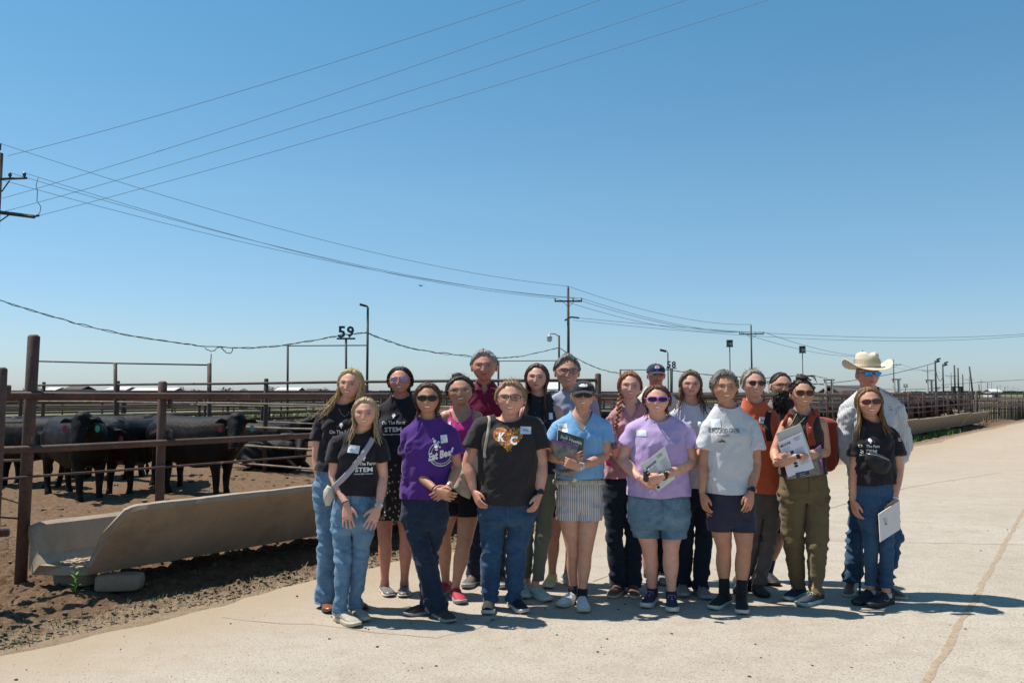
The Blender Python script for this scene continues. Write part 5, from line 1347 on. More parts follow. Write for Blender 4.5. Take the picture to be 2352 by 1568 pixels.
    if bt['kind'] in ('pants', 'shorts'):
        e = bt.get('ease', .012); th_, kn_, an_ = (tuple(bt.get('r', (.094, .070, .075)))+(.07,))[:3]; P = []
        R_ = []
        for t, rx in ((-.16, whi*.90), (-.05, whi), (.06, whi), (.18, (whi*.6+wwa*.4)), (max(.24, rise+.05), (whi*.25+wwa*.75))):
            a = axis(t); R_.append((a[0], a[1], a[2], rx+e*.7, rx*dr+e*.7, 2.4))
        pel = rings(R_, 30); half = []; cross = bt.get('cross', False)
        for s in 'lr':
            h_, k_, a_ = hips[s], kn[s], an[s].copy(); sg = -1 if s == 'l' else 1
            if bt['kind'] == 'pants':
                a_[2] = .02; q = [h_+np.array([0, 0, .03]), h_*.75+k_*.25, h_*.35+k_*.65, k_, k_*.6+a_*.4, k_*.25+a_*.75, a_, a_-np.array([0, 0, .06])]
                lg_ = tube(q, [th_, th_*.97, kn_*1.08, kn_, kn_*.55+an_*.45, an_*.93, an_, an_], 18)
            else:
                q = [h_+np.array([0, 0, .03]), h_*.7+k_*.3, h_*.3+k_*.7, k_+np.array([0, 0, -.02])]
                lg_ = tube(q, [th_, th_*.99, kn_, kn_], 18)
            gg = remesh(join(pel, lg_), .0125, 3); V_ = gg[0]
            zs = np.array([a_[2], k_[2], Pc[2]-.06, Pc[2]+.6]); mids = np.array([(an['l'][0]+an['r'][0])/2, (kn['l'][0]+kn['r'][0])/2, Pc[0], N[0]])
            xm = np.interp(V_[:, 2], zs, mids); crz = Pc[2]-.10
            if not cross:
                V_[:, 0] = np.where(V_[:, 2] < crz+.02, np.where((V_[:, 0]-xm)*sg < .0015, xm+sg*.0015, V_[:, 0]), V_[:, 0])
            half.append(cut(gg, (V_[:, 2] < crz) | ((V_[:, 0]-xm)*sg > -.008)))
        g = join(*half)
        z = g[0][:, 2]; kz = (kn['l'][2]+kn['r'][2])/2
        wgt = .45+.9*np.exp(-((z-kz)/.09)**2)+1.0*np.exp(-((z-(hipz-.06))/.06)**2)+(1.1*np.exp(-((z-.11)/.09)**2) if bt['kind'] == 'pants' else 0)
        g = folds(g, bt.get('amp', .006), sum(map(ord, key)), (9, 9, 17), wgt, .25)
        if bz is not None:
            V_ = g[0]; V_[:, 2] = np.where(np.abs(V_[:, 2]-bz) < .0068, bz, V_[:, 2]); z = V_[:, 2]
        kp = z < wz
        kp &= z > (bz-1e-5 if bz is not None else -1)
        g = cut(g, kp)
        po = put(bt.get('name', 'jeans' if bt['kind'] == 'pants' else 'shorts'), g, bt['mat'])
        if bz is not None and bt['kind'] == 'shorts': pass
        bb = BVHTree.FromPolygons([tuple(v) for v in g[0]], g[1])
        if bt.get('fly', True):
            mid = (Pc[0]); L = []
            for t in np.linspace(0, 1, 8):
                zz = wz-.02-(wz-hipz+.02)*t; h = bb.ray_cast(Vector((mid, Yp-1, zz)), Vector((0, 1, 0)), 2)[0]
                if h: L.append((h.x, h.y-.001, h.z))
            if len(L) > 3: put('fly_seam', tube(L, .0022, 4), bt.get('seam', bt['mat']), po)
            for sg in (-1, 1):
                L = []
                for t in np.linspace(0, 1, 8):
                    xx = mid+sg*whi*(.45+.42*t); zz = wz-.03-.075*t**2.2; h = bb.ray_cast(Vector((xx, Yp-1, zz)), Vector((0, 1, 0)), 2)[0]
                    if h: L.append((h.x, h.y-.0008, h.z))
                if len(L) > 3: put('pocket_seam', tube(L, .0018, 4), bt.get('seam', bt['mat']), po)
        if bt.get('hemband') and bt['kind'] == 'shorts': pass
    elif bt['kind'] == 'skirt':
        R_ = []
        for t in np.linspace(0, 1, 9):
            z = wz+(bz-.02-wz)*t; a = axis(0); w_ = (wwa*(1-t)+whi*t)*(1+.10*t)+.012
            R_.append((a[0], Yp, z, w_, w_*dr+.01))
        g = remesh(rings(R_, 34), .0125, 2); wgt = np.clip((wz-g[0][:, 2])/.25, .1, 1.2)
        g = folds(g, .012, 5, (11, 11, 2.0), wgt); g[0][:, 2] = np.where(np.abs(g[0][:, 2]-bz) < .0068, bz, g[0][:, 2]); g = cut(g, g[0][:, 2] > bz-1e-5); po = put('skirt', g, bt['mat'])
    if bt.get('band'):
        R_ = [];
        for dz in (-.022, -.02, .018, .02):
            t = rise-.03; a = axis(t); rx = (whi*.35+wwa*.65)+.016; R_.append((a[0], a[1], wz+dz-.01, rx+(0 if abs(dz) < .021 else -.003), rx*dr+.010+(0 if abs(dz) < .021 else -.003), 2.4))
        put('waistband', rings(R_, 40, cap=False), bt['band'], po)
    # ---------------- top
    tp = sp['topw']; kd = tp['kind']; loose = tp.get('loose', .5); P = torso(.012+tp.get('ease', 0), loose)
    hA = (hem-Pc[2])/(N[2]-Pc[2]); hr = []
    for t in (hA-.10, hA-.02, hA+.06, hA+.16):
        a = axis(t); rx = np.interp(t, [0, .18, .38, .55], [whi, whi*.6+wwa*.4, wwa, (wwa+wch)/2])*(1-loose*.4)+max(wch, whi)*loose*.4; hr.append((a[0], a[1], a[2], max(rx, 0)+.021-(.006 if t > hA+.1 else 0), rx*dr+.024-(.006 if t > hA+.1 else 0), 2.35))
    P.append(rings(hr, 30))
    sleeves = {}; SL = []
    for side, (s_, e_, w_, t_) in arms.items():
        if kd == 'tank': continue
        L = tp.get('sleeve', .62)
        if kd == 'shirt':
            SL.append(tube([s_, s_*.75+e_*.25, (s_+e_)/2, s_*.25+e_*.75, e_, e_+(w_-e_)*L*.25, e_+(w_-e_)*L*.5, e_+(w_-e_)*L*.7, e_+(w_-e_)*L*.9, e_+(w_-e_)*L], [.050*AR+.006, .056*AR+.004, .059*AR, .058*AR, .056*AR, .056*AR, .054*AR, .050*AR, .044*AR, .040*AR], 20, dome=False)); SL.append(ellipsoid(e_, (.052*AR,)*3, 12, 10))
            if L < 1: sleeves[side] = (s_+0, e_, w_, L)
        else:
            u = nrm(e_-s_); end = s_+(e_-s_)*L; ex = .006*tp.get('flare', 1)
            tt = np.linspace(0, 1, 9); q_ = [s_-u*.035, s_-u*.02]+[s_+(end-s_)*t for t in tt]; r0 = .047*AR+.008; r_1 = .051*AR+.010+ex*2.0; P.append(tube([s_-u*.02, s_+u*.01], [r0*.8, r0*.86], 14, dome=True)); SL.append(tube(q_, [r0*.55, r0*.88]+[r0+(r_1-r0)*t for t in tt], 26, dome=False)); sleeves[side] = (s_, u, np.linalg.norm(end-s_))
    if sp.get('belt_z'): pass
    a0 = axis(-.14)
    if hem < a0[2]+.05: P.append(rings([(a0[0], a0[1], hem-.06, whi+.016, whi*dr+.02, 2.35), (a0[0], a0[1], a0[2]+.08, whi+.016, whi*dr+.02, 2.35)], 30))
    g = remesh(join(*P), .0115, 4)
    V = g[0]; z = V[:, 2]; hh = max(.01, N[2]-hem)
    f_ = (z-hem)/hh
    wgt = .35+.9*np.exp(-((f_-.15)/.22)**2)+.5*np.exp(-((f_-.62)/.12)**2)
    for side, (s_, e_, w_, t_) in arms.items():
        wgt = wgt+.6*np.exp(-(np.linalg.norm(V-s_-np.array([0, 0, -.09]), axis=1)/.10)**2)
        if kd == 'shirt': wgt = wgt+1.2*np.exp(-(np.linalg.norm(V-e_, axis=1)/.14)**2)
    g = folds(g, tp.get('amp', .006), sum(map(ord, key))+3, tp.get('fsc', (17, 17, 6)), wgt, tp.get('diag', .6)); V = g[0]
    hz_ = hem+.006*np.sin((V[:, 0]-N[0])*17+V[:, 1]*9)
    V[:, 2] = np.where(np.abs(V[:, 2]-hz_) < .0062, hz_, V[:, 2]); keep = V[:, 2] > hz_-1e-5
    dx = np.abs(V[:, 0]-N[0]); fr = V[:, 1] < N[1]+.01; nk = tp.get('neck', 'crew')
    a_, dep = {'crew': (.078, .034), 'v': (.085, .15), 'scoop': (.10, .095), 'tank': (.105, .12), 'collar': (.060, .045), 'open': (.075, .18), 'hi': (.075, .02)}[nk]; a_ = tp.get('nw', a_); dep = tp.get('nd', dep)
    t_ = np.clip(dx/a_, 0, 1); sh = (1-t_) if nk in ('v', 'open', 'collar') else (1-t_**2.2)
    zc_ = N[2]+.012-np.where(fr, dep, .0)*sh
    near = (dx < a_+.004) & (np.abs(V[:, 2]-zc_) < .0065); V[:, 2] = np.where(near, zc_, V[:, 2])
    keep &= ~((dx < a_) & (V[:, 2] > zc_+1e-5))
    if kd == 'tank':
        for s_ in (sl, sr):
            sg = np.sign(s_[0]-N[0]); inner = N[0]+sg*(abs(s_[0]-N[0])-.022); az = s_[2]-.13
            keep &= ~(((V[:, 0]-inner)*sg > .03*np.clip((s_[2]-V[:, 2])/.12, 0, 1)) & (V[:, 2] > az))
    g = cut(g, keep)
    if SL:
        sg_ = remesh(join(*SL), .0105, 2); wg_ = np.ones(len(sg_[0]))*(.8 if kd == 'tee' else 1.1); sg_ = folds(sg_, tp.get('amp', .006), sum(map(ord, key))+9, (15, 15, 9), wg_, -.5); g = join(g, sg_)
    to = put(tp.get('name', 'shirt'), g, tp['mat'])
    tb = BVHTree.FromPolygons([tuple(v) for v in g[0]], g[1])
    # neckband / placket
    L = []
    if nk not in ('collar', 'open'):
        for i in range(29):
            ph = 2*math.pi*i/28; xx = a_*math.sin(ph); frn = math.cos(ph) > 0; tt = abs(xx)/a_; s2 = (1-tt) if nk == 'v' else (1-tt**2.2)
            q = Vector((N[0]+xx, N[1]+.01-(.075 if frn else .055)*math.cos(ph) if frn else N[1]+.01-.055*math.cos(ph), N[2]+.012-(dep*s2 if frn else 0)))
            h = tb.find_nearest(q)[0]; 
            if h: L.append(tuple(h))
        if len(L) > 8: put('neckband', tube(L, tp.get('band', .0048), 6, cap=False), tp.get('bandmat', tp['mat']), to)
    if nk in ('collar', 'open'):
        n_ = 30; V2 = []; op = .30 if nk == 'collar' else .55
        for i in range(n_+1):
            ph = op+(2*math.pi-2*op)*i/n_; sx, cy = math.sin(ph), -math.cos(ph); fr_ = max(0, -cy)
            for rr_, dz in ((.064, .030), (.067, .036), (.088, .004), (.098+.016*fr_, -.014-.020*fr_), (.092+.012*fr_, -.012-.018*fr_)):
                V2.append((N[0]+rr_*sx*(1.05 if rr_ > .08 else 1), N[1]+.012+rr_*cy*(1.0 if rr_ < .08 else .98), N[2]+dz-.030*fr_*(1 if nk == 'collar' else 1.5)))
        put('collar', (np.array(V2), [(i*5+j, i*5+j+1, i*5+j+6, i*5+j+5) for i in range(n_) for j in range(4)]), tp['mat'], to)
    # ---------------- shoes
    shs = sp['shoes']
    for s in 'lr':
        ss = shs[s] if 'l' in shs else shs
        kind, um, sm, lm = ss['kind'], ss['upper'], ss['sole'], ss.get('lace')
        upg, sog, lg = SH[kind]; sc = ss.get('s', 1.0); q, yaw, d = feet[s]
        M = Matrix.Translation(Vector((q.x, q.y, .004))) @ Matrix.Rotation(yaw, 4, 'Z') @ Matrix.Diagonal((sc*ss.get('wd', 1), sc, sc, 1))
        o = put('shoe', xf(upg, M), um); put('sole', xf(sog, M), sm, o)
        if lg is not None and lm: put('laces', xf(lg, M), lm, o)
        if ss.get('sock'):
            hgt = ss.get('sockh', .05); put('sock', tube([an[s]+np.array([0, 0, -.03]), an[s]+(kn[s]-an[s])*(hgt/np.linalg.norm(kn[s]-an[s]))], [.042, .039*ss.get('sockr', 1.0)], 14), ss['sock'])
        if ss.get('swoosh'):
            for sg in (1,) if s == 'r' else (-1,): put('stripe', xf(tube([(sg*.040, -.02, .045), (sg*.0455, -.06, .040), (sg*.047, -.10, .052)], [(.002, .003), (.004, .003), (.001, .003)], 6), M), ss['swoosh'], o)
    # ---------------- hair
    if sp.get('hair'):
        gs = [f() if callable(f) else f for f in sp['hair'][1]]
        put('hair', xf(join(*gs), HM), sp['hair'][0])
    info = dict(root=root, off=off, HM=HM, hs=hs, hc=hc, J=J, N=N, Pc=Pc, tb=tb, to=to, Yp=Yp, arms=arms, put=put, bo=bo, X=X, an=an, kn=kn, feet=feet, sl=sl, sr=sr, mpx=mpx, body=body, whi=whi, wz=wz, wch=wch)
    allg = join(body, g)
    info['ab'] = BVHTree.FromPolygons([tuple(v) for v in allg[0]], allg[1])
    if sp.get('glasses'): glasses(root, HM, off, **sp['glasses'])
    PEOPLE[key] = info; return info
def ptext(pi, s, px, h, w=None, mat=PRINTW, roll=0.0, **k):
    g = text_geo(s, h, w, **k); C = pi['J'](px); g = decal(pi['tb'], g, C, roll)
    if len(g[1]): mk('lettering', g, mat, pi['to'], off=pi['off'], smooth=False)
def pshape(pi, g, px, mat, name='print', roll=0.0, off=.003):
    C = pi['J'](px); g = decal(pi['tb'], g, C, roll, off)
    if len(g[1]): return mk(name, g, mat, pi['to'], off=pi['off'], smooth=False)
NAMET = simple('name_tag_paper', (.72, .74, .76), .5, var=.03)
def nametag(pi, px, w=.078, h=.052, roll=0.0, txt=None):
    pshape(pi, grid_patch(None, w, h, 8, 6), px, NAMET, 'name_tag', roll, .004)
    if txt:
        C = pi['J'](px); g = decal(pi['tb'], text_geo(txt, h*.34, shear=.3), C, roll, .0065); mk('handwriting', g, INK, pi['to'], off=pi['off'], smooth=False)
def filled(poly, step=.008):
    """fill an x,z outline with a grid of quads"""
    from mathutils.geometry import delaunay_2d_cdt
    P = np.array(poly); mn, mx = P.min(0), P.max(0); pts = [Vector(p) for p in poly]
    def inside(x, z):
        r = False; j = len(poly)-1
        for i in range(len(poly)):
            if (poly[i][1] > z) != (poly[j][1] > z) and x < (poly[j][0]-poly[i][0])*(z-poly[i][1])/(poly[j][1]-poly[i][1])+poly[i][0]: r = not r
            j = i
        return r
    n = len(pts); x = mn[0]+step/2
    while x < mx[0]:
        z = mn[1]+step/2
        while z < mx[1]:
            if inside(x, z): pts.append(Vector((x, z)))
            z += step
        x += step
    r = delaunay_2d_cdt(pts, [(i, (i+1) % n) for i in range(n)], [list(range(n))], 1, 1e-6)
    return (np.array([(v.x, 0, v.y) for v in r[0]]), [tuple(f) for f in r[2]])
def strap(pi, pts, wd, mat, label, name='strap', parent=None, off=None, th=.0022, bvh='ab', lift=.006):
    L = []
    P2 = []
    for a, b in zip(pts[:-1], pts[1:]):
        for t in np.linspace(0, 1, 7, endpoint=False): P2.append((a[0]+(b[0]-a[0])*t, a[1]+(b[1]-a[1])*t))
    P2.append(pts[-1]); last = None
    for p in P2:
        q = cast(pi[bvh], pi['X'](p), lift)
        if q is None: q = Vector(pi['J'](p, last if last is not None else -.12))
        last = q.y-pi['Yp']; L.append(np.array(q))
    L = np.array(L); 
    for _ in range(3): L[1:-1] = (L[:-2]+2*L[1:-1]+L[2:])/4
    d = nrm(L[-1]-L[0]); ref = np.cross(d, [0, 1, 0])
    return mk(name, tube(list(L), (wd/2, th), 8, ref=tuple(ref)) if False else tube(list(L), [(wd/2, th)]*len(L), 8, ref=tuple(ref), power=3), mat, parent, off=off)
def ring_band(pi, side, t, r, wd, mat, name, parent=None, face=None):
    s_, e_, w_, tt = pi['arms'][side]; c = w_+(e_-w_)*t; d = nrm(e_-w_); 
    o = mk(name, tube([c-d*wd/2, c-d*wd*.45, c+d*wd*.45, c+d*wd/2], [r*.96, r, r, r*.96], 16), mat, parent or pi['root'], off=pi['off'])
    if face:
        n = np.array(face[0], float); n = nrm(n-d*np.dot(n, d)); cc = c+n*r*1.02; s = np.cross(n, d)
        M = np.stack([s, d, n], 1); g = box(0, 0, 0, face[1], face[2], .010); mk('watch_face', (g[0] @ M.T+cc, g[1]), face[3], o, off=pi['off'], smooth=False)
    return o
# ------------------------------------------------------------------ wardrobe
FAIR, FAIR2, TAN, TAN2, RED = (.63, .34, .245), (.66, .365, .265), (.48, .245, .15), (.56, .295, .195), (.56, .255, .18)
TEEK = m_cloth('black_tee', (.017, .0135, .019), .25); CHAR = m_cloth('charcoal_tee', (.026, .022, .023), .2, heather=.25); PURP = m_cloth('purple_tee', (.072, .020, .18), .15)
PINK = m_cloth('pink_tank', (.62, .045, .24), .08); BURG = m_cloth('burgundy_shirt', (.19, .012, .045), .12); GBLUE = m_cloth('grey_blue_tee', (.30, .32, .40), .1, heather=.12)
SKY = m_cloth('light_blue_tee', (.17, .36, .60), .1, heather=.08); DUSTY = m_cloth('dusty_pink_shirt', (.42, .21, .22), .1); CREAM = m_cloth('cream_tee', (.52, .48, .42), .08); LAV = m_cloth('lavender_tee', (.44, .32, .55), .08)
GREYT = m_cloth('pale_grey_tee', (.46, .47, .52), .08, heather=.1); LGREY = m_cloth('heather_grey_tee', (.50, .50, .52), .06, heather=.12); ORAN = m_cloth('orange_tee', (.50, .105, .045), .12); KHAKI = m_cloth('grey_khaki_tee', (.16, .15, .14), .1)
BTANK = m_cloth('black_tank', (.032, .024, .026), .15); SAGE = m_cloth('sage_twill', (.135, .15, .115), .1); NAVY = m_cloth('navy_twill', (.030, .028, .050), .15); BLK = m_cloth('black_twill', (.010, .010, .012), .15); GREYP = m_cloth('grey_trousers', (.115, .095, .09), .12)
OLIVE = m_cloth('olive_trousers', (.125, .092, .045), .10); TAUPE = m_cloth('taupe_tank', (.38, .28, .27), .08)
DLIGHT = m_denim('light_denim', (.075, .16, .265), (.25, .385, .52), .7); DMID = m_denim('mid_denim', (.018, .052, .115), (.065, .14, .235), .6); DDARK = m_denim('dark_denim', (.009, .017, .038), (.035, .06, .10), .45); DNAVY = m_denim('navy_denim', (.007, .013, .028), (.018, .032, .055), .4)
DSHORT = m_denim('faded_denim', (.06, .13, .20), (.24, .36, .44), .7); SEAML = simple('denim_seam', (.09, .12, .17), .8); SEAMD = simple('dark_seam', (.018, .025, .04), .8)
def m_stripes(name, cols, period, axis='X', base=(.6, .6, .6)):
    t = NT(name); x = t.new('ShaderNodeSeparateXYZ'); v = t.coord(); wv = t.noise(5, 2, .5, v)
    t.link(v, x.inputs[0]); p = t.math('ADD', x.outputs['XYZ'.index(axis)], t.math('MULTIPLY', wv, .012))
    f = t.math('FRACT', t.math('DIVIDE', p, period)); t.base(t.ramp(f, cols, 'CONSTANT')); t.rough(.85); t.bump(t.noise(300, 2), .15, .003); return t.m
STRIPE = m_stripes('striped_shorts', [(0, (.55, .50, .46)), (.16, (.10, .05, .04)), (.22, (.60, .57, .54)), (.36, (.20, .25, .38)), (.50, (.60, .57, .54)), (.60, (.36, .24, .17)), (.74, (.62, .6, .57)), (.84, (.06, .05, .06)), (.88, (.28, .32, .42))], .062)
PINST = m_stripes('pinstripe_shirt', [(0, (.56, .55, .55)), (.84, (.27, .28, .32))], .0135)
def m_floral(name, base, cols, scale, lo=.10, hi=.22):
    t = NT(name); v = t.coord(); vo = t.new('ShaderNodeTexVoronoi'); vo.inputs['Scale'].default_value = scale; t.link(v, vo.inputs['Vector'])
    d = t.math('ADD', vo.outputs['Distance'], t.math('MULTIPLY', t.noise(scale*4, 2, .6, v), .25))
    m = t.ramp(d, [(lo+.1, 1.0), (hi+.1, 0.0)], 'LINEAR'); c = t.ramp(vo.outputs['Color'], cols, 'CONSTANT')
    t.base(t.mix(m, base, c)); t.rough(.85); return t.m
FLOR1 = m_floral('floral_skirt', (.012, .010, .011), [(0, (.55, .45, .36)), (.5, (.62, .55, .46)), (.8, (.40, .28, .18))], 34, .18, .34); FLOR2 = m_floral('floral_top', (.010, .010, .016), [(0, (.50, .20, .16)), (.35, (.55, .38, .32)), (.6, (.10, .25, .28)), (.8, (.45, .42, .42))], 46, .05, .2)
RUBW = simple('white_rubber', (.55, .52, .47), .6); RUBG = simple('grey_rubber', (.30, .30, .30), .6); RUBK = simple('black_rubber', (.02, .02, .02), .6); RUBC = simple('cream_rubber', (.50, .44, .34), .6)
LEB = simple('tan_brown_leather', (.22, .07, .03), .3, var=.3); LEBR = simple('boot_brown_leather', (.12, .065, .04), .5, var=.25); LEBT = simple('cowboy_boot_leather', (.17, .085, .055), .38, var=.2); SNK = simple('black_mesh', (.014, .014, .016), .75)
SNB = simple('beige_canvas', (.38, .33, .27), .8); SNG = simple('grey_suede', (.22, .20, .19), .8); SNM = simple('mint_mesh', (.36, .47, .42), .7, var=.2, scale=20); SNY = simple('yellow_mesh', (.58, .46, .16), .7, var=.2, scale=20); SNW = simple('white_mesh', (.60, .59, .60), .7); SNN = simple('navy_mesh', (.022, .028, .05), .7); SNR = simple('red_mesh', (.36, .02, .05), .7); SNP = simple('sparkle_grey', (.16, .15, .16), .35, var=.6, scale=150)
LACEW = simple('white_lace', (.62, .60, .58), .8); LACEK = simple('black_lace', (.03, .03, .035), .8); LACEP = simple('purple_lace', (.35, .22, .45), .8); LACER = simple('red_lace', (.50, .04, .10), .8); LACEY = simple('cream_lace', (.60, .58, .38), .8)
SOCKK = m_cloth('black_sock', (.012, .012, .013), .1); SOCKW = m_cloth('white_sock', (.55, .55, .55), .1)
HBL = m_hair('blonde_hair', (.42, .27, .115), (.60, .44, .24)); HBL2 = m_hair('ash_blonde_hair', (.34, .235, .13), (.52, .39, .24)); HDK = m_hair('dark_hair', (.018, .012, .011), (.055, .034, .027)); HBR = m_hair('brown_hair', (.045, .022, .014), (.12, .062, .036))
HRB = m_hair('reddish_brown_hair', (.075, .030, .018), (.16, .072, .04)); HRED = m_hair('copper_hair', (.20, .062, .020), (.38, .15, .055)); HGR = m_hair('grey_hair', (.20, .185, .17), (.40, .38, .355)); HSP = m_hair('salt_pepper_hair', (.085, .075, .068), (.26, .235, .205)); HDB = m_hair('dark_blonde_hair', (.17, .11, .065), (.33, .235, .15))
HMB = m_hair('mixed_brown_hair', (.075, .042, .025), (.25, .15, .085)); HBE = m_hair('black_beard', (.016, .012, .010), (.07, .05, .038)); HOM = m_hair('ombre_hair', (.14, .075, .035), (.33, .19, .085))
def jeans(m, r, hz=.03, **k): return dict(kind='pants', mat=m, r=r, hz=hz, seam=SEAML if m in (DLIGHT, DMID, DSHORT) else SEAMD, **k)
def sho(kind, up, so_, lace=None, **k): return dict(kind=kind, upper=up, sole=so_, lace=lace, **k)
tee = lambda m, **k: dict(kind='tee', mat=m, name='t_shirt', **k)
THICK = simple('black_frame', (.012, .012, .013), .25); PURF = simple('purple_frame', (.33, .12, .55), .3); TORT = simple('tortoise_frame', (.28, .10, .035), .25); WIREF = simple('gold_wire', (.5, .36, .25), .3, metal=.6); REDF = simple('dark_red_frame', (.05, .01, .012), .25)
long_h = lambda n, L, **k: (lambda: strands(n, L, **k))
cap_h = lambda **k: (lambda: hair_cap(**k))

P = {}
P['P1'] = person('P1', dict(crop='A', label='tall woman with long blonde hair and light flared jeans, back row far left', top=(283, 100), chin=(268, 268), head=(-8, 4, 0), skin=FAIR, brow=(.20, .13, .07),
    sl=(118, 385), sr=(325, 380), w=(190, 160, 185), hip=(178, 720), hem=655, arms={'l': ((88, 590), (112, 735, -.03), (138, 850, -.05)), 'r': ((345, 560, .06), (345, 700, .08), (345, 790, .08))},
    knees={'l': (142, 1060), 'r': (240, 1060)}, feet={'l': (165, 1434, 22), 'r': (345, 1418, 40)}, bottom=jeans(DLIGHT, (.084, .060, .078), .035, amp=.007), topw=tee(TEEK, sleeve=.52, loose=.6), shoes=sho('flat', LEB, RUBK, s=1.05),
    hair=(HBL, [lambda: flow(150, part=0.3, th=.015, seed=5), cap_h(th=.015, front=.80, temple=.46, ear=-.25, part=1, seed=1), long_h(80, .29, az0=1.25, wave=.012, flare=.045, spread=-.05, r=.0070, seed=1), long_h(26, .33, az0=1.2, az1=2.2, wave=.016, flare=.08, spread=-.09, r=.0035, seed=11), lambda: wisps(40, seed=1)])))
P['P2'] = person('P2', dict(crop='A', label='short young blonde woman in front row far left with hands on her thighs', top=(350, 258), chin=(358, 426), head=(4, 0, 0), skin=FAIR2, brow=(.20, .13, .08),
    sl=(197, 512), sr=(432, 510), w=(205, 185, 222), hip=(290, 905), hem=788, arms={'l': ((182, 690), (252, 838, -.12), (262, 968, -.17)), 'r': ((455, 690), (430, 852, -.10), (376, 968, -.15))}, hand_l=('flat', (0, 1, .1), (1, 0, 0)), hand_r=('flat', (0, 1, .1), (-1, 0, 0)),
    knees={'l': (238, 1160), 'r': (322, 1140)}, feet={'l': (302, 1510, 42), 'r': (352, 1482, 38)}, bottom=jeans(DLIGHT, (.085, .059, .060), .06, amp=.007), topw=tee(TEEK, sleeve=.55, loose=.65), shoes=sho('sneaker', SNB, RUBC, None),
    hair=(HBL2, [lambda: flow(150, part=0.2, th=.015, seed=8), cap_h(th=.015, front=.80, temple=.46, ear=-.25, part=1, seed=2), long_h(74, .25, az0=1.25, wave=.009, flare=.032, r=.0066, seed=2), lambda: wisps(40, seed=2)])))
P['P3'] = person('P3', dict(crop='A', label='dark haired woman with round mirrored sunglasses, black lettered tee and daisy print skirt', top=(548, 88), chin=(543, 240), head=(0, -3, -3), skin=RED, brow=(.03, .02, .02), fat=1.08, smile=1, eyes=False,
    sl=(452, 335), sr=(650, 330), w=(225, 215, 225), hip=(510, 740), hem=612, arms={'l': ((425, 500, .05), (440, 630, .08), (450, 720, .10)), 'r': ((665, 500, .02), (665, 620, .05), (660, 710, .08))}, leg=1.02, arm=1.15,
    knees={'l': (462, 1010), 'r': (580, 1000)}, feet={'l': (492, 1347, 22), 'r': (566, 1350, 6)}, bottom=dict(kind='skirt', mat=FLOR1, hem=915), topw=tee(TEEK, sleeve=.55, loose=.5), shoes=sho('flat', SNP, RUBC),
    glasses=dict(fm=WIREF, lm=LENSPK, a=.023, b=.021, power=2.0, thick=.0012), hair=(HDK, [lambda: flow(150, part=0.1, th=.015, seed=11), cap_h(th=.010, front=.80, temple=.46, ear=-.15, part=1, rough_=.15, seed=3), long_h(16, .14, az0=1.5, flare=.0, r=.009, seed=3), lambda: wisps(30, seed=3)])))
P['P4'] = person('P4', dict(crop='A', label='woman in purple Eat Beef tee and dark jeans, hands clasped, black sunglasses', top=(692, 176), chin=(698, 350), head=(4, 0, 0), skin=TAN, brow=(.05, .03, .02), eyes=False,
    sl=(585, 465), sr=(822, 455), w=(245, 232, 238), hip=(680, 880), hem=806, arms={'l': ((598, 640), (745, 765, -.20), (822, 802, -.25)), 'r': ((860, 640), (812, 748, -.17), (722, 812, -.24))}, hand_l=('hold', (0, 1, 0), (0, 0, 1)), hand_r=('hold', (0, 1, 0), (0, 0, 1)),
    knees={'l': (668, 1100), 'r': (700, 1110, .05)}, feet={'l': (822, 1488, 32), 'r': (590, 1449, -62)}, bottom=jeans(DDARK, (.096, .068, .080), .045, amp=.007, cross=True), topw=tee(PURP, sleeve=.60, loose=.8, flare=1.6, amp=.009), shoes=sho('loafer', simple('dark_brown_suede', (.05, .035, .028), .8), RUBG),
    glasses=dict(fm=THICK, lm=LENSD, a=.029, b=.021, thick=.0026, power=2.6), hair=(HBR, [lambda: flow(150, part=0.1, th=.015, seed=14), cap_h(th=.014, front=.80, temple=.46, ear=-.3, part=1, seed=4), long_h(18, .20, az0=1.45, flare=.0, r=.009, wave=.01, seed=4), lambda: wisps(30, seed=4)])))
P['P5'] = person('P5', dict(crop='B', label='woman in bright pink tank top and black shorts with wire glasses and red shoes', top=(48, 168), chin=(66, 340), head=(2, -5, 0), skin=TAN2, fat=1.14, neck=1.15, brow=(.03, .02, .015),
    sl=(-22, 400), sr=(148, 402), w=(205, 205, 222), hip=(62, 800), hem=720, dr=.78, arms={'l': ((-62, 560, .05), (-60, 700, .06), (-58, 780, .08)), 'r': ((172, 560, .05), (172, 690, .08), (168, 770, .10))}, leg=1.10, arm=1.25,
    knees={'l': (-38, 1060), 'r': (80, 1100)}, feet={'l': (-78, 1415, -20), 'r': (62, 1450, 18)}, bottom=dict(kind='shorts', mat=BLK, hem=948, r=(.112, .10), fly=False), topw=dict(kind='tank', mat=PINK, name='tank_top', neck='tank', loose=.35), shoes=sho('sneaker', SNR, RUBG, LACER),
    glasses=dict(fm=WIREF, lm=GLASS, a=.026, b=.019, power=2.2, thick=.0010, name='glasses'), hair=(HDK, [lambda: flow(170, th=.013, front=.98, seed=25, end=-.1), cap_h(th=.012, front=.80, temple=.46, ear=-.3, seed=5, rough_=.4), lambda: xf(curls(60, 1.07, 5, front=1.0, size=.011), None), lambda: ellipsoid((-.01, .03, .125), (.035, .035, .03), 12, 8), lambda: wisps(60, L=.07, seed=5)])))
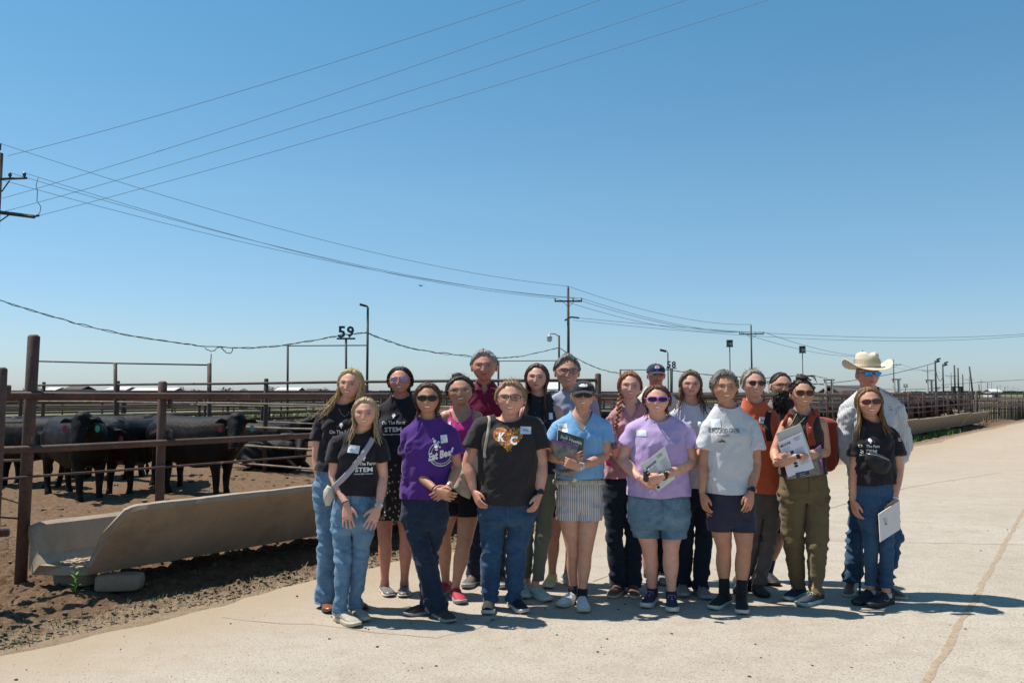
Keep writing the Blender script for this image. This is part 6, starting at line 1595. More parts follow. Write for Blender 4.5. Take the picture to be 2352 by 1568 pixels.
P['P6'] = person('P6', dict(crop='B', label='tall grey haired man in a burgundy polo shirt, back row', top=(192, 30), chin=(190, 205), head=(0, 0, 0), skin=RED, fem=0, smile=0, brow=(.22, .20, .18), neck=1.1, eyes=True, fat=1.04,
    sl=(100, 300), sr=(290, 300), w=(215, 200, 185), hip=(205, 760), hem=720, dr=.6, arms={'l': ((85, 520, .06), (88, 680, .08), (90, 770, .08)), 'r': ((318, 520, .06), (318, 680, .08), (316, 770, .08))},
    knees={'l': (142, 1050), 'r': (272, 1050)}, feet={'l': (92, 1362, -18), 'r': (292, 1364, 12)}, bottom=jeans(DDARK, (.088, .068, .066), .03), topw=dict(kind='tee', mat=BURG, name='polo_shirt', neck='collar', nd=.085, sleeve=.6), shoes=sho('chunky', simple('brown_shoe', (.10, .075, .06), .6), RUBG),
    stubble=((.95, .92, .92), .5), hair=(HGR, [lambda: flow(190, th=.009, front=.98, seed=30, lift=.008, jitter=.4, end=-.1, ear=.12, r=.0018), cap_h(th=.008, front=.80, temple=.46, ear=.10, nape=-.4, rough_=.5, puff=.020, seed=6), lambda: wisps(70, L=.03, seed=6)])))
P['P7'] = person('P7', dict(crop='B', label='woman in charcoal tee with orange KC heart, glasses and blue jeans', top=(345, 194), chin=(335, 397), head=(-4, 0, 0), skin=FAIR, fat=1.04, neck=1.1, brow=(.18, .10, .06),
    sl=(170, 455), sr=(478, 452), w=(315, 325, 320), hip=(322, 915), hem=882, dr=.70, arms={'l': ((100, 660, -.02), (133, 815, -.09), (178, 925, -.17)), 'r': ((515, 670, -.02), (503, 835, -.10), (466, 944, -.18))}, arm=1.30, leg=1.15, hand_l=('relax', (1, .7, 0), (.4, -1, 0)), hand_r=('relax', (-1, .5, 0), (-.3, -1, 0)),
    knees={'l': (232, 1160), 'r': (368, 1160)}, feet={'l': (210, 1510, -3), 'r': (412, 1503, 22)}, bottom=jeans(DMID, (.104, .077, .064), .055, amp=.008), topw=tee(CHAR, sleeve=.60, loose=.7, nw=.10, nd=.035, ease=.004), shoes=sho('sneaker', SNK, RUBW, LACEK),
    glasses=dict(fm=THICK, lm=GLASS, a=.0265, b=.019, power=2.8, thick=.0018, name='glasses'), hair=(m_hair('sandy_hair', (.22, .12, .06), (.36, .23, .13)), [lambda: flow(170, th=.013, front=.98, seed=35, end=-.1), cap_h(th=.013, front=.80, temple=.46, ear=-.25, rough_=.4, seed=7), lambda: wisps(110, L=.06, seed=7, rad=.0012)])))
P['P8'] = person('P8', dict(crop='B', label='woman with long straight brown hair, sleeveless floral top and sage green trousers', top=(490, 102), chin=(483, 260), head=(-6, 3, 0), skin=FAIR, brow=(.06, .03, .02), smile=.5,
    sl=(420, 372), sr=(600, 368), w=(185, 165, 205), hip=(490, 770), hem=712, arms={'l': ((395, 520, .06), (410, 660, .05), (450, 755, .02)), 'r': ((628, 500, .03), (650, 650, .06), (640, 740, .08))},
    knees={'l': (425, 1060), 'r': (522, 1060)}, feet={'l': (420, 1420, -5), 'r': (548, 1437, 32)}, bottom=dict(kind='pants', mat=SAGE, r=(.088, .058, .050), hem=1306, seam=SAGE, name='trousers'), topw=dict(kind='tank', mat=FLOR2, name='sleeveless_top', neck='crew', loose=.5), shoes=sho('sneaker', SNM, RUBW, LACEW),
    hair=(HRB, [lambda: flow(150, part=0.1, th=.015, seed=26), cap_h(th=.015, front=.80, temple=.46, ear=-.25, part=1, rough_=.12, seed=8), long_h(80, .40, az0=1.25, flare=.015, r=.0070, seed=8, front_drape=.7)])))
P['P9'] = person('P9', dict(crop='B', label='grey haired man in glasses and grey blue tee with yellow running shoes', top=(658, 58), chin=(655, 238), head=(3, 0, 0), skin=TAN2, fem=0, brow=(.08, .07, .06), fat=.98,
    sl=(590, 318), sr=(785, 318), w=(215, 195, 190), hip=(665, 760), hem=740, dr=.6, arms={'l': ((570, 500, .08), (570, 650, .10), (580, 740, .10)), 'r': ((805, 500, .08), (805, 650, .10), (800, 740, .10))},
    knees={'l': (580, 1060), 'r': (700, 1060)}, feet={'l': (548, 1362, -14), 'r': (712, 1358, 22)}, bottom=dict(kind='shorts', mat=NAVY, hem=950, r=(.09, .085)), topw=tee(GBLUE, sleeve=.6, loose=.4), shoes=dict(l=sho('sneaker', SNY, RUBW, LACEY), r=sho('sneaker', SNM, RUBW, LACEW)),
    stubble=((1.25, 1.35, 1.5), .75), glasses=dict(fm=THICK, lm=GLASS, a=.0265, b=.018, power=2.8, thick=.0020, name='glasses'), hair=(HSP, [lambda: flow(190, th=.009, front=.98, seed=45, lift=.008, jitter=.4, end=-.1, ear=.12, r=.0018), cap_h(th=.007, front=.80, temple=.40, ear=.14, nape=-.4, puff=.022, rough_=.4, seed=9), lambda: wisps(50, L=.02, seed=9)])))
P['P10'] = person('P10', dict(crop='B', label='woman in black cap, light blue v-neck tee and striped shorts, hugging books', top=(747, 196), chin=(743, 364), head=(-3, 0, 0), skin=TAN2, brow=(.08, .05, .03), eyes=False,
    sl=(605, 462), sr=(866, 455), w=(240, 225, 250), hip=(722, 850), hem=742, arms={'l': ((548, 620, -.02), (655, 655, -.19), (748, 618, -.24)), 'r': ((872, 620, -.02), (718, 684, -.26), (615, 640, -.30))}, hand_l=('hold', (0, 1, 0), (0, 0, 1)), hand_r=('grip', (0, 1, 0), (0, 0, 1)), arm=1.05,
    knees={'l': (692, 1150), 'r': (758, 1145)}, feet={'l': (622, 1470, -35), 'r': (750, 1500, 0)}, bottom=dict(kind='shorts', mat=STRIPE, hem=974, r=(.100, .092), fly=True, amp=.008, seam=STRIPE), topw=tee(SKY, neck='v', sleeve=.55, loose=.6), shoes=sho('sneaker', SNW, RUBC, LACEW, sock=SOCKK, sockh=.05),
    glasses=dict(fm=THICK, lm=LENSD, a=.029, b=.0195, thick=.0022, power=2.5), hair=(HDB, [cap_h(th=.006, front=.7, temple=.46, ear=-.1, nape=-.5, seed=10)])))
P['P11'] = person('P11', dict(crop='C', label='woman with copper red side braid, dusty pink open shirt, dark jeans and brown boots', top=(176, 122), chin=(166, 284), head=(-4, 0, 0), skin=FAIR2, brow=(.25, .12, .07),
    sl=(82, 385), sr=(262, 375), w=(190, 175, 200), hip=(125, 800), hem=728, arms={'l': ((40, 560, -.02), (88, 600, -.16), (70, 545, -.20)), 'r': ((282, 560, .0), (160, 640, -.15), (75, 600, -.2))}, hand_l=('grip', (0, 1, 0), (1, 0, 0)), hand_r=('grip', (0, 1, 0), (0, 0, 1)),
    knees={'l': (82, 1055), 'r': (192, 1055)}, feet={'l': (72, 1411, -25), 'r': (200, 1413, 0)}, bottom=jeans(DNAVY, (.090, .068, .076), .05), topw=dict(kind='shirt', mat=DUSTY, name='shirt', neck='open', nd=.14, nw=.085, sleeve=.45, loose=.6, amp=.009), shoes=sho('boot', LEBR, RUBC),
    hair=(HRED, [lambda: flow(150, part=-0.2, th=.015, seed=36), cap_h(th=.015, front=.80, temple=.46, ear=-.25, part=-1, seed=12, rough_=.3), lambda: wisps(80, L=.05, seed=12)])))
P['P12'] = person('P12', dict(crop='C', label='man in navy baseball cap with round soda logo and cream tee, back row', top=(320, 75), chin=(320, 206), head=(0, 0, 0), skin=RED, fem=0, smile=0, brow=(.08, .05, .04), neck=1.1,
    sl=(235, 300), sr=(405, 300), w=(200, 185, 185), hip=(325, 800), hem=740, dr=.6, arms={'l': ((218, 520, .08), (222, 680, .1), (230, 770, .1)), 'r': ((425, 520, .08), (422, 680, .1), (420, 770, .1))},
    knees={'l': (300, 1060), 'r': (372, 1060)}, feet={'l': (300, 1342, -5), 'r': (384, 1344, 12)}, bottom=jeans(DNAVY, (.085, .062, .06), .03), topw=tee(CREAM, sleeve=.6, loose=.4), shoes=sho('sneaker', SNG, RUBG, LACEW),
    stubble=((.62, .5, .42), .55), hair=(HBR, [cap_h(th=.005, front=.7, temple=.46, ear=.1, nape=-.35, seed=13)])))
P['P13'] = person('P13', dict(crop='C', label='woman in lavender tee, purple sunglasses and denim shorts, clutching papers', top=(325, 196), chin=(324, 366), head=(-5, 0, 0), skin=FAIR2, fat=1.10, neck=1.15, brow=(.15, .08, .05), eyes=False,
    sl=(188, 462), sr=(482, 462), w=(295, 300, 340), hip=(336, 915), hem=826, dr=.74, arms={'l': ((130, 630), (225, 728, -.22), (302, 768, -.28)), 'r': ((528, 640), (352, 722, -.26), (246, 762, -.31))}, hand_l=('hold', (0, 1, 0), (0, 0, 1)), hand_r=('grip', (0, 1, 0), (0, 0, 1)), arm=1.30, leg=1.14,
    knees={'l': (282, 1115), 'r': (404, 1115)}, feet={'l': (262, 1472, -25), 'r': (414, 1497, -8)}, bottom=dict(kind='shorts', mat=DSHORT, hem=1062, r=(.112, .104), seam=SEAML, amp=.008), topw=tee(LAV, sleeve=.52, loose=.6, neck='scoop', nw=.095, nd=.05, ease=.003), shoes=sho('chunky', SNN, RUBW, LACEP, sock=m_cloth('dark_sock', (.03, .02, .04), .1), sockh=.03),
    glasses=dict(fm=PURF, lm=LENSD, a=.029, b=.0205, thick=.0034, power=3.0), hair=(HRB, [lambda: flow(150, part=-0.2, th=.015, seed=42), cap_h(th=.013, front=.80, temple=.46, ear=-.25, part=-1, rough_=.2, seed=14), long_h(12, .14, az0=1.5, flare=-.005, r=.009, seed=14), lambda: wisps(30, seed=14)])))
P['P14'] = person('P14', dict(crop='C', label='woman with long wavy brown hair and thin glasses in a pale grey tee, middle row', top=(520, 120), chin=(515, 270), head=(-6, 0, 0), skin=FAIR, brow=(.12, .07, .04), smile=.5, neck=1.05,
    sl=(428, 378), sr=(618, 372), w=(205, 190, 200), hip=(540, 800), hem=782, arms={'l': ((410, 560), (545, 600, -.16), (585, 570, -.20)), 'r': ((645, 560, .02), (620, 660, -.08), (590, 610, -.16))},
    knees={'l': (488, 1060), 'r': (592, 1060)}, feet={'l': (478, 1410, -8), 'r': (612, 1424, 6)}, bottom=jeans(DNAVY, (.088, .066, .068), .045), topw=tee(GREYT, sleeve=.6, loose=.6, neck='scoop', nw=.09, nd=.06), shoes=sho('sneaker', SNG, RUBG, LACEW),
    glasses=dict(fm=WIREF, lm=GLASS, a=.026, b=.018, power=2.8, thick=.0011, name='glasses'), hair=(HMB, [lambda: flow(150, part=-0.3, th=.015, seed=45), cap_h(th=.015, front=.80, temple=.46, ear=-.25, part=-1, rough_=.5, puff=.010, seed=15), long_h(70, .27, az0=1.25, wave=.018, flare=.045, r=.0075, seed=15), lambda: wisps(90, L=.05, seed=15)])))
P['P15'] = person('P15', dict(crop='C', label='woman with short grey hair in pale grey Crooked Creek tee, navy shorts, black socks', top=(712, 118), chin=(712, 303), head=(-4, 0, 0), skin=TAN, brow=(.12, .09, .07),
    sl=(618, 440), sr=(866, 435), w=(250, 245, 262), hip=(745, 900), hem=810, dr=.66, arms={'l': ((590, 645, -.02), (582, 810, -.07), (604, 940, -.12)), 'r': ((892, 650, -.03), (862, 806, -.14), (840, 946, -.19))}, hand_r=('relax', (-.2, 1, 0), (-1, -.2, 0)), hand_l=('relax', (1, .5, 0), (.3, -1, 0)), arm=1.08, leg=1.06,
    knees={'l': (706, 1115), 'r': (822, 1115)}, feet={'l': (646, 1482, -40), 'r': (812, 1508, -12)}, bottom=dict(kind='shorts', mat=NAVY, hem=1026, r=(.100, .095), seam=NAVY), topw=tee(LGREY, sleeve=.64, loose=.65, flare=1.8, amp=.006, nw=.085), shoes=sho('sneaker', SNK, RUBW, LACEK, sock=SOCKK, sockh=.125, swoosh=RUBG),
    hair=(HSP, [lambda: flow(160, th=.010, front=.98, seed=75, lift=.008, jitter=.6, end=-.2, r=.0026), cap_h(th=.015, front=.80, temple=.46, ear=-.05, nape=-.5, rough_=.5, puff=.008, seed=16), lambda: curls(300, 1.09, 16, front=.92, size=.012)])))
P['P16'] = person('P16', dict(crop='E', label='woman in orange tee and grey trousers with small dark sunglasses and pulled back hair', top=(16, 132), chin=(24, 298), head=(3, 0, 0), skin=FAIR2, brow=(.15, .1, .07), eyes=False, neck=1.05,
    sl=(-48, 400), sr=(118, 402), w=(195, 200, 205), hip=(58, 880), hem=822, dr=.70, arms={'l': ((-85, 600, .03), (-80, 760, .04), (-75, 850, .04)), 'r': ((152, 600), (138, 825, -.03), (118, 908, -.07))}, arm=1.1,
    knees={'l': (8, 1080), 'r': (88, 1080)}, feet={'l': (-62, 1396, -22), 'r': (82, 1413, 8)}, bottom=dict(kind='pants', mat=GREYP, r=(.105, .085, .076), hz=.06, name='trousers', seam=GREYP, amp=.008), topw=tee(ORAN, sleeve=.72, loose=.7, neck='crew', flare=1.5), shoes=sho('chunky', simple('dark_brown_shoe', (.05, .035, .028), .6), RUBK),
    glasses=dict(fm=simple('brown_frame', (.06, .03, .02), .3), lm=LENSD, a=.024, b=.019, thick=.0014, power=2.2), hair=(m_hair('grey_blonde_hair', (.20, .165, .125), (.36, .31, .25)), [lambda: flow(170, th=.013, front=.98, seed=80, end=-.1), cap_h(th=.012, front=.80, temple=.46, ear=-.25, rough_=.4, seed=17), lambda: wisps(100, L=.06, seed=17)])))
P['P17'] = person('P17', dict(crop='E', label='man with very long black beard and black glasses standing behind the red backpack woman', top=(176, 150), chin=(176, 305), head=(2, 0, 0), skin=TAN2, fem=0, smile=-1, brow=(.02, .015, .012), neck=1.1,
    sl=(92, 385), sr=(262, 385), w=(205, 195, 195), hip=(160, 800), hem=760, dr=.6, arms={'l': ((75, 560, .06), (80, 700, .08), (85, 780, .08)), 'r': ((285, 560, .06), (280, 700, .08), (275, 780, .08))},
    knees={'l': (100, 1070), 'r': (165, 1070)}, feet={'l': (70, 1346, -8), 'r': (142, 1348, 5)}, bottom=dict(kind='shorts', mat=BLK, hem=1036, r=(.095, .095)), topw=tee(KHAKI, sleeve=.6, loose=.4), shoes=sho('sneaker', SNK, RUBK, LACEK, sock=m_cloth('navy_sock', (.02, .035, .06), .1), sockh=.10),
    glasses=dict(fm=THICK, lm=GLASS, a=.0265, b=.018, power=2.6, thick=.0020, name='glasses'), hair=(HDK, [cap_h(th=.004, front=.80, temple=.42, ear=.16, nape=-.3, rough_=.2, puff=.008, seed=18), lambda: flow(120, th=.006, front=.98, seed=18, lift=.006, jitter=.3, end=.2, ear=.3, r=.0018)])))
P['P18'] = person('P18', dict(crop='E', label='woman with messy bun, tortoise sunglasses, black tank and olive trousers, holding papers', top=(298, 186), chin=(288, 352), head=(-4, 0, 0), skin=TAN2, brow=(.04, .025, .02), eyes=False,
    sl=(205, 445), sr=(398, 440), w=(215, 208, 245), hip=(300, 800), hem=716, arms={'l': ((138, 600, -.03), (150, 660, -.16), (215, 628, -.24)), 'r': ((425, 600, -.03), (248, 632, -.27), (150, 668, -.32))}, hand_l=('grip', (0, 1, 0), (0, 0, 1)), hand_r=('hold', (0, 1, 0), (0, 0, 1)), arm=1.12,
    knees={'l': (245, 1085), 'r': (372, 1085)}, feet={'l': (212, 1432, -45), 'r': (284, 1464, -56)}, bottom=dict(kind='pants', mat=OLIVE, r=(.108, .084, .056), hz=.075, name='trousers', seam=simple('olive_seam', (.08, .058, .028), .9), rise=.40, fly=True, amp=.008), topw=dict(kind='tank', mat=BTANK, name='tank_top', neck='crew', nd=.05, loose=.4), shoes=sho('sneaker', SNN, simple('mint_rubber', (.30, .40, .36), .6), LACEY),
    glasses=dict(fm=TORT, lm=LENSB, a=.0285, b=.0235, thick=.0030, power=2.7), hair=(HDK, [lambda: flow(170, th=.013, front=.98, seed=90, end=-.1), cap_h(th=.009, front=.80, temple=.46, ear=-.1, nape=-.5, rough_=.15, seed=19), lambda: ellipsoid((.0, .01, .135), (.042, .04, .030), 14, 9), lambda: xf(curls(34, 1.24, 19, front=1.15, size=.013), None), lambda: join(*[tube([(.02, .01, .14), (.055+.006*k, .0, .15+.004*(k % 3)), (.085+.004*k, -.01, .135-.011*k)], [.004, .003, .001], 5) for k in range(6)])])))
P['P19'] = person('P19', dict(crop='E', label='cowboy in straw hat and blue mirrored sunglasses, white striped shirt, jeans and boots', top=(661, 80), chin=(661, 244), head=(2, 0, 0), skin=RED, fem=0, smile=0, brow=(.2, .15, .1), eyes=False, neck=1.1,
    sl=(562, 345), sr=(806, 342), w=(262, 245, 230), hip=(690, 800), hem=735, dr=.62, arms={'l': ((505, 560, .0), (598, 665, -.06), (650, 640, -.10)), 'r': ((858, 560, .02), (812, 690, -.02), (790, 770, -.02))}, arm=1.15,
    knees={'l': (594, 1085), 'r': (800, 1085)}, feet={'l': (548, 1407, -30), 'r': (846, 1421, 25)}, bottom=jeans(DMID, (.098, .070, .066), .085, amp=.013), topw=dict(kind='shirt', mat=PINST, name='long_sleeve_shirt', neck='collar', nd=.06, sleeve=.97, loose=.7, amp=.009, diag=.9), shoes=sho('boot', LEBT, RUBC),
    stubble=((.85, .8, .8), .4), glasses=dict(fm=THICK, lm=LENSBLUE, a=.027, b=.0165, thick=.0018, power=2.2, wrap=1.0), hair=(HGR, [cap_h(th=.005, front=.7, temple=.46, ear=.1, nape=-.35, seed=20)])))
P['P20'] = person('P20', dict(crop='E', label='woman with long light brown hair and black lettered tee, front row far right', top=(676, 232), chin=(660, 404), head=(-10, -4, 0), skin=TAN2, brow=(.10, .06, .04), eyes=False,
    sl=(612, 508), sr=(795, 500), w=(200, 188, 212), hip=(694, 850), hem=776, arms={'l': ((576, 700), (574, 862, -.02), (598, 970, -.05)), 'r': ((838, 695, -.01), (808, 860, -.07), (792, 958, -.12))}, hand_r=('grip', (-1, .3, 0), (-.3, -1, 0)), arm=.95,
    knees={'l': (682, 1090), 'r': (764, 1090)}, feet={'l': (602, 1456, -52), 'r': (684, 1471, -56)}, bottom=dict(kind='pants', mat=DMID, r=(.080, .056, .044), hem=1345, seam=SEAML), topw=tee(TEEK, sleeve=.62, loose=.7, flare=1.4, amp=.009), shoes=sho('chunky', simple('black_purple_mesh', (.018, .014, .022), .75), RUBK, LACEK, sock=SOCKW, sockh=.0, swoosh=RUBG),
    glasses=dict(fm=REDF, lm=LENSRED, a=.028, b=.0195, thick=.0022, power=2.6), hair=(HOM, [lambda: flow(150, part=-0.2, th=.015, seed=63), cap_h(th=.012, front=.80, temple=.46, ear=-.25, part=-1, rough_=.15, seed=21), long_h(80, .27, az0=1.25, flare=.028, r=.0070, seed=21, wave=.005)])))
# ================================================================== hats
def cap(key, mat, brimm, logo=None, tilt=0.0):
    pi = P[key]; M = pi['HM'] @ Matrix.Rotation(tilt, 4, 'X')
    V = []; n = 40; m = 12; c0 = np.array([0, .012, .040])
    for i in range(m+1):
        e = (math.pi/2)*i/m
        for j in range(n):
            a = 2*math.pi*j/n; x, y = math.sin(a), -math.cos(a)
            seam = 1-.006*math.cos(6*a)**8
            V.append(c0+np.array([.0850*x*math.cos(e)*seam, (.104 if y < 0 else .104)*y*math.cos(e)*seam, .088*math.sin(e)**(.85)*(1+.05*(y < 0)*math.cos(e))-(.018 if y > 0 else 0)*y*math.cos(e)]))
    Fc = [(i*n+j, i*n+(j+1) % n, (i+1)*n+(j+1) % n, (i+1)*n+j) for i in range(m) for j in range(n)]
    o = pi['put']('cap', xf((np.array(V), Fc), M), mat)
    B = []; nx, ny = 20, 6
    for k in range(2):
        for i in range(ny+1):
            for j in range(nx+1):
                t = -1+2*j/nx; f = i/ny; a = t*1.18; yb = -.104*math.cos(a)*1.0+.012; xb = .0852*math.sin(a)
                y = yb-f*.066*(1-abs(t)**2.6); x = xb*(1+.06*f); z = .040-.020*f-.020*(abs(x)/.07)**2+.004-(.0035 if k else 0)
                B.append((x, y, z))
    q = (nx+1)*(ny+1); Fb = []
    for k in range(2):
        for i in range(ny):
            for j in range(nx): a = k*q+i*(nx+1)+j; Fb.append((a, a+1, a+nx+2, a+nx+1))
    for j in range(nx): a = ny*(nx+1)+j; Fb.append((a, a+1, q+a+1, q+a))
    mk('brim', xf((np.array(B), Fb), M), brimm, o, off=pi['off'])
    mk('button', xf(ellipsoid((0, .012, .130), (.007, .007, .004), 10, 6), M), mat, o, off=pi['off'])
    bv = BVHTree.FromPolygons([tuple(v) for v in V], Fc)
    def onc(g, off=.0015):
        out_ = []
        for v in g[0]:
            h = bv.ray_cast(Vector((v[0], -.4, v[2])), Vector((0, 1, 0)))[0]; out_.append((v[0], (h.y if h else -.09)-off, v[2]))
        return (np.array(out_), g[1])
    if logo: logo(onc, M, o, pi)
CAPK = m_cloth('black_cap', (.022, .022, .024), .2); CAPN = m_cloth('navy_cap', (.018, .026, .055), .15)
def logo_white(onc, M, o, pi):
    for k, (x, z, a, b) in enumerate(((-.018, .082, .012, .009), (0, .088, .012, .011), (.018, .084, .013, .008), (.004, .076, .026, .005), (-.012, .092, .005, .006), (.022, .092, .005, .006))):
        mk('emblem', xf(onc(filled(oval(x, z, a, b, 12), .006)), M), PRINTW, o, off=pi['off'], smooth=False)
def logo_soda(onc, M, o, pi):
    mk('emblem', xf(onc(filled(oval(0, .084, .021, .021, 22), .007), .0015), M), simple('logo_white', (.7, .7, .72), .6), o, off=pi['off'], smooth=False)
    top = [(.0175*math.cos(t), .086+.0165*math.sin(t)) for t in np.linspace(.15, math.pi-.15, 12)]+[(-.010, .0875), (.004, .0875), (.0165, .0910)][::1]
    mk('emblem', xf(onc(filled(top, .006), .003), M), simple('logo_red', (.55, .05, .05), .6), o, off=pi['off'], smooth=False)
    bot = [(.0175*math.cos(t), .080+.0165*math.sin(t)) for t in np.linspace(math.pi+.25, 2*math.pi-.25, 12)]+[(.012, .0775), (-.004, .0770)]
    mk('emblem', xf(onc(filled(bot, .006), .003), M), simple('logo_blue', (.02, .06, .35), .6), o, off=pi['off'], smooth=False)
    g = text_geo('pepsi', .008); g = (g[0]+[0, 0, .058], g[1]); mk('lettering', xf(onc(g, .003), M), PRINTW, o, off=pi['off'], smooth=False)
cap('P10', CAPK, CAPK, logo_white, -.04); cap('P12', CAPN, CAPN, logo_soda, .0)
# straw hat
pi = P['P19']; M = pi['HM'] @ Matrix.Translation((0, 0, .012)) @ Matrix.Rotation(.02, 4, 'X')
def m_straw():
    t = NT('pale_straw'); v = t.coord(); a = t.noise(220, 3, .6, v); b = t.noise(10, 3, .6, v)
    t.base(t.mix(t.ramp(a, [(.35, 0.0), (.65, 1.0)]), (.50, .42, .29), (.66, .59, .45))); t.rough(.75); t.bump(a, .3, .002); return t.m
STR = m_straw(); V = []; n = 56
prof = [(1.0, .046), (1.0, .060), (.975, .085), (.93, .115), (.87, .140), (.78, .156), (.62, .163), (.38, .158), (.15, .150), (.02, .148)]
for (k, z) in prof:
    for j in range(n):
        a = 2*math.pi*j/n; x, y = math.sin(a), -math.cos(a); pin = 1-.10*max(0, -y)*(z > .10)*abs(x)
        zz = z+(.016*abs(x)**1.5 if z > .13 else 0)*(k > .3)-(.012 if (abs(x) < .35 and z > .14) else 0)+(-.012*y if z > .1 else 0)
        V.append((.089*x*k*pin, .110*y*k*pin+.008, zz))
Fc = [(i*n+j, i*n+(j+1) % n, (i+1)*n+(j+1) % n, (i+1)*n+j) for i in range(len(prof)-1) for j in range(n)]+[tuple((len(prof)-1)*n+j for j in range(n))]
hat = pi['put']('cowboy_hat', xf((np.array(V), Fc), M), STR)
V = []; m = 9
for k in range(2):
    for i in range(m+1):
        f = i/m
        for j in range(n):
            a = 2*math.pi*j/n; x, y = math.sin(a), -math.cos(a)
            rx = .086+f*(.094); ry = .107+f*.082
            z = .048+.075*f**1.7*abs(x)**3.2-.018*f*max(0, -y)**2-.012*f*max(0, y)**2-.004*k
            V.append((rx*x*(1-.10*f**2*abs(x)**4), ry*y+.008, z))
q = n*(m+1); Fc = []
for k in range(2):
    for i in range(m):
        for j in range(n): a = k*q+i*n; Fc.append((a+j, a+(j+1) % n, a+n+(j+1) % n, a+n+j))
for j in range(n): Fc.append((m*n+j, m*n+(j+1) % n, q+m*n+(j+1) % n, q+m*n+j))
mk('brim', xf((np.array(V), Fc), M), STR, hat, off=pi['off'])
g = [(.0900*math.sin(a), -.1112*math.cos(a)+.008, z) for z in (.048, .062) for a in np.linspace(0, 2*math.pi, 40, endpoint=False)]
mk('hat_band', xf((np.array(g), [(j, (j+1) % 40, 40+(j+1) % 40, 40+j) for j in range(40)]), M), simple('hat_band', (.40, .32, .20), .7), hat, off=pi['off'])
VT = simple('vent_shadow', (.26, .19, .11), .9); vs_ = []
for j in range(30):
    a = -2.2+4.4*j/29
    for r_, z0 in ((.98, .084), (.955, .098), (.93, .112)):
        x, y = math.sin(a), -math.cos(a); vs_.append(tube([(.0892*x*r_*1.01, .1105*y*r_*1.01+.008, z0), (.0892*math.sin(a+.05)*r_*1.005, -.1105*math.cos(a+.05)*r_*1.005+.008, z0+.010)], .0013, 4))
mk('vents', xf(join(*vs_), M), VT, hat, off=pi['off'], kind='stuff')

# ================================================================== beard, braid
pi = P['P17']; rs = random.Random(3); gs = [ellipsoid((0, -.058, -.125), (.058, .038, .075), 16, 12), ellipsoid((0, -.05, -.075), (.066, .045, .04), 16, 10)]
for k in range(230):
    a = rs.uniform(-1.45, 1.45); r_ = rs.uniform(.7, 1.0); x0 = .068*math.sin(a)*r_; y0 = -.030-.055*math.cos(a); z0 = rs.uniform(-.115, -.045) if abs(a) > .6 else rs.uniform(-.125, -.070)
    L = rs.uniform(.06, .17); ph = rs.random()*6.28; pts = []
    for q in range(8):
        f = q/7; pts.append((x0*(1+.25*math.sin(f*3))+.008*math.sin(f*11+ph), y0-.022*math.sin(f*math.pi)+.006*math.cos(f*9+ph), z0-L*f))
    gs.append(tube(pts, [.003, .0042, .0042, .004, .0036, .003, .0022, .0012], 5))
for s in (-1, 1):
    for k in range(12): gs.append(tube([(.002*s, -.098, -.040-.001*k), (.018*s, -.100+.001*k, -.045-.0015*k), (.036*s, -.086, -.066-.002*k)], [.003, .0035, .0015], 5))
pi['put']('beard', xf(join(*gs), pi['HM']), HBE)
pi = P['P11']; gs = []
path = [(118, 255, .0), (112, 300, -.08), (106, 345, -.135), (100, 390, -.15), (94, 430, -.165), (90, 455, -.17)]
pp = [pi['J'](p) for p in path]; N_ = 17
for k in range(N_):
    f = k/(N_-1)*(len(pp)-1); i = min(int(f), len(pp)-2); c = pp[i]+(pp[i+1]-pp[i])*(f-i); s = 1 if k % 2 else -1; w_ = .020*(1-.45*k/N_)
    gs.append(ellipsoid(c+np.array([s*w_*.45, 0, 0]), (w_*.85, w_*.75, .014), 9, 7, np.array(Matrix.Rotation(s*.6, 3, 'Y'))))
gs.append(tube([pp[-1], pp[-1]+np.array([-.004, 0, -.03]), pp[-1]+np.array([-.002, 0, -.055])], [.010, .009, .002], 6))
pi['put']('braid', join(*gs), HRED)

# ================================================================== writing on the clothes
def farm(key, c, mpx_w, roll=0.0, s=1.0, show=3):
    pi = P[key]; y = c[1]
    ptext(pi, 'On The Farm', (c[0], y), .024*s, .155*s, roll=roll, bold=.02); ptext(pi, 'STEM', (c[0]-2, y+32*s), .032*s, .115*s, roll=roll, bold=.03); ptext(pi, 'KANSAS BEEF COUNCIL', (c[0]-4, y+55*s), .009*s, .125*s, roll=roll, bold=.02)
    if show: pshape(pi, filled([(0, .022), (.012, .014), (.014, 0), (.006, -.006), (.004, -.018), (-.004, -.018), (-.006, -.006), (-.014, 0), (-.012, .014)], .006), (c[0], y-30*s), PRINTW, 'emblem', roll)
farm('P2', (362, 612), 0, .0); farm('P3', (520, 392), 0, .03, 1.15); farm('P1', (240, 442), 0, 0, 1.1); farm('P20', (640, 560), 0, -.02, .92)
pi = P['P4']
ptext(pi, 'Eat Beef', (775, 562), .055, .185, roll=.22, shear=.35, bold=.045)
for r_, w_ in ((.083, .0022), (.066, .0015)):
    for a0, a1 in ((-.85*math.pi, -.12*math.pi), (.62*math.pi, .98*math.pi)):
        ts = np.linspace(a0, a1, 26); V = []
        for t in ts: V += [((r_-w_)*math.cos(t), 0, (r_-w_)*math.sin(t)), ((r_+w_)*math.cos(t), 0, (r_+w_)*math.sin(t))]
        pshape(pi, (np.array(V), [(2*i, 2*i+1, 2*i+3, 2*i+2) for i in range(25)]), (775, 560), PRINTW, 'print', .1)
for (x, y, a, b) in ((752, 515, .016, .018), (742, 492, .010, .012), (762, 496, .008, .008), (770, 522, .007, .006), (752, 536, .012, .006), (733, 478, .007, .006)):
    pshape(pi, filled(oval(0, 0, a, b, 12), .006), (x, y), PRINTW, 'emblem')
C0 = pi['J']((775, 560))
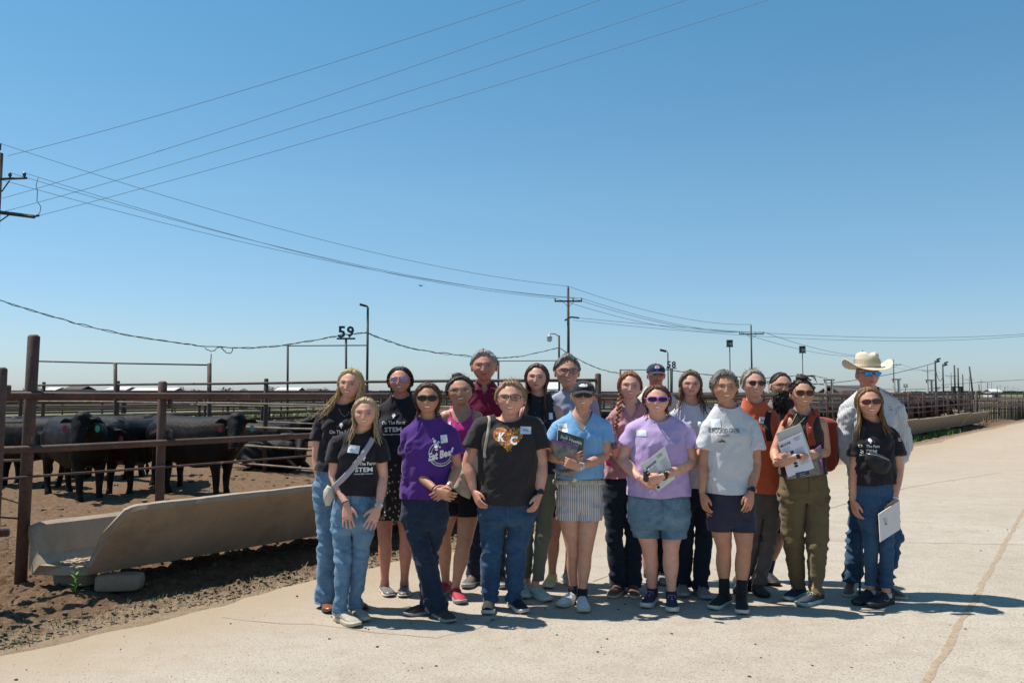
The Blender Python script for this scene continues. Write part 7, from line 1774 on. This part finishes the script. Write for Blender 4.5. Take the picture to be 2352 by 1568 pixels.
for i, ch in enumerate('ESTABLISHED'):
    t = -.80*math.pi+.62*math.pi*i/10; g = text_geo(ch, .010); V = g[0]; a = t+math.pi/2; c_, s_ = math.cos(a), math.sin(a)
    V2 = np.stack([V[:, 0]*c_-V[:, 2]*s_+.0745*math.cos(t), V[:, 1], V[:, 0]*s_+V[:, 2]*c_+.0745*math.sin(t)], 1); pshape(pi, (V2, g[1]), (775, 560), PRINTW, 'lettering', .1)
# KC heart
def heart(w_, h_):
    o = []
    for t in np.linspace(0, 2*math.pi, 44, endpoint=False):
        x = 16*math.sin(t)**3; z = 13*math.cos(t)-5*math.cos(2*t)-2*math.cos(3*t)-math.cos(4*t); o.append((x/32*w_, (z+2.5)/29*h_))
    return o
def m_heart():
    t = NT('orange_mosaic'); v = t.coord(); vo = t.new('ShaderNodeTexVoronoi'); vo.inputs['Scale'].default_value = 55; t.link(v, vo.inputs['Vector'])
    ve = t.new('ShaderNodeTexVoronoi'); ve.feature = 'DISTANCE_TO_EDGE'; ve.inputs['Scale'].default_value = 55; t.link(v, ve.inputs['Vector'])
    c = t.ramp(vo.outputs['Color'], [(0, (.52, .13, .02)), (.3, (.60, .24, .03)), (.5, (.35, .06, .02)), (.62, (.62, .33, .05)), (.8, (.28, .08, .03)), (.9, (.55, .40, .25))], 'CONSTANT')
    t.base(t.mix(t.ramp(ve.outputs['Distance'], [(.05, 1.0), (.10, 0.0)]), c, (.03, .02, .02))); t.rough(.8); return t.m
pi = P['P7']; pshape(pi, filled(heart(.215, .178), .010), (325, 524), m_heart(), 'heart_print')
g = text_geo('K', .062, .048, bold=.05); C = pi['J']((291, 509)); mk('lettering', decal(pi['tb'], g, C, -.08, .006), PRINTW, pi['to'], off=pi['off'], smooth=False)
g = text_geo('C', .062, .050, bold=.05); C = pi['J']((356, 526)); mk('lettering', decal(pi['tb'], g, C, -.08, .006), PRINTW, pi['to'], off=pi['off'], smooth=False)
g = text_geo('A', .040, .036); C = pi['J']((331, 570)); mk('print', decal(pi['tb'], g, C, 0, .006), simple('dark_yellow', (.30, .18, .02), .8), pi['to'], off=pi['off'], smooth=False)
# Crooked Creek
pi = P['P15']; DG = simple('dark_green_print', (.03, .05, .055), .8); RP = simple('dull_red_print', (.22, .05, .06), .8)
ptext(pi, 'CROOKED CREEK', (693, 455), .034, .212, mat=DG, bold=.01, roll=.0); ptext(pi, 'YOUNG LIFE', (680, 482), .016, .085, mat=RP)
pshape(pi, filled([(-.030, -.012), (-.018, .004), (-.012, 0), (0, .018), (.010, .004), (.016, .010), (.030, -.010), (.018, -.004), (.010, -.010), (.002, .002), (-.006, -.010), (-.016, -.004)], .006), (672, 515), DG, 'print')
pi = P['P19']; ptext(pi, 'BEEF', (766, 360), .012, .034, mat=simple('grey_print', (.12, .13, .16), .8)); pshape(pi, filled([(-.014, 0), (0, .010), (.014, .003), (.012, 0), (0, .005), (-.012, -.002)], .006), (762, 348), simple('grey_print', (.12, .13, .16), .8), 'print')
pi = P['P20']; 
g = grid_patch(None, .028, .018, 5, 4); C = pi['J']((822, 522)); mk('sleeve_print', decal(pi['tb'], g, C, .1, .003), simple('red_print', (.45, .03, .03), .7), pi['to'], off=pi['off'], smooth=False)
g = text_geo('BEEF', .011, .026); mk('lettering', decal(pi['tb'], g, C, .1, .005), PRINTW, pi['to'], off=pi['off'], smooth=False); g = grid_patch(None, .024, .005, 4, 2); mk('print', decal(pi['tb'], g, C-np.array([-.001, 0, .014]), .1, .003), PRINTW, pi['to'], off=pi['off'], smooth=False)
for key, px, kw in (('P2', (305, 535), dict(roll=-.12)), ('P4', (790, 480), dict(w=.045, h=.055, roll=.12)), ('P5', (-12, 438), dict(roll=.10, w=.06, h=.038)), ('P7', (423, 473), dict(txt='Mary', roll=-.04)), ('P10', (628, 461), dict(txt='Lesley', w=.068, h=.062, roll=.03)),
    ('P11', (215, 397), dict(w=.068, h=.03)), ('P13', (225, 469), dict(roll=.0, w=.068, h=.042)), ('P14', (567, 420), dict(txt='Cami', roll=.12, w=.065, h=.05)), ('P15', (648, 414), dict(w=.062, h=.062, roll=.04)), ('P16', (58, 418), dict(txt='Sarah', roll=-.12, w=.07, h=.05)), ('P18', (208, 462), dict(w=.05, h=.02)), ('P8', (562, 395), dict(w=.03, h=.05))):
    nametag(P[key], px, **kw)

# ================================================================== watches, bracelets, chains
WB = simple('white_band', (.60, .60, .58), .5)
ring_band(P['P7'], 'r', .06, .031, .022, BLACKP, 'watch', face=((.2, -1, 0), .030, .034, BLACKP)); ring_band(P['P15'], 'r', .04, .029, .020, BLACKP, 'watch', face=((0, -1, .2), .030, .034, BLACKP))
ring_band(P['P13'], 'r', .06, .031, .022, BLACKP, 'watch', face=((0, -1, .3), .030, .034, BLACKP)); ring_band(P['P10'], 'r', .02, .029, .014, WB, 'watch', face=((0, -1, .4), .026, .026, SILVER)); ring_band(P['P10'], 'r', .10, .029, .010, WB, 'bracelet')
ring_band(P['P18'], 'r', .03, .029, .018, WB, 'watch', face=((0, -1, .3), .034, .034, BLACKP)); ring_band(P['P2'], 'l', .03, .028, .006, BLACKP, 'bracelet'); ring_band(P['P2'], 'r', .04, .028, .016, WB, 'watch', face=((0, -1, .2), .022, .026, SILVER))
ring_band(P['P4'], 'l', .07, .028, .007, simple('brown_bead', (.08, .04, .03), .4), 'bracelet'); ring_band(P['P4'], 'r', .05, .028, .014, SILVER, 'watch'); ring_band(P['P20'], 'r', .03, .0275, .012, SILVER, 'bracelet'); ring_band(P['P1'], 'l', .05, .028, .005, SILVER, 'bracelet')
def chain(key, pts, mat=SILVER, r=.0011):
    pi = P[key]; L = []
    for a, b in zip(pts[:-1], pts[1:]):
        for t in np.linspace(0, 1, 5, endpoint=False):
            q = cast(pi['ab'], pi['X']((a[0]+(b[0]-a[0])*t, a[1]+(b[1]-a[1])*t)), .003)
            if q: L.append(tuple(q))
    if len(L) > 3: mk('necklace', tube(L, r, 4), mat, pi['root'], off=pi['off'])
chain('P1', [(212, 318), (225, 345), (245, 362), (262, 350), (270, 325)]); chain('P10', [(712, 388), (722, 408), (742, 420), (765, 412), (780, 392)], simple('shell_chain', (.6, .55, .48), .4), .002); chain('P11', [(135, 345), (138, 375), (140, 385), (150, 370), (165, 348)], r=.0009)
chain('P18', [(262, 382), (238, 430), (212, 462)], simple('lanyard', (.42, .50, .20), .7), .002); chain('P18', [(318, 392), (290, 425), (262, 450)], simple('lanyard2', (.42, .50, .20), .7), .002)
# woven belt with ring buckle
pi = P['P10']; C = pi['J']((725, 762)); rx, dr_ = pi['whi']+.022, .66; V = []
BELT = simple('woven_belt', (.42, .37, .28), .9, var=.35, scale=60); n = 60; rr = []
for k, dz in enumerate((-.017, -.012, 0, .012, .017)):
    for j in range(n):
        a = 2*math.pi*j/n; p_ = 2.35; cx_ = math.copysign(abs(math.cos(a))**(2/p_), math.cos(a)); sy_ = math.copysign(abs(math.sin(a))**(2/p_), math.sin(a)); e_ = (.004 if k in (1, 2, 3) else 0)+.0022*math.sin(j*2.1+k*2.2)
        V.append((pi['Pc'][0]+(rx+e_)*cx_, pi['Yp']+(rx*dr_+.004+e_)*sy_, C[2]+dz-.004*math.cos(a*2)))
mk('belt', (np.array(V), [(i*n+j, i*n+(j+1) % n, (i+1)*n+(j+1) % n, (i+1)*n+j) for i in range(4) for j in range(n)]), BELT, pi['root'], off=pi['off'])
q = pi['J']((688, 764)); yb = pi['Yp']-(rx*dr_+.014); ts = np.linspace(0, 2*math.pi, 20)
mk('buckle', tube([(q[0]+.026*math.cos(t), yb, q[2]+.028*math.sin(t)) for t in ts], .005, 6, cap=False), BELT, pi['root'], off=pi['off'])

# ================================================================== things held and carried
def plate(key, px, dys, th, mat, name, label, cat, edge=None, parent=None):
    """flat thing through four photographed corners: top left, top right, bottom right, bottom left"""
    pi = P[key]; c = [pi['J'](p, d) for p, d in zip(px, dys)]; nn = nrm(np.cross(c[1]-c[0], c[3]-c[0])); nn = nn if nn[1] < 0 else -nn
    nx, nz = 6, 6; V = []; Fc = []
    for s in (0, 1):
        for i in range(nz+1):
            for j in range(nx+1):
                u, v = j/nx, i/nz; p = (c[0]*(1-u)+c[1]*u)*(1-v)+(c[3]*(1-u)+c[2]*u)*v; V.append(p-nn*th*s+nn*(.002*math.sin(u*5+v*3) if th < .006 else 0))
    q = (nx+1)*(nz+1)
    for s in (0, 1):
        for i in range(nz):
            for j in range(nx): a = s*q+i*(nx+1)+j; f = (a, a+1, a+nx+2, a+nx+1); Fc.append(f if s else f[::-1])
    rim = [j for j in range(nx+1)]+[i*(nx+1)+nx for i in range(1, nz+1)]+[nz*(nx+1)+j for j in range(nx-1, -1, -1)]+[i*(nx+1) for i in range(nz-1, 0, -1)]
    midx = [0]*len(Fc)
    for a, b in zip(rim, rim[1:]+rim[:1]): Fc.append((a, b, b+q, a+q)); midx.append(1)
    loc = c[3]; o = mk(name, (np.array(V), Fc), None, parent, smooth=False, off=loc if parent is None else pi['off'], mats=[mat, edge or mat], midx=midx)
    if parent is None: o.location = loc; tag(o, label, cat)
    def ins(g, u, v, w_, rot=0, m=INK, nm='print', lift=.003):
        """put a flat drawing g (x, z in units of the sheet width) at u, v"""
        V = np.array(g[0]); U = c[1]-c[0]; W = c[3]-c[0]; L = np.linalg.norm(U); cs, sn = math.cos(rot), math.sin(rot); x = V[:, 0]*cs-V[:, 2]*sn; z = V[:, 0]*sn+V[:, 2]*cs
        ux = nrm(U); wz_ = nrm(W-ux*np.dot(W, ux)); base = (c[0]*(1-u)+c[1]*u)*(1-v)+(c[3]*(1-u)+c[2]*u)*v
        P3 = base+np.outer(x*L*w_, ux)-np.outer(z*L*w_, wz_)+nn*lift; mk(nm, (P3, g[1]), m, o, smooth=False, off=loc)
    return o, ins
GREYI = simple('grey_ink', (.30, .30, .33), .8); PAPER = simple('paper', (.70, .69, .67), .6, var=.03); PAPERB = simple('bluish_paper', (.62, .64, .72), .6, var=.03); CREAMP = simple('cream_plastic', (.52, .49, .42), .45, var=.04)
def tx(s, h): return text_geo(s, h)
def ruled(n, w_, gap, h_=.010): return join(*[box(0, 0, -gap*i, w_*(1-.3*(i % 3 == 2)), .0004, h_) for i in range(n)])
# resource guide and bag of soil
bk, ins = plate('P10', [(604, 474), (752, 524), (738, 650), (598, 600)], (-.20, -.19, -.20, -.21), .018, simple('guide_cover', (.035, .05, .028), .3, var=.5, scale=18), 'book', 'dark green soil guide booklet hugged by the woman in the black cap', 'book', PAPER)
ins(text_geo('Soil Health', .115, .80, bold=.03), .52, .24, 1, 0, PRINTW, 'lettering'); ins(text_geo('RESOURCE GUIDE', .055, .60), .50, .39, 1, 0, PRINTW, 'lettering'); ins(text_geo('GreenCover', .035, .22), .40, .12, 1, 0, PRINTW, 'lettering')
def m_bag(name, c1, c2):
    t = NT(name); a = t.noise(30, 5, .7, t.coord(), .5); t.base(t.ramp(a, [(.35, c1), (.65, c2)])); t.rough(.12); t.set(Coat_Weight=.6); t.bump(a, .6, .01); return t.m
SOILB = m_bag('bag_of_soil', (.035, .03, .028), (.22, .20, .19)); PURZ = simple('purple_zip', (.22, .03, .25), .3)
def pouch(key, px, dy, th, mat, name, label, cat, strip=None):
    pi = P[key]; c3 = [pi['J'](p, dy) for p in px]; cc = np.mean(c3, 0); poly = [(p[0]-cc[0], p[2]-cc[2]) for p in c3]; g = filled(poly, .012); V = g[0]; ed = np.array(poly)
    def dist(v):
        m = 9
        for a, b in zip(ed, np.roll(ed, -1, 0)):
            t = np.clip(np.dot(v-a, b-a)/np.dot(b-a, b-a), 0, 1); m = min(m, np.linalg.norm(a+(b-a)*t-v))
        return m
    d = np.array([dist(np.array([v[0], v[2]])) for v in V]); bul = th*np.sqrt(np.clip(d/.03, 0, 1))*(1+.35*fbm(V*22, 2, 4))
    Vf = V.copy(); Vf[:, 1] = -bul; Vb = V.copy(); Vb[:, 1] = bul*.6+.001; n = len(V)
    o = mk(name, (np.vstack([Vf, Vb]), list(g[1])+[tuple(i+n for i in f[::-1]) for f in g[1]]), mat); o.location = cc; tag(o, label, cat); return o, cc
o, cc = pouch('P10', [(568, 524), (716, 566), (712, 600), (682, 642), (640, 655), (600, 640), (580, 600)], -.245, .012, SOILB, 'plastic_bag', 'clear plastic bag of soil with purple zip in front of the dark booklet', 'bag')
c3 = [P['P10']['J'](p, -.262) for p in ((568, 524), (716, 566), (716, 578), (568, 537))]; mk('zip', (np.array(c3)-np.array(cc), [(0, 1, 2, 3)]), PURZ, o, smooth=False)
pouch('P10', [(572, 694), (690, 690), (700, 722), (690, 742), (600, 730)], -.17, .015, SOILB, 'plastic_bag', 'lower end of a clear bag sticking out below the crossed arms', 'bag')
# papers of the woman in lavender
pp_, ins = plate('P13', [(233, 655), (371, 548), (428, 732), (330, 806)], (-.235, -.20, -.19, -.25), .012, PAPER, 'magazine', 'white magazine with orange edge clutched by the woman in purple sunglasses', 'magazine', simple('orange_edge', (.62, .30, .05), .6))
ins(text_geo('GREENCOVER', .07, .42, bold=.03), .30, .20, 1, .0, INK, 'lettering'); ins(ruled(5, .30, .06, .012), .28, .32, 1, 0, GREYI, 'text_lines'); ins(ruled(8, .28, .05, .010), .75, .30, 1, 0, GREYI, 'text_lines'); ins(ruled(2, .22, .05, .012), .7, .10, 1, 0, INK, 'text_lines')
for v in (.80, .90): ins(box(0, 0, 0, .09, .0004, .07), .12, v, 1, 0, INK, 'picture')
pi = P['P13']; q = pi['J']((262, 712), -.34); o = mk('camera', join(tube([(0, 0, -.03), (0, 0, .02)], [.020, .018], 12, dome=True), tube([(.012, -.012, .005), (.014, -.035, .012)], [.012, .011], 12)), BLACKP); o.location = q; tag(o, 'small black hand lens held by the woman in purple sunglasses', 'hand lens')
mk('rim', tube([(.018+.009*math.cos(t), -.036, .038+.009*math.sin(t)) for t in np.linspace(0, 6.28, 14)], .0025, 5, cap=False), SILVER, o)
# laptop, papers and bag of the woman with the red backpack
lp, ins = plate('P18', [(148, 492), (284, 441), (345, 612), (200, 640)], (-.19, -.18, -.19, -.20), .016, CREAMP, 'laptop', 'cream coloured laptop case held under papers by the red backpack woman', 'laptop')
pr, ins = plate('P18', [(159, 546), (292, 488), (360, 688), (213, 739)], (-.225, -.215, -.21, -.22), .004, PAPERB, 'handout', 'printed white handout in front of the cream laptop case', 'paper')
ins(text_geo('MEDICINE', .10, .42, bold=.02), .24, .12, 1, .0, INK, 'lettering'); ins(ruled(3, .26, .05, .010), .72, .06, 1, 0, INK, 'text_lines'); ins(ruled(4, .30, .05, .010), .24, .22, 1, 0, GREYI, 'text_lines'); ins(ruled(14, .36, .045, .010), .70, .36, 1, 0, GREYI, 'text_lines')
for v in (.38, .45, .70, .78): ins(box(0, 0, 0, .13, .0004, .08), .40, v, 1, 0, INK, 'picture')
zb, ins = plate('P18', [(205, 705), (398, 560), (412, 722), (208, 752)], (-.17, -.15, -.15, -.16), .012, m_bag('clear_bag', (.06, .06, .07), (.22, .21, .19)), 'plastic_bag', 'zip bag with purple slider behind the handout of the red backpack woman', 'bag', PURZ)
cd, ins = plate('P18', [(248, 716), (330, 699), (334, 722), (262, 746)], (-.215, -.215, -.21, -.21), .003, simple('navy_card', (.012, .022, .06), .4), 'card', 'navy blue card under the handout of the red backpack woman', 'card', PAPER); ins(ruled(2, .4, .12, .03), .5, .4, 1, 0, PRINTW, 'text_lines')
mk('zip', tube([P['P18']['J']((395, 640), -.17), P['P18']['J']((411, 722), -.17)], (.006), 5), PURZ, zb, off=zb.location)
# white folder
fo, ins = plate('P20', [(722, 945), (838, 868), (842, 1030), (731, 1101)], (-.20, -.11, -.14, -.22), .008, simple('white_folder', (.66, .62, .61), .5, var=.03), 'folder', 'white folder held low by the long haired woman in the black tee', 'folder', simple('cream_pages', (.60, .52, .42), .7))
ins(ruled(3, .20, .05, .010), .22, .36, 1, math.pi/2, GREYI, 'text_lines'); ins((np.array([(-.05, 0, -.03), (0, 0, .05), (.05, 0, -.03), (0, 0, -.01)]), [(0, 3, 1), (3, 2, 1)]), .30, .50, 1, 0, simple('red_print', (.45, .03, .03), .7), 'emblem')
fo2 = plate('P20', [(719, 935), (835, 860), (838, 1010), (728, 1085)], (-.108, -.018, -.048, -.138), .008, simple('cream_pages', (.60, .52, .42), .7), 'pages', '', '', parent=fo) if False else None
# pale plastic bag by the pink shirt
pouch('P11', [(62, 462), (92, 470), (104, 520), (100, 560), (70, 566), (48, 530), (50, 490)], -.25, .028, m_bag('pinkish_bag', (.05, .035, .04), (.34, .24, .28)), 'plastic_bag', 'crumpled clear bag held by the red haired woman', 'bag')
pouch('P11', [(30, 620), (70, 640), (62, 662), (38, 658)], -.22, .012, simple('magenta_cloth', (.45, .01, .12), .6), 'pouch', 'small magenta pouch below the red haired woman\'s arm', 'pouch')
# phone by the orange tee
q = P['P16']['J']((78, 846), -.10); o = mk('phone', xf(box(0, 0, 0, .075, .009, .026), Matrix.Rotation(.55, 4, 'Y')), BLACKP, smooth=False); o.location = q; tag(o, 'black phone in the hand of the woman in the orange tee', 'phone')
# canvas tote
TOTE = m_cloth('tote_canvas', (.42, .37, .29), .1); pi = P['P7']
o, cc = pouch('P7', [(95, 600), (150, 592), (206, 648), (190, 700), (150, 770), (110, 862), (64, 842), (18, 802), (36, 728), (70, 650)], .0, .045, TOTE, 'tote_bag', 'cream canvas tote bag hanging from the shoulder of the woman in the KC tee', 'tote bag')
s1 = strap(pi, [(214, 396), (222, 412), (218, 450), (208, 520), (194, 590), (196, 630)], .020, TOTE, '', 'strap', o, off=cc)
# pale strap and small bag
LIL = m_cloth('lilac_webbing', (.36, .32, .37), .05); pi = P['P2']
o, cc = pouch('P2', [(150, 735), (176, 750), (184, 800), (166, 845), (140, 850), (126, 810), (128, 765)], -.08, .030, simple('cream_leather', (.50, .44, .36), .5, var=.05), 'crossbody_bag', 'small cream bag on a pale strap at the hip of the short blonde woman', 'bag')
strap(pi, [(398, 478), (385, 505), (340, 575), (290, 640), (235, 700), (180, 752)], .038, LIL, '', 'strap', o, off=cc)
# black crossbody bag
pi = P['P20']; NYL = m_cloth('black_nylon', (.013, .013, .014), .2, rough=.6)
o, cc = pouch('P20', [(650, 602), (690, 598), (745, 618), (780, 640), (793, 668), (770, 712), (735, 722), (690, 710), (656, 668), (640, 640)], -.165, .026, NYL, 'crossbody_bag', 'black nylon crossbody bag on the chest of the woman with long brown hair', 'bag')
strap(pi, [(640, 452), (632, 490), (634, 540), (648, 600)], .028, NYL, '', 'strap', o, off=cc); mk('zip', tube([P['P20']['J']((656, 606), -.20), P['P20']['J']((720, 618), -.205), P['P20']['J']((778, 645), -.19)], .002, 4), SILVER, o, off=cc)
# red backpack
pi = P['P18']; RUSTC = m_cloth('rust_red_nylon', (.26, .035, .018), .12); c = pi['J']((390, 560), .20)
e = empty('backpack', c, 'rust red backpack worn by the woman with the messy bun', 'backpack'); e_off = c
g = ellipsoid((0, 0, 0), (1, 1, 1), 26, 18); V = np.sign(g[0])*np.abs(g[0])**.6*np.array([.135, .085, .205]); V += .010*fbm(V*14, 2, 3)[:, None]*np.sign(V)
mk('pack', (V, g[1]), RUSTC, e); g2 = ellipsoid((0, 0, 0), (.138, .088, .06), 20, 12); mk('lid', (g2[0]+[0.005, 0, .16], g2[1]), RUSTC, e)
mk('pocket', (ellipsoid((.10, .01, -.09), (.05, .06, .09), 14, 10)), NYL, e)
strap(pi, [(384, 372), (366, 380), (348, 398), (336, 430), (334, 470), (342, 520), (352, 560)], .050, RUSTC, '', 'strap', e, off=e_off, th=.006); strap(pi, [(238, 388), (215, 400), (200, 425), (190, 455)], .045, RUSTC, '', 'strap', e, off=e_off, th=.006)
mk('patch', xf(box(0, 0, 0, .018, .003, .014), None, None), simple('patch_tan', (.45, .28, .2), .7), e).location = Vector(P['P18']['J']((338, 462), -.145))-Vector(e_off)
# black backpack of the orange tee
pi = P['P16']; c = pi['J']((60, 560), .17); e = empty('backpack', c, 'black backpack worn over the orange tee', 'backpack')
g = ellipsoid((0, 0, 0), (1, 1, 1), 20, 14); mk('pack', (np.sign(g[0])*np.abs(g[0])**.6*np.array([.11, .07, .17]), g[1]), NYL, e)
strap(pi, [(104, 372), (100, 395), (96, 430), (100, 480), (112, 535)], .052, NYL, '', 'strap', e, off=c, th=.006)
mk('reflector', box(0, 0, 0, .022, .003, .006), WB, e).location = Vector(pi['J']((112, 372), -.10))-Vector(c)
# walking stick / sorting cane of the cowboy
pi = P['P19']; b = G(*PXC('E', (614, 1424))); t = AT(*PXC('E', (621, 1010)), b.y+.06)
o = mk('cane', join(tube([(0, 0, 0), t-b], [.0045, .0050], 8)), BLACKP); o.location = b; tag(o, 'thin black sorting cane standing between cowboy boot and black sneakers', 'cane')
d = (t-b).normalized(); mk('coil', join(*[tube([d*(.02+.011*k)+Vector((.008*math.cos(a), .008*math.sin(a), 0)) for a in np.linspace(0, 6.28, 9)], .0035, 5, cap=False) for k in range(26)]), BLACKP, o)
# bird on the wire
c = AT(966, 656, 63); o = mk('bird', join(ellipsoid((0, 0, 0), (.10, .05, .05), 12, 8), ellipsoid((-.10, 0, .05), (.035, .03, .035), 8, 6), tube([(.08, 0, -.01), (.20, 0, .03)], [.03, .012], 6), tube([(-.13, 0, .05), (-.16, 0, .045)], [.012, .003], 5)), BLACKP); o.location = c; tag(o, 'small dark bird sitting on the lowest wire left of the middle power pole', 'bird')
bpy.data.scenes.remove(tmp_sc)
